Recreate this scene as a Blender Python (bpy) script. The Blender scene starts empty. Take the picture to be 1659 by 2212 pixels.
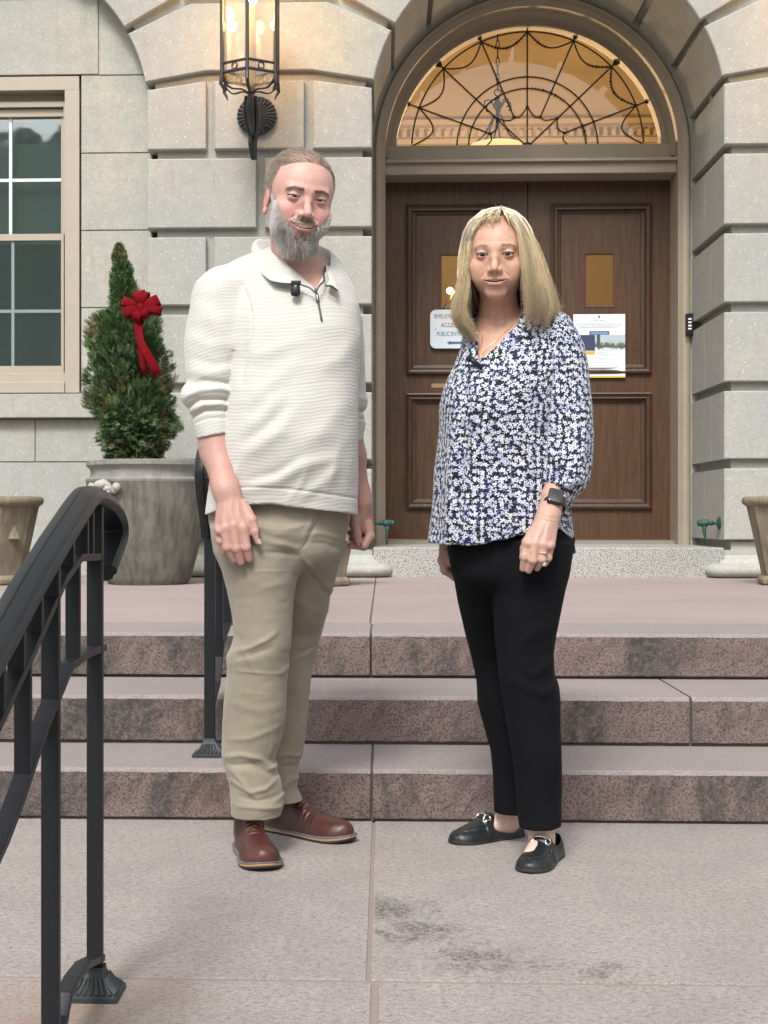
import bpy, bmesh, math, random
import numpy as np
from mathutils import Vector, Matrix

# ---------------------------------------------------------------- camera, sky, sun, exposure
F = 3194.6; HY = 1114.9; CZ = 0.8748; TH = math.radians(2.2)
PX = 829.5 - F * math.tan(TH)
S = bpy.context.scene
C = S.collection
cam_d = bpy.data.cameras.new('camera'); cam = bpy.data.objects.new('camera', cam_d); C.objects.link(cam)
S.camera = cam
cam.location = (0, 0, CZ); cam.rotation_euler = (math.radians(90), 0, TH)
cam_d.sensor_fit = 'VERTICAL'; cam_d.sensor_height = 36; cam_d.sensor_width = 27
cam_d.lens = 36 * F / 2212
cam_d.shift_x = (829.5 - PX) / 2212; cam_d.shift_y = (HY - 1106) / 2212
cam_d.clip_start = 0.05; cam_d.clip_end = 2000

SUN_EL, SUN_AZ = 50.0, 192.0        # degrees; azimuth clockwise from +Y
W = bpy.data.worlds.new('World'); S.world = W; W.use_nodes = True
nt = W.node_tree
bg = nt.nodes['Background']
sky = nt.nodes.new('ShaderNodeTexSky'); sky.sky_type = 'NISHITA'; sky.sun_disc = False
sky.sun_elevation = math.radians(SUN_EL); sky.sun_rotation = math.radians(SUN_AZ)
sky.air_density = 1.0; sky.dust_density = 4.0
hs = nt.nodes.new('ShaderNodeHueSaturation'); hs.inputs['Saturation'].default_value = 0.30
nt.links.new(sky.outputs[0], hs.inputs['Color']); nt.links.new(hs.outputs[0], bg.inputs[0])
bg.inputs[1].default_value = 0.125
sd = bpy.data.lights.new('sun', 'SUN'); sd.energy = 1.5; sd.angle = math.radians(14); sd.color = (1.0, 0.975, 0.95)
sun = bpy.data.objects.new('sun', sd); C.objects.link(sun)
_e, _a = math.radians(SUN_EL), math.radians(SUN_AZ)
sun_dir = Vector((math.sin(_a) * math.cos(_e), math.cos(_a) * math.cos(_e), math.sin(_e)))
sun.rotation_euler = sun_dir.to_track_quat('Z', 'Y').to_euler()
sun.location = (0, 0, 12)
S.view_settings.view_transform = 'Standard'; S.view_settings.look = 'None'
S.view_settings.exposure = 0.90; S.view_settings.gamma = 1.0
S.cycles.max_bounces = 6; S.cycles.diffuse_bounces = 4; S.cycles.transparent_max_bounces = 12

random.seed(7); rng = np.random.default_rng(7)

# ---------------------------------------------------------------- helpers
def V(x, y, Y):
    """photo measure (1659 x 2212) at facade-parallel plane Y -> world point"""
    t = (x - PX) / F; c, s = math.cos(TH), math.sin(TH)
    X = Y * (t * c - s) / (c + t * s); d = -X * s + Y * c
    return (X, Y, CZ - (y - HY) * d / F)

def tag(o, label=None, cat=None, group=None, kind=None):
    if label: o['label'] = label
    if cat: o['category'] = cat
    if group: o['group'] = group
    if kind: o['kind'] = kind
    return o

def empty(name, loc=(0, 0, 0), label=None, cat=None, group=None):
    o = bpy.data.objects.new(name, None); C.objects.link(o); o.location = loc
    o.empty_display_size = 0.1
    return tag(o, label, cat, group)

def link(name, me, mats=None, parent=None, smooth=False):
    o = bpy.data.objects.new(name, me); C.objects.link(o)
    if mats is not None:
        for m in (mats if isinstance(mats, (list, tuple)) else [mats]): me.materials.append(m)
    if parent is not None:
        o.parent = parent
        if parent.type == 'EMPTY': o.location = -parent.location      # meshes are written in world coordinates
    if smooth: me.polygons.foreach_set('use_smooth', np.ones(len(me.polygons), bool))
    return o

def np_mesh(name, verts, faces):
    """verts (N,3), faces (M,k) arrays"""
    verts = np.asarray(verts, np.float32); faces = np.asarray(faces, np.int32)
    me = bpy.data.meshes.new(name)
    me.vertices.add(len(verts)); me.vertices.foreach_set('co', verts.ravel())
    k = faces.shape[1]
    me.loops.add(faces.size); me.loops.foreach_set('vertex_index', faces.ravel())
    me.polygons.add(len(faces)); me.polygons.foreach_set('loop_start', np.arange(0, faces.size, k, dtype=np.int32))
    me.update(calc_edges=True); me.validate()
    return me

def set_col(me, name, cols):
    a = me.attributes.new(name, 'FLOAT_COLOR', 'POINT')
    c = np.ones((len(me.vertices), 4), np.float32); cols = np.asarray(cols, np.float32); c[:, :cols.shape[1]] = cols
    a.data.foreach_set('color', c.ravel())

def set_vec(me, name, v):
    a = me.attributes.new(name, 'FLOAT_VECTOR', 'POINT')
    a.data.foreach_set('vector', np.asarray(v, np.float32).ravel())

class MB:
    """collects boxes, prisms, tubes into one mesh"""
    def __init__(s): s.v = []; s.f = []; s.m = []
    def add(s, vs, fs, mi=0):
        b = len(s.v); s.v += [tuple(map(float, p)) for p in vs]; s.f += [tuple(b + i for i in f) for f in fs]; s.m += [mi] * len(fs)
    def box(s, x0, x1, y0, y1, z0, z1, mi=0):
        vs = [(x, y, z) for x in (x0, x1) for y in (y0, y1) for z in (z0, z1)]
        s.add(vs, [(0, 1, 3, 2), (4, 6, 7, 5), (0, 4, 5, 1), (2, 3, 7, 6), (0, 2, 6, 4), (1, 5, 7, 3)], mi)
    def prism(s, poly, y0, y1, mi=0, inset=0.0, depth=0.0):
        """poly: (x,z) list, counterclockwise seen from the front (-Y); extruded y0..y1 with a chamfered front"""
        n = len(poly)
        if inset:
            c = np.array(poly); ins = []
            for i in range(n):
                p0, p1, p2 = c[i - 1], c[i], c[(i + 1) % n]
                d1 = (p1 - p0) / (np.linalg.norm(p1 - p0) + 1e-9); d2 = (p2 - p1) / (np.linalg.norm(p2 - p1) + 1e-9)
                n1 = np.array([-d1[1], d1[0]]); n2 = np.array([-d2[1], d2[0]]); m = n1 + n2
                m = m / max(0.3, (1 + n1 @ n2)); ins.append(tuple(p1 + m * inset))
            rings = [([(p[0], y0, p[1]) for p in ins]), ([(p[0], y0 + depth, p[1]) for p in poly]), ([(p[0], y1, p[1]) for p in poly])]
        else:
            rings = [([(p[0], y0, p[1]) for p in poly]), ([(p[0], y1, p[1]) for p in poly])]
        vs = [p for r in rings for p in r]; fs = [tuple(range(n)), tuple(reversed(range((len(rings) - 1) * n, len(rings) * n)))]
        for r in range(len(rings) - 1):
            for i in range(n):
                j = (i + 1) % n; fs.append((r * n + j, r * n + i, (r + 1) * n + i, (r + 1) * n + j))
        s.add(vs, fs, mi)
    def tube(s, pts, r, n=8, mi=0, cap=True, flat=1.0, up=(0, 0, 1)):
        pts = [Vector(p) for p in pts]; rr = r if isinstance(r, (list, tuple)) else [r] * len(pts)
        vs = []; fs = []
        nrm = None
        for i, p in enumerate(pts):
            d = (pts[min(i + 1, len(pts) - 1)] - pts[max(i - 1, 0)]).normalized()
            if nrm is None:
                u = Vector(up)
                if abs(d.dot(u)) > 0.95: u = Vector((1, 0, 0))
                nrm = (u - d * u.dot(d)).normalized()
            else:
                nrm = (nrm - d * nrm.dot(d)); nrm = nrm.normalized() if nrm.length > 1e-6 else Vector((1, 0, 0))
            b = d.cross(nrm)
            for k in range(n):
                a = 2 * math.pi * k / n
                vs.append(p + (nrm * math.cos(a) * flat + b * math.sin(a)) * rr[i])
        for i in range(len(pts) - 1):
            for k in range(n):
                k2 = (k + 1) % n; fs.append((i * n + k, i * n + k2, (i + 1) * n + k2, (i + 1) * n + k))
        if cap: fs.append(tuple(reversed(range(n)))); fs.append(tuple(range((len(pts) - 1) * n, len(pts) * n)))
        s.add(vs, fs, mi)
    def sweep(s, pts, prof, up=(1, 0, 0), mi=0, cap=True):
        """rectangular/any profile [(u,w)] swept; u along up axis (fixed), w along d x up"""
        pts = [Vector(p) for p in pts]; u = Vector(up).normalized(); n = len(prof); vs = []; fs = []
        for i, p in enumerate(pts):
            d = (pts[min(i + 1, len(pts) - 1)] - pts[max(i - 1, 0)]).normalized(); w = d.cross(u).normalized()
            if 0 < i < len(pts) - 1:
                d1 = (pts[i] - pts[i - 1]).normalized(); k = 1.0 / max(0.5, d1.dot(d))
            else: k = 1.0
            for a, b in prof: vs.append(p + u * a + w * b * k)
        for i in range(len(pts) - 1):
            for k in range(n):
                k2 = (k + 1) % n; fs.append((i * n + k, (i + 1) * n + k, (i + 1) * n + k2, i * n + k2))
        if cap: fs.append(tuple(range(n))); fs.append(tuple(reversed(range((len(pts) - 1) * n, len(pts) * n))))
        s.add(vs, fs, mi)
    def lathe(s, cx, cy, prof, n=48, mi=0):
        """prof: [(r,z)] from bottom to top"""
        vs = []; fs = []; m = len(prof)
        for r, z in prof:
            for k in range(n):
                a = 2 * math.pi * k / n; vs.append((cx + r * math.cos(a), cy + r * math.sin(a), z))
        for i in range(m - 1):
            for k in range(n):
                k2 = (k + 1) % n; fs.append((i * n + k, i * n + k2, (i + 1) * n + k2, (i + 1) * n + k))
        s.add(vs, fs, mi)
    def sphere(s, c, r, n=12, m=8, mi=0, sc=(1, 1, 1)):
        vs = []; fs = []
        for i in range(m + 1):
            t = math.pi * i / m
            for k in range(n):
                a = 2 * math.pi * k / n
                vs.append((c[0] + r * sc[0] * math.sin(t) * math.cos(a), c[1] + r * sc[1] * math.sin(t) * math.sin(a), c[2] + r * sc[2] * math.cos(t)))
        for i in range(m):
            for k in range(n):
                k2 = (k + 1) % n; fs.append((i * n + k, (i + 1) * n + k, (i + 1) * n + k2, i * n + k2))
        s.add(vs, fs, mi)
    def build(s, name, mats, parent=None, smooth=False, bevel=0.0, seg=2, sharp=None):
        me = bpy.data.meshes.new(name); me.from_pydata(s.v, [], s.f); me.update()
        if len(set(s.m)) > 1: me.polygons.foreach_set('material_index', s.m)
        if bevel:
            bm = bmesh.new(); bm.from_mesh(me); bmesh.ops.remove_doubles(bm, verts=bm.verts, dist=1e-5)
            es = [e for e in bm.edges if len(e.link_faces) == 2 and e.calc_face_angle(0) > 0.6]
            bmesh.ops.bevel(bm, geom=es, offset=bevel, segments=seg, profile=0.5, affect='EDGES', clamp_overlap=True)
            bm.to_mesh(me); bm.free(); me.update()
        if smooth: me.polygons.foreach_set('use_smooth', np.ones(len(me.polygons), bool))
        if smooth and sharp:
            me.set_sharp_from_angle(angle=math.radians(sharp))
        return link(name, me, mats, parent)

# ---------------------------------------------------------------- material helpers
class NT:
    def __init__(s, name):
        s.m = bpy.data.materials.new(name); s.m.use_nodes = True; s.t = s.m.node_tree
        s.b = s.t.nodes['Principled BSDF']; s.out = s.t.nodes['Material Output']
    def n(s, typ, ins=None, **kw):
        nd = s.t.nodes.new('ShaderNode' + typ)
        for k, v in kw.items(): setattr(nd, k, v)
        for k, v in (ins or {}).items():
            if isinstance(v, bpy.types.NodeSocket): s.t.links.new(v, nd.inputs[k])
            else: nd.inputs[k].default_value = v
        return nd
    def set(s, **kw):
        for k, v in kw.items():
            k = k.replace('_', ' ')
            if isinstance(v, bpy.types.NodeSocket): s.t.links.new(v, s.b.inputs[k])
            else: s.b.inputs[k].default_value = v
        return s
    def co(s, scale=(1, 1, 1), rot=(0, 0, 0), attr=None):
        src = s.n('Attribute', attribute_name=attr).outputs['Vector'] if attr else s.n('TexCoord').outputs['Object']
        return s.n('Mapping', {'Vector': src, 'Scale': scale, 'Rotation': rot}).outputs[0]
    def noise(s, co, scale, detail=4, rough=0.55, dist=0.0, out=0):
        return s.n('TexNoise', {'Vector': co, 'Scale': scale, 'Detail': detail, 'Roughness': rough, 'Distortion': dist}).outputs[out]
    def ramp(s, fac, stops):
        r = s.n('ValToRGB', {'Fac': fac}); el = r.color_ramp.elements
        while len(el) < len(stops): el.new(0.5)
        for e, (p, c) in zip(el, stops):
            e.position = p; e.color = (*c, 1) if isinstance(c, tuple) else (c, c, c, 1)
        return r.outputs[0]
    def mix(s, fac, a, b, mode='MIX'):
        nd = s.n('Mix', data_type='RGBA', blend_type=mode)
        for i, v in ((0, fac), (6, a), (7, b)):
            if isinstance(v, bpy.types.NodeSocket): s.t.links.new(v, nd.inputs[i])
            else: nd.inputs[i].default_value = v if i == 0 else ((*v, 1) if len(v) == 3 else v)
        return nd.outputs[2]
    def math(s, op, a, b=0.0, c=None, clamp=False):
        nd = s.n('Math', operation=op); nd.use_clamp = clamp
        for i, v in enumerate((a, b, c)):
            if v is None: continue
            if isinstance(v, bpy.types.NodeSocket): s.t.links.new(v, nd.inputs[i])
            else: nd.inputs[i].default_value = v
        return nd.outputs[0]
    def bump(s, h, strength=0.5, dist=0.01, normal=None):
        ins = {'Height': h, 'Strength': strength, 'Distance': dist}
        if normal is not None: ins['Normal'] = normal
        o = s.n('Bump', ins).outputs[0]; s.t.links.new(o, s.b.inputs['Normal']); return o

def simple(name, col, rough=0.6, metal=0.0, var=0.12, scale=30, bump=0.0, bscale=200, **kw):
    t = NT(name); co = t.co()
    c = t.mix(t.noise(co, scale), tuple(x * (1 - var) for x in col), tuple(min(1, x * (1 + var)) for x in col))
    t.set(Base_Color=c, Roughness=rough, Metallic=metal, **kw)
    if bump: t.bump(t.noise(co, bscale, 3), bump, 0.002)
    return t.m
# ---------------------------------------------------------------- implicit surfaces
f32 = np.float32
def vec(*a): return np.array(a, np.float32)
def smin(a, b, k):
    h = np.clip(0.5 + 0.5 * (b - a) / k, 0, 1); return b * (1 - h) + a * h - k * h * (1 - h)
def smax(a, b, k): return -smin(-a, -b, k)
def ell(P, c, r, R=None):
    q = P - vec(*c)
    if R is not None: q = q @ R
    q = q / vec(*r); k0 = np.sqrt((q * q).sum(1)); k1 = np.sqrt(((q / vec(*r)) ** 2).sum(1)) + 1e-6
    return k0 * (k0 - 1) / k1
def cap(P, a, b, ra, rb=None):
    """tapered capsule"""
    rb = ra if rb is None else rb
    a = vec(*a); b = vec(*b); ba = b - a; L = float(ba @ ba) + 1e-12
    h = np.clip(((P - a) @ ba) / L, 0, 1)
    return np.sqrt((((P - a) - h[:, None] * ba) ** 2).sum(1)) - (ra + (rb - ra) * h)
def seg_d(P, a, b):
    a = vec(*a); b = vec(*b); ba = b - a; L = float(ba @ ba) + 1e-12
    h = np.clip(((P - a) @ ba) / L, 0, 1)
    return np.sqrt((((P - a) - h[:, None] * ba) ** 2).sum(1)), h
def chain(P, pts, rs, k=0.01):
    d = None
    for i in range(len(pts) - 1):
        c = cap(P, pts[i], pts[i + 1], rs[i], rs[i + 1]); d = c if d is None else smin(d, c, k)
    return d
def groove(P, pts, w, amp):
    """raised (amp>0) or carved (amp<0) line, returned as value to SUBTRACT from the distance"""
    d = None
    for i in range(len(pts) - 1):
        c, _ = seg_d(P, pts[i], pts[i + 1]); d = c if d is None else np.minimum(d, c)
    return amp * np.exp(-(d / w) ** 2)
def smooth_tab(z, vals, n=160, s=4):
    z = np.array(z, float); o = np.argsort(z); z = z[o]
    zz = np.linspace(z[0], z[-1], n); k = np.exp(-np.linspace(-2, 2, 4 * s + 1) ** 2); k /= k.sum(); out = []
    for v in vals:
        y = np.interp(zz, z, np.array(v, float)[o]); yp = np.pad(y, 2 * s, mode='reflect', reflect_type='odd'); out.append(np.convolve(yp, k, 'valid'))
    return zz, out
class Loft:
    """stack of ellipses along z: rows (z, x0, x1, y0, y1)"""
    def __init__(s, rows, p=2.0, sm=4):
        r = np.array(rows, float)
        s.z, (s.cx, s.cy, s.a, s.b) = smooth_tab(r[:, 0], [(r[:, 1] + r[:, 2]) / 2, (r[:, 3] + r[:, 4]) / 2, (r[:, 2] - r[:, 1]) / 2, (r[:, 4] - r[:, 3]) / 2], s=sm)
        s.p = p
    def __call__(s, P, warp=None):
        z = P[:, 2]; cx = np.interp(z, s.z, s.cx); cy = np.interp(z, s.z, s.cy); a = np.interp(z, s.z, s.a); b = np.interp(z, s.z, s.b)
        u = (P[:, 0] - cx) / a; v = (P[:, 1] - cy) / b
        rr = (np.abs(u) ** s.p + np.abs(v) ** s.p) ** (1 / s.p)
        return (rr - 1) * np.minimum(a, b)
    def uv(s, P):
        z = P[:, 2]; cx = np.interp(z, s.z, s.cx); cy = np.interp(z, s.z, s.cy); a = np.interp(z, s.z, s.a); b = np.interp(z, s.z, s.b)
        return np.arctan2((P[:, 0] - cx) / a, -(P[:, 1] - cy) / b) * (a + b) / 2
def vnoise(P, scale, seed=0):
    """smooth value noise in [-1,1]"""
    q = P * scale; i = np.floor(q).astype(np.int64); f = q - i; f = f * f * (3 - 2 * f); out = 0
    for dx in (0, 1):
        for dy in (0, 1):
            for dz in (0, 1):
                h = ((i[:, 0] + dx) * 73856093) ^ ((i[:, 1] + dy) * 19349663) ^ ((i[:, 2] + dz) * 83492791) ^ (seed * 2654435)
                h = (h ^ (h >> 13)) * 1274126177 & 0xFFFFFFFF; h = (h ^ (h >> 16)) & 0xFFFF
                w = (f[:, 0] if dx else 1 - f[:, 0]) * (f[:, 1] if dy else 1 - f[:, 1]) * (f[:, 2] if dz else 1 - f[:, 2])
                out = out + w * (h / 32767.5 - 1)
    return out
def sdf_mesh(f, lo, hi, res, B=8, lip=1.6):
    """surface nets over f within the box; returns verts, quads"""
    lo = np.array(lo, float); hi = np.array(hi, float)
    nb = np.ceil((hi - lo) / (res * B)).astype(int); n = nb * B
    g = np.stack(np.meshgrid(*[lo[i] + (np.arange(nb[i]) + .5) * B * res for i in range(3)], indexing='ij'), -1).reshape(-1, 3).astype(f32)
    fc = np.concatenate([f(g[i:i + 200000]) for i in range(0, len(g), 200000)])
    near = np.abs(fc) < lip * (B * res * 0.87) + res * 2
    G = np.repeat(np.repeat(np.repeat(np.where(fc > 0, 1.0, -1.0).astype(f32).reshape(nb), B, 0), B, 1), B, 2)
    idx = np.argwhere(near.reshape(nb))
    o = np.stack(np.meshgrid(*[np.arange(B)] * 3, indexing='ij'), -1).reshape(-1, 3)
    CH = 400
    for s in range(0, len(idx), CH):
        ii = (idx[s:s + CH, None, :] * B + o[None]).reshape(-1, 3)
        G[ii[:, 0], ii[:, 1], ii[:, 2]] = f((lo + ii * res).astype(f32))
    G[0] = G[-1] = 1; G[:, 0] = G[:, -1] = 1; G[:, :, 0] = G[:, :, -1] = 1
    sgn = G < 0
    m = sgn[:-1, :-1, :-1].astype(np.int8)
    tot = np.zeros_like(m)
    for dx in (0, 1):
        for dy in (0, 1):
            for dz in (0, 1):
                tot += sgn[dx:n[0] - 1 + dx, dy:n[1] - 1 + dy, dz:n[2] - 1 + dz]
    cell = np.argwhere((tot > 0) & (tot < 8))
    vid = -np.ones(tot.shape, np.int32); vid[cell[:, 0], cell[:, 1], cell[:, 2]] = np.arange(len(cell))
    acc = np.zeros((len(cell), 3)); cnt = np.zeros(len(cell))
    corners = [(x, y, z) for x in (0, 1) for y in (0, 1) for z in (0, 1)]
    cv = {c: G[cell[:, 0] + c[0], cell[:, 1] + c[1], cell[:, 2] + c[2]] for c in corners}
    for c in corners:
        for ax in range(3):
            if c[ax]: continue
            d = list(c); d[ax] = 1; d = tuple(d)
            a, b = cv[c], cv[d]; x = (a < 0) != (b < 0); t = np.where(x, a / np.where(x, a - b, 1), 0)
            p = np.array(c, float)[None].repeat(len(cell), 0); p[:, ax] = t
            acc += p * x[:, None]; cnt += x
    v = lo + (cell + acc / cnt[:, None]) * res
    quads = []
    for ax in range(3):
        sl0 = [slice(None)] * 3; sl1 = [slice(None)] * 3; sl0[ax] = slice(0, -1); sl1[ax] = slice(1, None)
        A = sgn[tuple(sl0)]; Bq = sgn[tuple(sl1)]
        e = np.argwhere(A != Bq); s0 = A[e[:, 0], e[:, 1], e[:, 2]]
        u, w = [(1, 2), (2, 0), (0, 1)][ax]
        ok = (e[:, u] > 0) & (e[:, w] > 0) & (e[:, u] < n[u] - 1) & (e[:, w] < n[w] - 1); e = e[ok]; s0 = s0[ok]
        def vi(du, dw):
            q = e.copy(); q[:, u] -= du; q[:, w] -= dw; return vid[q[:, 0], q[:, 1], q[:, 2]]
        q = np.stack([vi(1, 1), vi(0, 1), vi(0, 0), vi(1, 0)], 1)
        q[~s0] = q[~s0][:, ::-1]; quads.append(q)
    q = np.concatenate(quads); q = q[(q >= 0).all(1)]
    return v.astype(f32), q
def sdf_bbox_obj(name, f, lo, hi, res, mats, parent=None, colf=None, vecf=None, lip=1.6, keep=None):
    v, q = sdf_mesh(f, lo, hi, res, lip=lip)
    me = np_mesh(name, v, q)
    if colf is not None: set_col(me, 'col', colf(v))
    if vecf is not None: set_vec(me, 'cloth', vecf(v))
    return link(name, me, mats, parent, smooth=True)
def raydepth(f, x, y, Y0, Y1, step=0.004):
    """march from Y0 to Y1 along the photo ray; returns hit Y or None"""
    Ys = np.arange(Y0, Y1, step); P = np.array([V(x, y, Yq) for Yq in Ys], f32); d = f(P)
    i = np.argmax(d < 0)
    if d[i] >= 0: return None
    if i == 0: return Ys[0]
    a, b = d[i - 1], d[i]; return Ys[i - 1] + step * a / (a - b)
def grad(f, P, e=0.002):
    P = np.asarray(P, f32); g = np.stack([f(P + vec(*[e if j == i else 0 for j in range(3)])) - f(P - vec(*[e if j == i else 0 for j in range(3)])) for i in range(3)], 1)
    return g / (np.linalg.norm(g, axis=1, keepdims=True) + 1e-9)
def project(f, P, it=4):
    P = np.array(P, f32)
    for _ in range(it):
        P = P - (grad(f, P) * f(P)[:, None] * 0.9).astype(f32)
    return P
def strands(name, roots, dirs, mats, parent, length, radius, seg=4, curl=None, cols=None, path=None, sides=3):
    """thin tapered hairs as one mesh; path(roots, t)->positions overrides straight growth"""
    N = len(roots); T = np.linspace(0, 1, seg + 1)
    P = np.stack([path(t) if path else roots + dirs * (length[:, None] * t) + (curl * (t * t) if curl is not None else 0) for t in T], 1)  # N,seg+1,3
    D = np.gradient(P, axis=1); D /= np.linalg.norm(D, axis=2, keepdims=True) + 1e-9
    ref = np.where(np.abs(D[:, :, 2:3]) > 0.9, np.array([1., 0, 0]), np.array([0., 0, 1.]))
    U = np.cross(D, ref); U /= np.linalg.norm(U, axis=2, keepdims=True) + 1e-9; Wd = np.cross(D, U)
    rad = np.broadcast_to(np.asarray(radius), (N,))[:, None] * (1 - 0.85 * T ** 2)[None]
    rings = [P + (U * math.cos(a) + Wd * math.sin(a)) * rad[:, :, None] for a in np.arange(sides) * 2 * math.pi / sides]
    vs = np.stack(rings, 2)  # N,seg+1,sides,3
    base = (np.arange(N) * (seg + 1) * sides)[:, None, None]
    i = np.arange(seg)[None, :, None] * sides; k = np.arange(sides)[None, None]; k2 = (k + 1) % sides
    q = np.stack([base + i + k, base + i + k2, base + i + sides + k2, base + i + sides + k], -1).reshape(-1, 4)
    me = np_mesh(name, vs.reshape(-1, 3), q)
    if cols is not None: set_col(me, 'col', np.repeat(cols, (seg + 1) * sides, 0))
    return link(name, me, mats, parent, smooth=True)
def smoothp(pts, n=6):
    P = [np.array(p, float) for p in pts]; P = [2 * P[0] - P[1]] + P + [2 * P[-1] - P[-2]]; out = []
    for i in range(1, len(P) - 2):
        for k in range(n):
            t = k / n; out.append(tuple(.5 * ((2 * P[i]) + (-P[i - 1] + P[i + 1]) * t + (2 * P[i - 1] - 5 * P[i] + 4 * P[i + 1] - P[i + 2]) * t * t + (-P[i - 1] + 3 * P[i] - 3 * P[i + 1] + P[i + 2]) * t ** 3)))
    out.append(tuple(P[-2])); return out
# ---------------------------------------------------------------- materials of the setting
def m_stone(name, base=(0.405, 0.402, 0.365), rough_b=0.55, spark=1.0):
    t = NT(name); co = t.co()
    big = t.noise(co, 1.3, 3); mid = t.noise(co, 7, 5, 0.6); fine = t.noise(co, 90, 3, 0.6)
    c = t.mix(t.ramp(big, [(0.35, 0.0), (0.68, 1.0)]), tuple(x * f for x, f in zip(base, (0.90, 0.93, 0.98))), tuple(x * f for x, f in zip(base, (1.06, 1.03, 0.94))))
    c = t.mix(t.ramp(mid, [(0.30, 0.55), (0.62, 0.0)]), c, tuple(x * 0.78 for x in base))
    gr = t.noise(co, 17, 6, 0.72); c = t.mix(t.ramp(gr, [(0.36, 0.5), (0.6, 0.0)]), c, tuple(x * 0.74 for x in base))
    c = t.mix(t.ramp(fine, [(0.30, 0.45), (0.6, 0.0)]), c, tuple(x * 0.66 for x in base))
    st = t.noise(t.co((5, 5, 0.5)), 2.2, 4, 0.6)
    c = t.mix(t.ramp(st, [(0.60, 0.0), (0.76, 0.55)]), c, (0.27, 0.25, 0.17))
    vor = t.n('TexVoronoi', {'Vector': co, 'Scale': 62.0, 'Randomness': 1.0})
    sp = t.ramp(vor.outputs['Distance'], [(0.12, 1.0), (0.22, 0.0)])
    pick = t.ramp(t.noise(co, 36, 2), [(0.50, 0.0), (0.60, 1.0 * spark)])
    c = t.mix(t.math('MULTIPLY', sp, pick), c, (0.80, 0.79, 0.74))
    t.set(Base_Color=c, Roughness=0.85, Specular_IOR_Level=0.3)
    h = t.math('ADD', t.math('MULTIPLY', t.noise(co, 120, 3, 0.65), 0.8), t.math('MULTIPLY', t.noise(co, 38, 3), 0.6))
    t.bump(t.math('ADD', h, t.math('MULTIPLY', sp, 0.15)), rough_b, 0.006)
    return t.m
def m_granite(name, base, dark, dk=0.5, scale=330, b=0.5, stain=0.0, rust=None):
    t = NT(name); co = t.co()
    g = t.noise(co, scale * 0.95, 4, 0.8); v = t.n('TexVoronoi', {'Vector': co, 'Scale': float(scale)})
    c = t.mix(t.ramp(t.noise(co, 1.1, 4), [(0.35, 0.0), (0.65, 1.0)]), tuple(x * 0.92 for x in base), tuple(x * f for x, f in zip(base, (1.08, 1.06, 1.07))))
    c = t.mix(t.ramp(g, [(0.40, dk), (0.52, 0.0)]), c, dark)
    c = t.mix(t.ramp(v.outputs['Distance'], [(0.0, 0.28), (0.35, 0.0)]), c, tuple(min(1, x * 1.7) for x in base))
    if stain:
        a = t.noise(t.co((1.6, 1.6, 0.6)), 2.6, 5, 0.65, 0.4); a2 = t.noise(co, 60, 4, 0.7)
        m = t.math('MULTIPLY', t.ramp(a, [(0.47, 0.0), (0.60, 1.0)]), t.ramp(a2, [(0.32, 0.15), (0.58, 1.0)]))
        c = t.mix(t.math('MULTIPLY', m, stain), c, (0.055, 0.055, 0.048))
    if rust:
        sep = t.n('SeparateXYZ', {'Vector': t.co()})
        for (cx, cy, cz, r) in rust:
            d = t.n('VectorMath', {0: t.co(), 1: (cx, cy, cz)}, operation='DISTANCE').outputs['Value']
            k = t.math('SUBTRACT', 1.0, t.math('DIVIDE', d, r), clamp=True)
            k = t.math('MULTIPLY', k, t.ramp(t.noise(co, 22, 4, 0.7), [(0.35, 0.0), (0.65, 1.0)]))
            c = t.mix(t.math('MULTIPLY', k, .6), c, (0.17, 0.085, 0.04))
    t.set(Base_Color=c, Roughness=0.8, Specular_IOR_Level=0.35)
    t.bump(t.math('ADD', g, t.math('MULTIPLY', t.noise(co, 60, 4, 0.6), 0.9)), b, 0.004)
    return t.m
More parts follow.
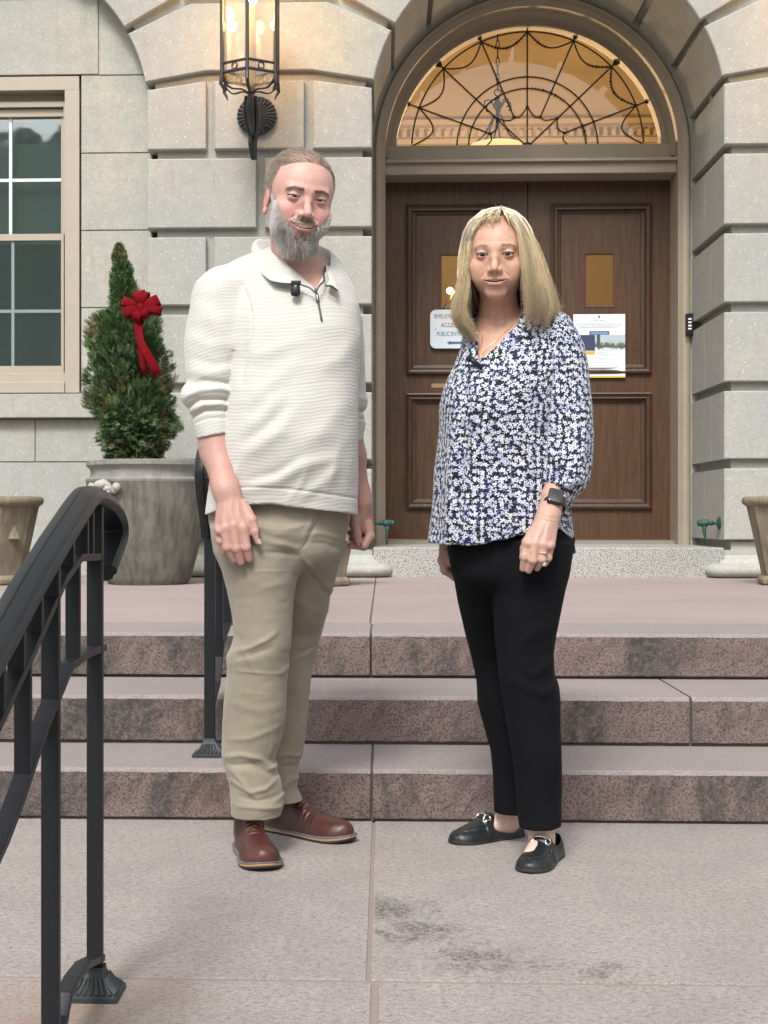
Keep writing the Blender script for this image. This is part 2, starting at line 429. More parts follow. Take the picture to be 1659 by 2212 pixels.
def m_slab():
    """flamed granite paving of the landings, with a mossy stain by the joint"""
    t = NT('landing_granite'); co = t.co()
    g = t.noise(t.co((.8, 1.0, 1)), 85, 5, 0.85)
    c = t.mix(t.ramp(t.noise(co, 0.9, 4), [(0.35, 0.0), (0.65, 1.0)]), (0.300, 0.262, 0.240), (0.345, 0.306, 0.284))
    c = t.mix(t.ramp(g, [(0.38, .8), (0.53, 0.0)]), c, (0.13, 0.108, 0.10)); c = t.mix(t.ramp(t.noise(co, 5, 5, .7), [(.38, .35), (.6, 0.)]), c, (.19, .17, .16))
    v = t.n('TexVoronoi', {'Vector': co, 'Scale': 190.0})
    c = t.mix(t.ramp(v.outputs['Distance'], [(0.0, 0.6), (0.34, 0.0)]), c, (0.66, 0.62, 0.61))
    m = None; nz = t.noise(t.co((1, .8, 1)), 20, 9, 0.80, .6)
    for (bx_, by_, r_, th_) in ((0.0, 3.30, .20, .0), (.07, 3.13, .22, .03), (.20, 2.93, .26, .06), (.42, 2.85, .20, .09)):
        d = t.n('VectorMath', {0: co, 1: (bx_, by_, 0)}, operation='DISTANCE').outputs['Value']
        q_ = t.math('ADD', t.math('MULTIPLY', t.math('SUBTRACT', 1.0, t.math('DIVIDE', d, r_), clamp=True), .34), nz)
        k_ = t.ramp(q_, [(.63 + th_, 0.0), (.76 + th_, 1.0)]); m = k_ if m is None else t.math('MAXIMUM', m, k_)
    sx = t.n('SeparateXYZ', {'Vector': co}).outputs['X']
    m = t.math('MULTIPLY', m, t.ramp(t.math('ADD', sx, 0.5), [(0.478, 0.0), (0.482, 1.0)]))
    m = t.math('MULTIPLY', m, t.ramp(t.noise(t.co((1, .8, 1)), 95, 4, .8), [(.44, .15), (.56, 1.0)])); c = t.mix(t.math('MULTIPLY', m, 0.85), c, (0.055, 0.058, 0.042))
    for (cx, cy, r) in ((-0.53, 2.66, 0.26), (-0.62, 2.45, 0.2)):
        q = t.n('VectorMath', {0: co, 1: (cx, cy, 0)}, operation='DISTANCE').outputs['Value']
        k = t.math('MULTIPLY', t.math('SUBTRACT', 1.0, t.math('DIVIDE', q, r), clamp=True), t.ramp(t.noise(co, 16, 4, 0.7), [(0.35, 0.2), (0.6, 1.0)]))
        c = t.mix(t.math('MULTIPLY', k, .75, clamp=True), c, (0.26, 0.165, 0.10))
    t.set(Base_Color=c, Roughness=0.75, Specular_IOR_Level=0.4)
    t.bump(t.math('ADD', g, t.noise(co, 50, 4)), 0.45, 0.003)
    return t.m
M_stone = m_stone('limestone'); M_ash = m_stone('smooth_limestone', (0.41, 0.405, 0.362), 0.35, 0.8)
M_mortar = simple('mortar', (0.30, 0.285, 0.24), 0.9, scale=40, bump=0.3)
M_slab = m_slab()
M_tread = m_granite('tread_granite', (0.285, 0.25, 0.236), (0.16, 0.13, 0.125), 0.8, 200, 0.5)
M_riser = m_granite('riser_granite', (0.215, 0.155, 0.142), (0.040, 0.031, 0.029), .85, 165, 1.0, 1.0, [(-0.42, 4.2, 0.11, 0.22), (-0.58, 4.65, 0.25, 0.1)])
M_joint = simple('joint_sealant', (0.25, 0.195, 0.170), 0.8, scale=60, bump=0.2)
M_sill = m_granite('sill_granite', (0.42, 0.42, 0.385), (0.05, 0.05, 0.04), 0.9, 130, 1.0)
M_cream = simple('cream_paint', (0.31, 0.26, 0.19), 0.55, var=0.10, scale=6, bump=0.15, bscale=30)
M_winframe = simple('tan_window_paint', (0.37, 0.32, 0.25), 0.5, var=0.08, scale=9, bump=0.1)
def m_wood(name, a, b):
    t = NT(name)
    co = t.co((14, 14, 0.9)); n1 = t.noise(co, 3.0, 5, 0.62, 0.6); n2 = t.noise(t.co((120, 120, 3)), 2.0, 3)
    c = t.mix(t.ramp(n1, [(0.3, 0.0), (0.7, 1.0)]), a, b)
    c = t.mix(t.ramp(n2, [(0.35, 0.45), (0.6, 0.0)]), c, tuple(x * 0.6 for x in a))
    t.set(Base_Color=c, Roughness=0.42, Specular_IOR_Level=0.4)
    t.bump(n2, 0.15, 0.001); return t.m
M_wood = m_wood('oak_door', (0.060, 0.028, 0.0125), (0.112, 0.058, 0.0275))
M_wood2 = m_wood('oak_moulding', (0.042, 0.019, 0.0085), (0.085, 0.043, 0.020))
M_iron = simple('black_iron', (0.018, 0.02, 0.022), 0.42, scale=25, var=0.3, bump=0.15, bscale=90, Specular_IOR_Level=0.6)
M_rail = simple('painted_rail_iron', (0.007, 0.0085, 0.011), 0.42, scale=18, var=0.3, bump=0.12, bscale=60, Specular_IOR_Level=0.45)
M_verd = simple('verdigris_brass', (0.025, 0.07, 0.06), 0.6, metal=0.3, scale=40, var=0.4, bump=0.2)
M_brass = simple('hinge_steel', (0.42, 0.36, 0.25), 0.4, metal=0.8, scale=50)
M_black = simple('black_plastic', (0.012, 0.012, 0.013), 0.35)
M_white = simple('white_plastic', (0.75, 0.75, 0.75), 0.5, var=0.02)
def m_glass(name, tint=(1, 1, 1), refl=0.25, rough=0.02):
    t = NT(name); t.t.nodes.remove(t.b)
    tr = t.n('BsdfTransparent', {'Color': (*tint, 1)}); gl = t.n('BsdfGlossy', {'Roughness': rough, 'Color': (0.9, 0.92, 0.92, 1)})
    fr = t.n('Fresnel', {'IOR': 1.5}); k = t.math('ADD', t.math('MULTIPLY', fr.outputs[0], 0.7), refl * 0.02, clamp=True)
    t.n('Bump')
    ms = t.n('MixShader', {0: k, 1: tr.outputs[0], 2: gl.outputs[0]})
    t.t.links.new(ms.outputs[0], t.out.inputs[0]); return t.m
M_glass = m_glass('clear_glass')
def m_emit(name, col, s):
    t = NT(name); t.set(Base_Color=(*col, 1), Emission_Color=(*col, 1), Emission_Strength=s); return t.m

# ---------------------------------------------------------------- ground, landings, steps
def sheet(name, x0, x1, y0, y1, z, m):
    b = MB(); b.add([(x0, y0, z), (x1, y0, z), (x1, y1, z), (x0, y1, z)], [(0, 1, 2, 3)]); return tag(b.build(name, m), kind='structure')
sheet('ground', -400, 400, -400, 400, -0.95, simple('lawn_ground', (0.12, 0.13, 0.08), 0.95, scale=3, var=0.3))
XL, XR = -4.2, 7.0
Y1s, Y2s, Y3s, YW = 4.234, 4.688, 5.203, 9.95
Z1, Z2, Z3 = 0.150, 0.3045, 0.4634
b = MB()
for (y0, y1) in ((0.6, 2.776), (2.794, Y1s + 0.02)):
    for (x0, x1) in ((XL, -0.0335), (-0.0250, XR)) if y0 > 1 else ((XL, -0.024), (-0.010, XR)):
        b.box(x0, x1, y0, y1, -0.5, 0.0)
lo = b.build('lower_landing', M_slab, bevel=0.002); tag(lo, kind='structure')
b = MB(); b.box(XL, XR, 0.6, Y1s + 0.01, -0.5, -0.0035); tag(b.build('landing_joints', M_joint), kind='structure')
def steps():
    b = MB(); x = lambda v, Y: V(v, 1600, Y)[0]
    def slab(xa, xb, y0, y1, z0, z1):
        n = max(2, int((xb - xa) / 0.03)); R = random.Random(int(xa * 1000 + z1 * 777)); base = len(b.v)
        # rough-split riser with a slightly uneven worn nosing, smooth flamed tread
        prof = [(0.012, z0), (0.0, z0 + 0.006), (0.0, z0 + (z1 - z0) * .35), (0.0, z0 + (z1 - z0) * .7), (0.0, z1 - 0.012), (0.004, z1 - 0.004), (0.012, z1)]
        vs = []; fs = []; ms = []
        for i in range(n + 1):
            xx = xa + (xb - xa) * i / n
            for k, (dy, z) in enumerate(prof):
                j = R.uniform(-.004, .004) if 1 < k < 4 else R.uniform(-.0012, .0012)
                vs.append((xx, y0 + dy + j, z + (R.uniform(-.001, .001) if k < 6 else 0)))
            vs.append((xx, y1, z1))
        m = len(prof) + 1
        for i in range(n):
            for k in range(m - 1):
                fs.append((i * m + k, (i + 1) * m + k, (i + 1) * m + k + 1, i * m + k + 1)); ms.append(1 if k < 4 else 0)
        o = len(b.v); b.v += vs; b.f += [tuple(o + q for q in f) for f in fs]; b.m += ms
        for s_, q in ((xa, 0), (xb, 1)):
            idx = [o + (0 if q == 0 else n) * m + k for k in range(m)]; c = len(b.v); b.v.append((s_, y1, z0))
            f = tuple(idx + [c]); b.f.append(f if q else f[::-1]); b.m.append(1)
    g = 0.004
    def row(xs, y0, y1, z0, z1):
        e = [XL] + xs + [XR]
        for i in range(len(e) - 1): slab(e[i] + g, e[i + 1] - g, y0, y1, z0, z1)
    row([x(803, Y1s), x(803, Y1s) + 2.45], Y1s, Y2s + .03, 0.004, Z1)
    row([x(803, Y1s) - 1.35, x(1492, Y2s)], Y2s, Y3s + .03, Z1 + .006, Z2)
    row([x(801, Y3s) - 2.3, x(801, Y3s), x(801, Y3s) + 2.4], Y3s, 5.684, Z2 + .006, Z3)
    return tag(b.build('granite_steps', [M_tread, M_riser]), kind='structure')
steps()
b = MB()
b.box(XL, XR, Y1s + .012, Y2s + .05, 0, Z1 - .004); b.box(XL, XR, Y2s + .012, Y3s + .05, 0, Z2 - .004); b.box(XL, XR, Y3s + .02, 11.6, 0, Z3 - .0035)
tag(b.build('step_core', simple('dark_joint', (.10, .085, .075), .9)), kind='structure')
M_up = m_granite('upper_landing_granite', (0.325, 0.265, 0.252), (0.20, 0.155, 0.15), 0.7, 200, 0.45)
b = MB(); jx = V(801, 1300, 6)[0]
b.box(XL, XR, 5.69, 11.5, Z3 - .1, Z3 - .006, 1)
for (y0, y1) in ((5.70, 7.255), (7.275, 8.925), (8.950, 11.5)):
    e = [XL, jx - 2.6, jx, jx + 2.7, XR]
    for i in range(4): b.box(e[i] + .004, e[i + 1] - .004, y0, y1, Z3 - .1, Z3)
tag(b.build('upper_landing', [M_up, M_joint]), kind='structure')

# ---------------------------------------------------------------- the building
bld = empty('stone_building', (1.1, 10.0, Z3), 'pale limestone civic building with rusticated piers, arched doorway and sash window', 'building')
AX, AZ, AR = 1.0972, 3.5955, 1.1885            # door arch
MX = V(560, 1115, 10)[0]                        # pier symmetry axis
BX = 2 * MX - AX                                # blind arch of the window bay
RX = 2 * AX - MX
Y0, YB = 10.0, 11.05
def wz(vy, X=0.0): return CZ + (HY - vy) * (10.0 * math.cos(TH) - X * math.sin(TH)) / F
def wx(vx): return V(vx, 1115, 10)[0]
G = 0.055
def arc(cx, a0, a1, r=AR, n=8): return [(cx + r * math.cos(math.radians(a0 + (a1 - a0) * i / n)), AZ + r * math.sin(math.radians(a0 + (a1 - a0) * i / n))) for i in range(n + 1)]
rows = [(176, 322.5), (342.5, 492.5), (512.5, 659), (680.5, 828), (848.5, 993), (1013.5, 1165.5)]
xl, xr = wx(318), wx(803)
WB = MB(); WC = MB()    # blocks, recessed cores
def face_prism(poly, depth=YB): WB.prism(poly, Y0, depth, inset=0.007, depth=0.006)
def pier(mirror):
    f = (lambda p: [(2 * AX - x, z) for x, z in reversed(p)]) if mirror else (lambda p: p)
    mv = -1.25
    for i, (t, bt) in enumerate(rows):
        zt, zb = wz(t, mv), wz(bt, mv)
        if i % 2 == 0: xs = [(xl, wx(445)), (wx(463), wx(657)), (wx(676), xr)]
        else: xs = [(xl, wx(553.5)), (wx(572), xr)]
        for (a, c) in xs:
            poly = [(a, zb), (c, zb), (c, zt), (a, zt)]
            if i == 0:
                tl = zt - (0.055 if a == xl else 0); tr = zt - (0.055 if c == xr else 0); poly = [(a, zb), (c, zb), (c, tr), (a, tl)]
            face_prism(f(poly))
    # springer stone cut by both arches, then voussoirs
    ls = arc(BX, 28.2, 11.2); rs = arc(AX, 168.8, 151.8)
    zt = wz(7, mv); zf = wz(153, mv)
    poly = [(wx(445), zf), (wx(671), zf)] + rs + [(wx(707), zt), (wx(412), zt)] + ls
    face_prism(f(poly))
    z1 = wz(-12, mv); zz = z1 + .62
    # stones above the radial grooves
    ra = arc(AX, 149.2, 131.5); dx, dz = math.cos(math.radians(150)), math.sin(math.radians(150))
    e1 = ra[0]; L = (z1 - e1[1]) / dz; p1 = (e1[0] + dx * L, z1)
    e2 = ra[-1]; face_prism(f([*ra, (e2[0] - .42, e2[1] + .48), (p1[0], zz), p1]))
    la = arc(BX, 48.5, 30.8); e3 = la[-1]; p3 = (2 * MX - p1[0], z1)
    face_prism(f([*la, p3, (p3[0], zz), (la[0][0] + .42, la[0][1] + .48)]))
    face_prism(f([(p3[0] + .03, z1), (p1[0] - .03, z1), (p1[0] - .03, zz), (p3[0] + .03, zz)]))
pier(False); pier(True)
# voussoirs over the doorway and the blind arch
for cx in (AX, BX):
    for a0 in (129, 109, 89, 69, 49):
        a, c = (a0 - 17.5 if a0 != 49 else 49), a0
        if cx == AX and a0 == 49: continue
        if a0 == 49: continue
        inn = arc(cx, c, a, AR); out = arc(cx, a, c, AR + 0.62)
        face_prism(inn + out)
# recessed cores behind the blocks
cxl, cxr = xl + G, xr - G
def core(mirror):
    f = (lambda p: [(2 * AX - x, z) for x, z in reversed(p)]) if mirror else (lambda p: p)
    # pier shaft up to the springing, then flanks curving with both arches
    inn = arc(AX, 180, 92, AR + G, 20); lf = arc(BX, 88, 0, AR + G, 20)
    poly = [(cxl, Z3 + .2), (cxr, Z3 + .2)] + inn + [(AX - .02, 6.2), (BX + .02, 6.2)] + lf
    WC.prism(f(poly), Y0 + G, YB)
core(False); core(True)
# vertical bond joints inside the jamb (shallow dark seams)
wall_b = WB.build('rusticated_block', M_stone, bld); wall_b.name = 'rusticated_blocks'
WC.build('recessed_joint', M_ash, bld)
SJ = MB()
jm = wx(1559)
for i, (t, bt) in enumerate(rows):
    zt, zb = wz(t, -1.25), wz(bt, -1.25); yj = (10.42, 10.62)[i % 2]
    SJ.box(2 * AX - xr - .0015, 2 * AX - xr + .01, yj, yj + .012, zb + .005, zt - .005)
SJ.build('jamb_joint', M_mortar, bld)
# upper wall mass closing the facade above
b = MB(); b.box(-6.5, 9, Y0 + .12, 11.6, 5.62, 7.2); b.build('upper_wall', M_ash, bld)

# column-like bases either side of the sill
def base(mirror):
    b = MB(); n = 10
    zt = wz(1187, -1.2); prof = [(0.0, zt - .001), (0.0, zt - .035), (0.018, zt - .048), (0.045, wz(1212)), (0.055, wz(1216))]
    zc = (wz(1216) + Z3) / 2; rr = (wz(1216) - Z3) / 2
    prof += [(0.055 + 0.085 * math.sin(math.radians(a)) ** .8 , zc + rr * math.cos(math.radians(a))) for a in range(12, 175, 16)] + [(0.075, Z3)]
    X0, X1 = xl - .02, xr + .005
    if mirror: X0, X1 = 2 * AX - X1, 2 * AX - X0
    vs = []; fs = []
    for d, z in prof:
        r = d; ring = []
        for (cx, cy, a0) in ((X0, Y0 - .02, 180), (X1, Y0 - .02, 270)):
            for k in range(n + 1): a = math.radians(a0 + 90 * k / n); ring.append((cx + r * math.cos(a), cy + r * math.sin(a), z))
        ring += [(X1 + r, Y0 + .5, z), (X0 - r, Y0 + .5, z)]; vs += ring
    m = len(ring)
    for i in range(len(prof) - 1):
        for k in range(m): k2 = (k + 1) % m; fs.append((i * m + k, (i + 1) * m + k, (i + 1) * m + k2, i * m + k2))
    fs.append(tuple(range(m))); b.add(vs, fs)
    b.build('pier_base', M_stone, bld, smooth=True, sharp=50)
base(False); base(True)
b = MB()
for mir in (0, 1):
    x0, x1 = (cxl, cxr) if not mir else (2 * AX - cxr, 2 * AX - cxl)
    b = MB(); b.box(x0, x1, Y0 + .045, YB, Z3, Z3 + .24); b.build('pier_foot', M_ash, bld)
# door sill
ZS = 0.664
b = MB(); b.box(xr + .01, 2 * AX - xr - .01, YW, 11.55, Z3 - .02, ZS); b.build('door_sill', M_sill, bld, bevel=0.008)
b = MB(); b.box(-.02, 2.22, 11.22, 11.5, ZS - .01, 0.690); b.build('metal_threshold', simple('grey_threshold', (0.22, 0.21, 0.18), 0.6), bld)

# ---- window bay wall (left), ashlar stones with thin joints
YA = 10.14
ka = YA
def ax_(vx): return V(vx, 1115, YA)[0]
def az_(vy): return V(200, vy, YA)[2]
AB = MB()
def ash(x0, x1, y0, y1, Yf=YA, m=0):
    g = .0035
    AB.prism([(ax_(x0) + g, az_(y1) + g), (ax_(x1) - g, az_(y1) + g), (ax_(x1) - g, az_(y0) - g), (ax_(x0) + g, az_(y0) - g)], Yf, Yf + .3, inset=.003, depth=.003)
RXv = 330
for (y0, y1) in ((163, 331), (331, 498), (498, 665), (665, 850)): ash(174.5, RXv, y0, y1)
ash(213, 420, -3, 163); ash(213, 420, -170, -3); ash(213, 420, -340, -170); ash(-260, 213, -340, -170)
ash(-260, 213, -3, 161); ash(-260, 213, -170, -3)
ash(76, RXv, 905, 998); ash(-140, 76, 905, 998); ash(-400, -140, 905, 998)
ash(-60, RXv, 998, 1190); ash(-400, -60, 998, 1190); ash(-700, -400, 905, 1190)
for y0 in range(0, 6): ash(-700, -260, -340 + y0 * 200, -340 + y0 * 200 + 200)
for (y0, y1) in ((161, 331), (331, 498), (498, 665), (665, 850)): ash(-262, -166.5, y0, y1)
AB.build('ashlar_wall', M_ash, bld); AB = MB()
_x = 2 * AX - xl + .002; _z = [Z3, .98, 1.51, 2.04, 2.57, 3.10, 3.63, 4.16, 4.69, 5.22, 5.75]
for r_ in range(len(_z) - 1):
    _e = [_x - .35] + [_x + .75 * (r_ % 2) + 1.5 * k + .4 for k in range(3)] + [9.0]
    for k in range(len(_e) - 1): AB.prism([(_e[k] + .0035, _z[r_] + .0035), (_e[k + 1] - .0035, _z[r_] + .0035), (_e[k + 1] - .0035, _z[r_ + 1] - .0035), (_e[k] + .0035, _z[r_ + 1] - .0035)], YA, YA + .3, inset=.003, depth=.003)
AB.build('ashlar_wall', M_ash, bld)
b = MB(); b.box(ax_(-700), ax_(420), YA + .012, YA + .28, az_(-340), az_(159)); b.box(ax_(176), ax_(330), YA + .012, YA + .28, az_(160), az_(850)); b.box(ax_(-700), ax_(330), YA + .012, YA + .28, az_(850), az_(1195)); b.box(ax_(-700), ax_(-168), YA + .012, YA + .28, az_(850), az_(159))
b.build('ashlar_joint', M_mortar, bld)
b = MB(); b.box(2 * AX - xl - .3, 9, YA + .012, YA + .28, Z3, 5.75); b.build('ashlar_joint', M_mortar, bld)
b = MB(); b.box(ax_(-400), ax_(322), YA - .075, YA + .2, az_(903), az_(852)); b.build('window_ledge', M_ash, bld, bevel=.004)
b = MB(); b.box(ax_(-700), xl - .003, Y0 + .02, YA + .25, Z3, Z3 + .19); b.build('wall_plinth', M_ash, bld, bevel=.006)

# ---- sash window
def sash_window():
    fb = MB(); X = lambda v: V(v, 1115, YA + .05)[0]; Z = lambda v: V(90, v, YA + .05)[2]
    y = YA + .03
    def fr(x0, x1, y0, y1, d0, d1): fb.box(X(x0), X(x1), y + d0, y + d1, Z(y1), Z(y0))
    xm = -165     # mirrored left side, outside the photo
    fr(xm, 174, 170, 199, -.03, .2)            # head casing
    fr(143, 174.5, 199, 850, -.03, .2); fr(xm, -134, 199, 850, -.03, .2)
    fr(-134, 143, 827, 850, -.045, .2)         # sill
    fr(-134, 143, 199, 219, .085, .2)
    fr(-134, 138, 219, 230, .03, .2); fr(-134, 140, 232, 248.5, .06, .2)
    fr(136.5, 143, 219, 827, .03, .2); fr(-134, -127, 219, 827, .03, .2)
    fr(-134, 143, 806, 827, .02, .2)
    w = fb.build('window', M_winframe, bld, bevel=.002)
    def sash(name, x0, x1, y0, y1, st, top, bot, d, vx, hy, cols):
        s = MB(); B = lambda a, c, e, f_, q0=d, q1=d + .035: s.box(X(a), X(c), y + q0, y + q1, Z(f_), Z(e))
        B(x0, x1, y0, y0 + top); B(x0, x1, y1 - bot, y1); B(x0, x0 + st, y0 + top, y1 - bot); B(x1 - st, x1, y0 + top, y1 - bot)
        s.build(name, M_winframe, w, bevel=.0015)
        g = MB(); 
        for v in vx: g.box(X(v - 3.2), X(v + 3.2), y + d + .012, y + d + .03, Z(y1 - bot), Z(y0 + top))
        for h in hy: g.box(X(x0 + st), X(x1 - st), y + d + .013, y + d + .029, Z(h + 3.4), Z(h - 3.4))
        g.build('muntin', cols, w)
        p = MB(); p.box(X(x0 + st) - .002, X(x1 - st) + .002, y + d + .02, y + d + .024, Z(y1 - bot) - .002, Z(y0 + top) + .002)
        p.build('pane', M_winglass, w)
    sash('upper_sash', -126, 136, 240, 512, 8, 9, 8, .075, [17.5, -107], [384], M_muntin)
    sash('lower_sash', -126, 141, 504.5, 806, 10, 14, 16, .03, [26, -100], [671], M_muntin2)
    c = MB(); c.box(X(-134), X(143), y + .16, y + .2, Z(519), Z(300)); c.build('blind', M_blind, w)
    r = MB(); r.box(X(-140), X(150), y + .5, y + 1.6, Z(900), Z(200)); ro = r.build('dark_room', M_dark, w)
def m_winglass():
    t = NT('window_glass'); t.t.nodes.remove(t.b)
    n = t.noise(t.co((1, 1, 0.7)), 1.6, 3)
    bp = t.n('Bump', {'Height': n, 'Strength': 0.12, 'Distance': 0.05})
    tr = t.n('BsdfTransparent', {'Color': (0.75, 0.8, 0.78, 1)}); gl = t.n('BsdfGlossy', {'Roughness': 0.03, 'Color': (0.85, 0.92, 0.90, 1), 'Normal': bp.outputs[0]})
    ms = t.n('MixShader', {0: 0.20, 1: tr.outputs[0], 2: gl.outputs[0]}); t.t.links.new(ms.outputs[0], t.out.inputs[0]); return t.m
M_winglass = m_winglass(); M_muntin = simple('white_muntin', (0.62, 0.68, 0.70), 0.5, var=.03); M_muntin2 = simple('grey_muntin', (0.20, 0.24, 0.25), 0.5)
M_blind = simple('grey_green_blind', (0.09, 0.11, 0.10), 0.8, scale=3, var=.3); M_dark = simple('dark_interior', (0.03, 0.032, 0.034), 0.9, scale=2)
sash_window()

# ---- the building across the street, seen only in the window panes
opp = empty('opposite_building', (-4, -24, -.9), 'grey-green office block across the street, mirrored in the window panes', 'building')
b = MB(); b.box(-24, 16, -30, -24, -.9, 12.6); b.build('wall', simple('opposite_wall', (.58, .66, .61), .9, scale=1), opp)
b = MB()
for k in range(5): b.box(-24, 16, -24.25, -24.002, 1.6 + k * 2.4, 2.0 + k * 2.4)
for k in range(11): b.box(-23.6 + k * 3.6, -23.2 + k * 3.6, -24.3, -24.252, -.9, 12.6)
b.build('cladding_band', simple('opposite_band', (.16, .18, .17), .8), opp)
# ---- door casing, arch moulding, transom
YD = 11.40
def dxx(v, Y=YD): return V(v, 1115, Y)[0]
def dz(v, Y=YD): return V(1140, v, Y)[2]
def ring_sector(b, prof, a0, a1, cz, n=64, cx=AX):
    """prof [(r, y)] swept round the arch"""
    vs = []; fs = []; m = len(prof)
    for i in range(n + 1):
        a = math.radians(a0 + (a1 - a0) * i / n)
        for r, y in prof: vs.append((cx + r * math.cos(a), y, cz + r * math.sin(a)))
    for i in range(n):
        for k in range(m - 1): fs.append((i * m + k, (i + 1) * m + k, (i + 1) * m + k + 1, i * m + k + 1))
    b.add(vs, fs)
cas = MB(); CW = 0.085; ro = 1.172
prof = [(ro, 11.06), (ro, 11.045), (ro - .018, 11.03), (ro - .03, 11.045), (ro - .055, 11.05), (ro - .07, 11.07), (ro - CW, 11.085), (ro - CW, 11.20), (ro - .105, 11.24), (ro - .12, 11.30), (1.015, 11.30), (1.015, 11.42)]
ring_sector(cas, prof, 0, 180, AZ + .0)
for sgn in (-1, 1):
    vs = []; fs = []; pr = prof[:8] + [(ro - CW, 11.45)]
    for z in (ZS, AZ):
        for r, y in pr: vs.append((AX + sgn * r, y, z))
    m = len(pr)
    for k in range(m - 1): fs.append((k, k + 1, m + k + 1, m + k) if sgn < 0 else (k, m + k, m + k + 1, k + 1))
    cas.add(vs, fs)
cas.build('door_casing', M_cream, bld, smooth=True, sharp=25)
b = MB(); zA, zB, zC = dz(379, 11.2), dz(350, 11.2), dz(320, 11.36)
b.box(AX - ro + CW, AX + ro - CW, 11.14, 11.5, zA, zB); b.box(AX - ro + CW, AX + ro - CW, 11.25, 11.5, zB + .001, zC)
b.box(AX - ro + CW, AX + ro - CW, 11.10, 11.16, zB - .018, zB + .004)
b.build('transom_bar', M_cream, bld, bevel=.004)
b = MB()
for s_, e_ in ((-1.08, -1.0), (1.0, 1.08)): b = MB(); b.box(AX + s_, AX + e_, 11.302, 11.44, zC - .02, AZ + .16); b.build('transom_cheek', M_cream, bld)
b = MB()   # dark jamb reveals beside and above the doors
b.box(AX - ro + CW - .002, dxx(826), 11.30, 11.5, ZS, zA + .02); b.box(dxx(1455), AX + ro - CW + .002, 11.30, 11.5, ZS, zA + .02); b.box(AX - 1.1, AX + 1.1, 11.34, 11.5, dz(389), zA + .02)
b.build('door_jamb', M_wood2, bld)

b = MB()   # masonry behind the casing, closing the wall round the opening
ro2 = ro - .012
b.box(-1.2, AX - ro2, 11.052, 11.6, Z3, AZ); b.box(AX + ro2, 3.4, 11.052, 11.6, Z3, AZ)
n_ = 48; vs = []; fs = []
for i in range(n_ + 1):
    a = math.pi * i / n_
    for r in (ro2, 2.6):
        for y in (11.052, 11.6): vs.append((AX + r * math.cos(a), y, AZ + r * math.sin(a)))
for i in range(n_): fs += [(i * 4, i * 4 + 2, i * 4 + 6, i * 4 + 4), (i * 4, i * 4 + 4, i * 4 + 5, i * 4 + 1), (i * 4 + 1, i * 4 + 5, i * 4 + 7, i * 4 + 3)]
b.add(vs, fs); b.build('inner_wall', M_ash, bld)
# ---- doors
def frame_mould(b, x0, x1, z0, z1, prof, mi=0):
    """mitred rectangular moulding; prof [(inset, y)]"""
    vs = []; fs = []; m = len(prof)
    for k in range(4):
        for ins, y in prof:
            x = (x0 + ins, x1 - ins, x1 - ins, x0 + ins)[k]; z = (z0 + ins, z0 + ins, z1 - ins, z1 - ins)[k]; vs.append((x, y, z))
    for k in range(4):
        k2 = (k + 1) % 4
        for i in range(m - 1): fs.append((k * m + i, k2 * m + i, k2 * m + i + 1, k * m + i + 1))
    b.add(vs, fs, mi)
def door(xa, xb, pa, pb, wa, wb, hx):
    x0, x1, z0, z1 = dxx(xa), dxx(xb), dz(1164.5), dz(391)
    px0, px1 = dxx(pa), dxx(pb); gx0, gx1 = dxx(wa), dxx(wb)
    uz1, uz0, lz1, lz0 = dz(441), dz(808), dz(849), dz(1099); gz1, gz0 = dz(550), dz(660)
    b = MB(); y = YD; I = .035
    # stiles and rails round two panel openings
    b.box(x0, px0 + I, y, y + .05, z0, z1); b.box(px1 - I, x1, y, y + .05, z0, z1)
    for a, c in ((z0, lz0 + I), (lz1 - I, uz0 + I), (uz1 - I, z1)): b.box(px0 + I, px1 - I, y + .0005, y + .05, a, c)
    d = b.build('door', M_wood, bld, bevel=.0015)
    for (pz0, pz1, gl) in ((uz0, uz1, True), (lz0, lz1, False)):
        q = MB()
        frame_mould(q, px0, px1, pz0, pz1, [(0, y), (0, y - .028), (.012, y - .034), (.02, y - .022), (.034, y - .018), (.045, y - .02), (.05, y + .012), (.075, y + .018), (.082, y + .024)])
        q.build('panel_moulding', M_wood2, d)
        p = MB(); a0, a1, c0, c1 = px0 + .08, px1 - .08, pz0 + .08, pz1 - .08; yy = y + .02
        if gl:
            p.box(a0, gx0, yy, yy + .02, c0, c1); p.box(gx1, a1, yy, yy + .02, c0, c1); p.box(gx0, gx1, yy, yy + .02, c0, gz0); p.box(gx0, gx1, yy, yy + .02, gz1, c1)
            frame_mould(p, gx0 - .012, gx1 + .012, gz0 - .012, gz1 + .012, [(0, yy), (0, yy - .006), (.01, yy - .004), (.012, yy + .02)])
        else: p.box(a0, a1, yy, yy + .02, c0, c1)
        p.build('panel', M_wood, d)
    g = MB(); g.box(gx0, gx1, y + .034, y + .038, gz0, gz1); g.build('pane', M_doorglass, d)
    for (h0, h1) in ((452, 506), (753, 805), (1053, 1101)):
        h = MB(); hx_ = dxx(hx); z_0, z_1 = dz(h1), dz(h0)
        for k in range(5): h.tube([(hx_, y - .008, z_0 + (z_1 - z_0) * (k + .04) / 5), (hx_, y - .008, z_0 + (z_1 - z_0) * (k + .94) / 5)], .008, 8)
        h.build('hinge', M_brass, d, smooth=True, sharp=40)
    return d
M_doorglass = m_glass('door_glass', (0.62, 0.62, 0.60), 0.4)
b = MB(); b.box(dxx(1134), dxx(1146), YD + .052, YD + .07, dz(1164), dz(391)); b.build('meeting_light_stop', M_wood2, bld)  # strip added behind the door seam to block vestibule light leaking through
dl = door(827.5, 1139.3, 877, 1095, 954, 1013, 828)
dr = door(1141, 1453.5, 1190, 1407, 1266.5, 1325.5, 1455)
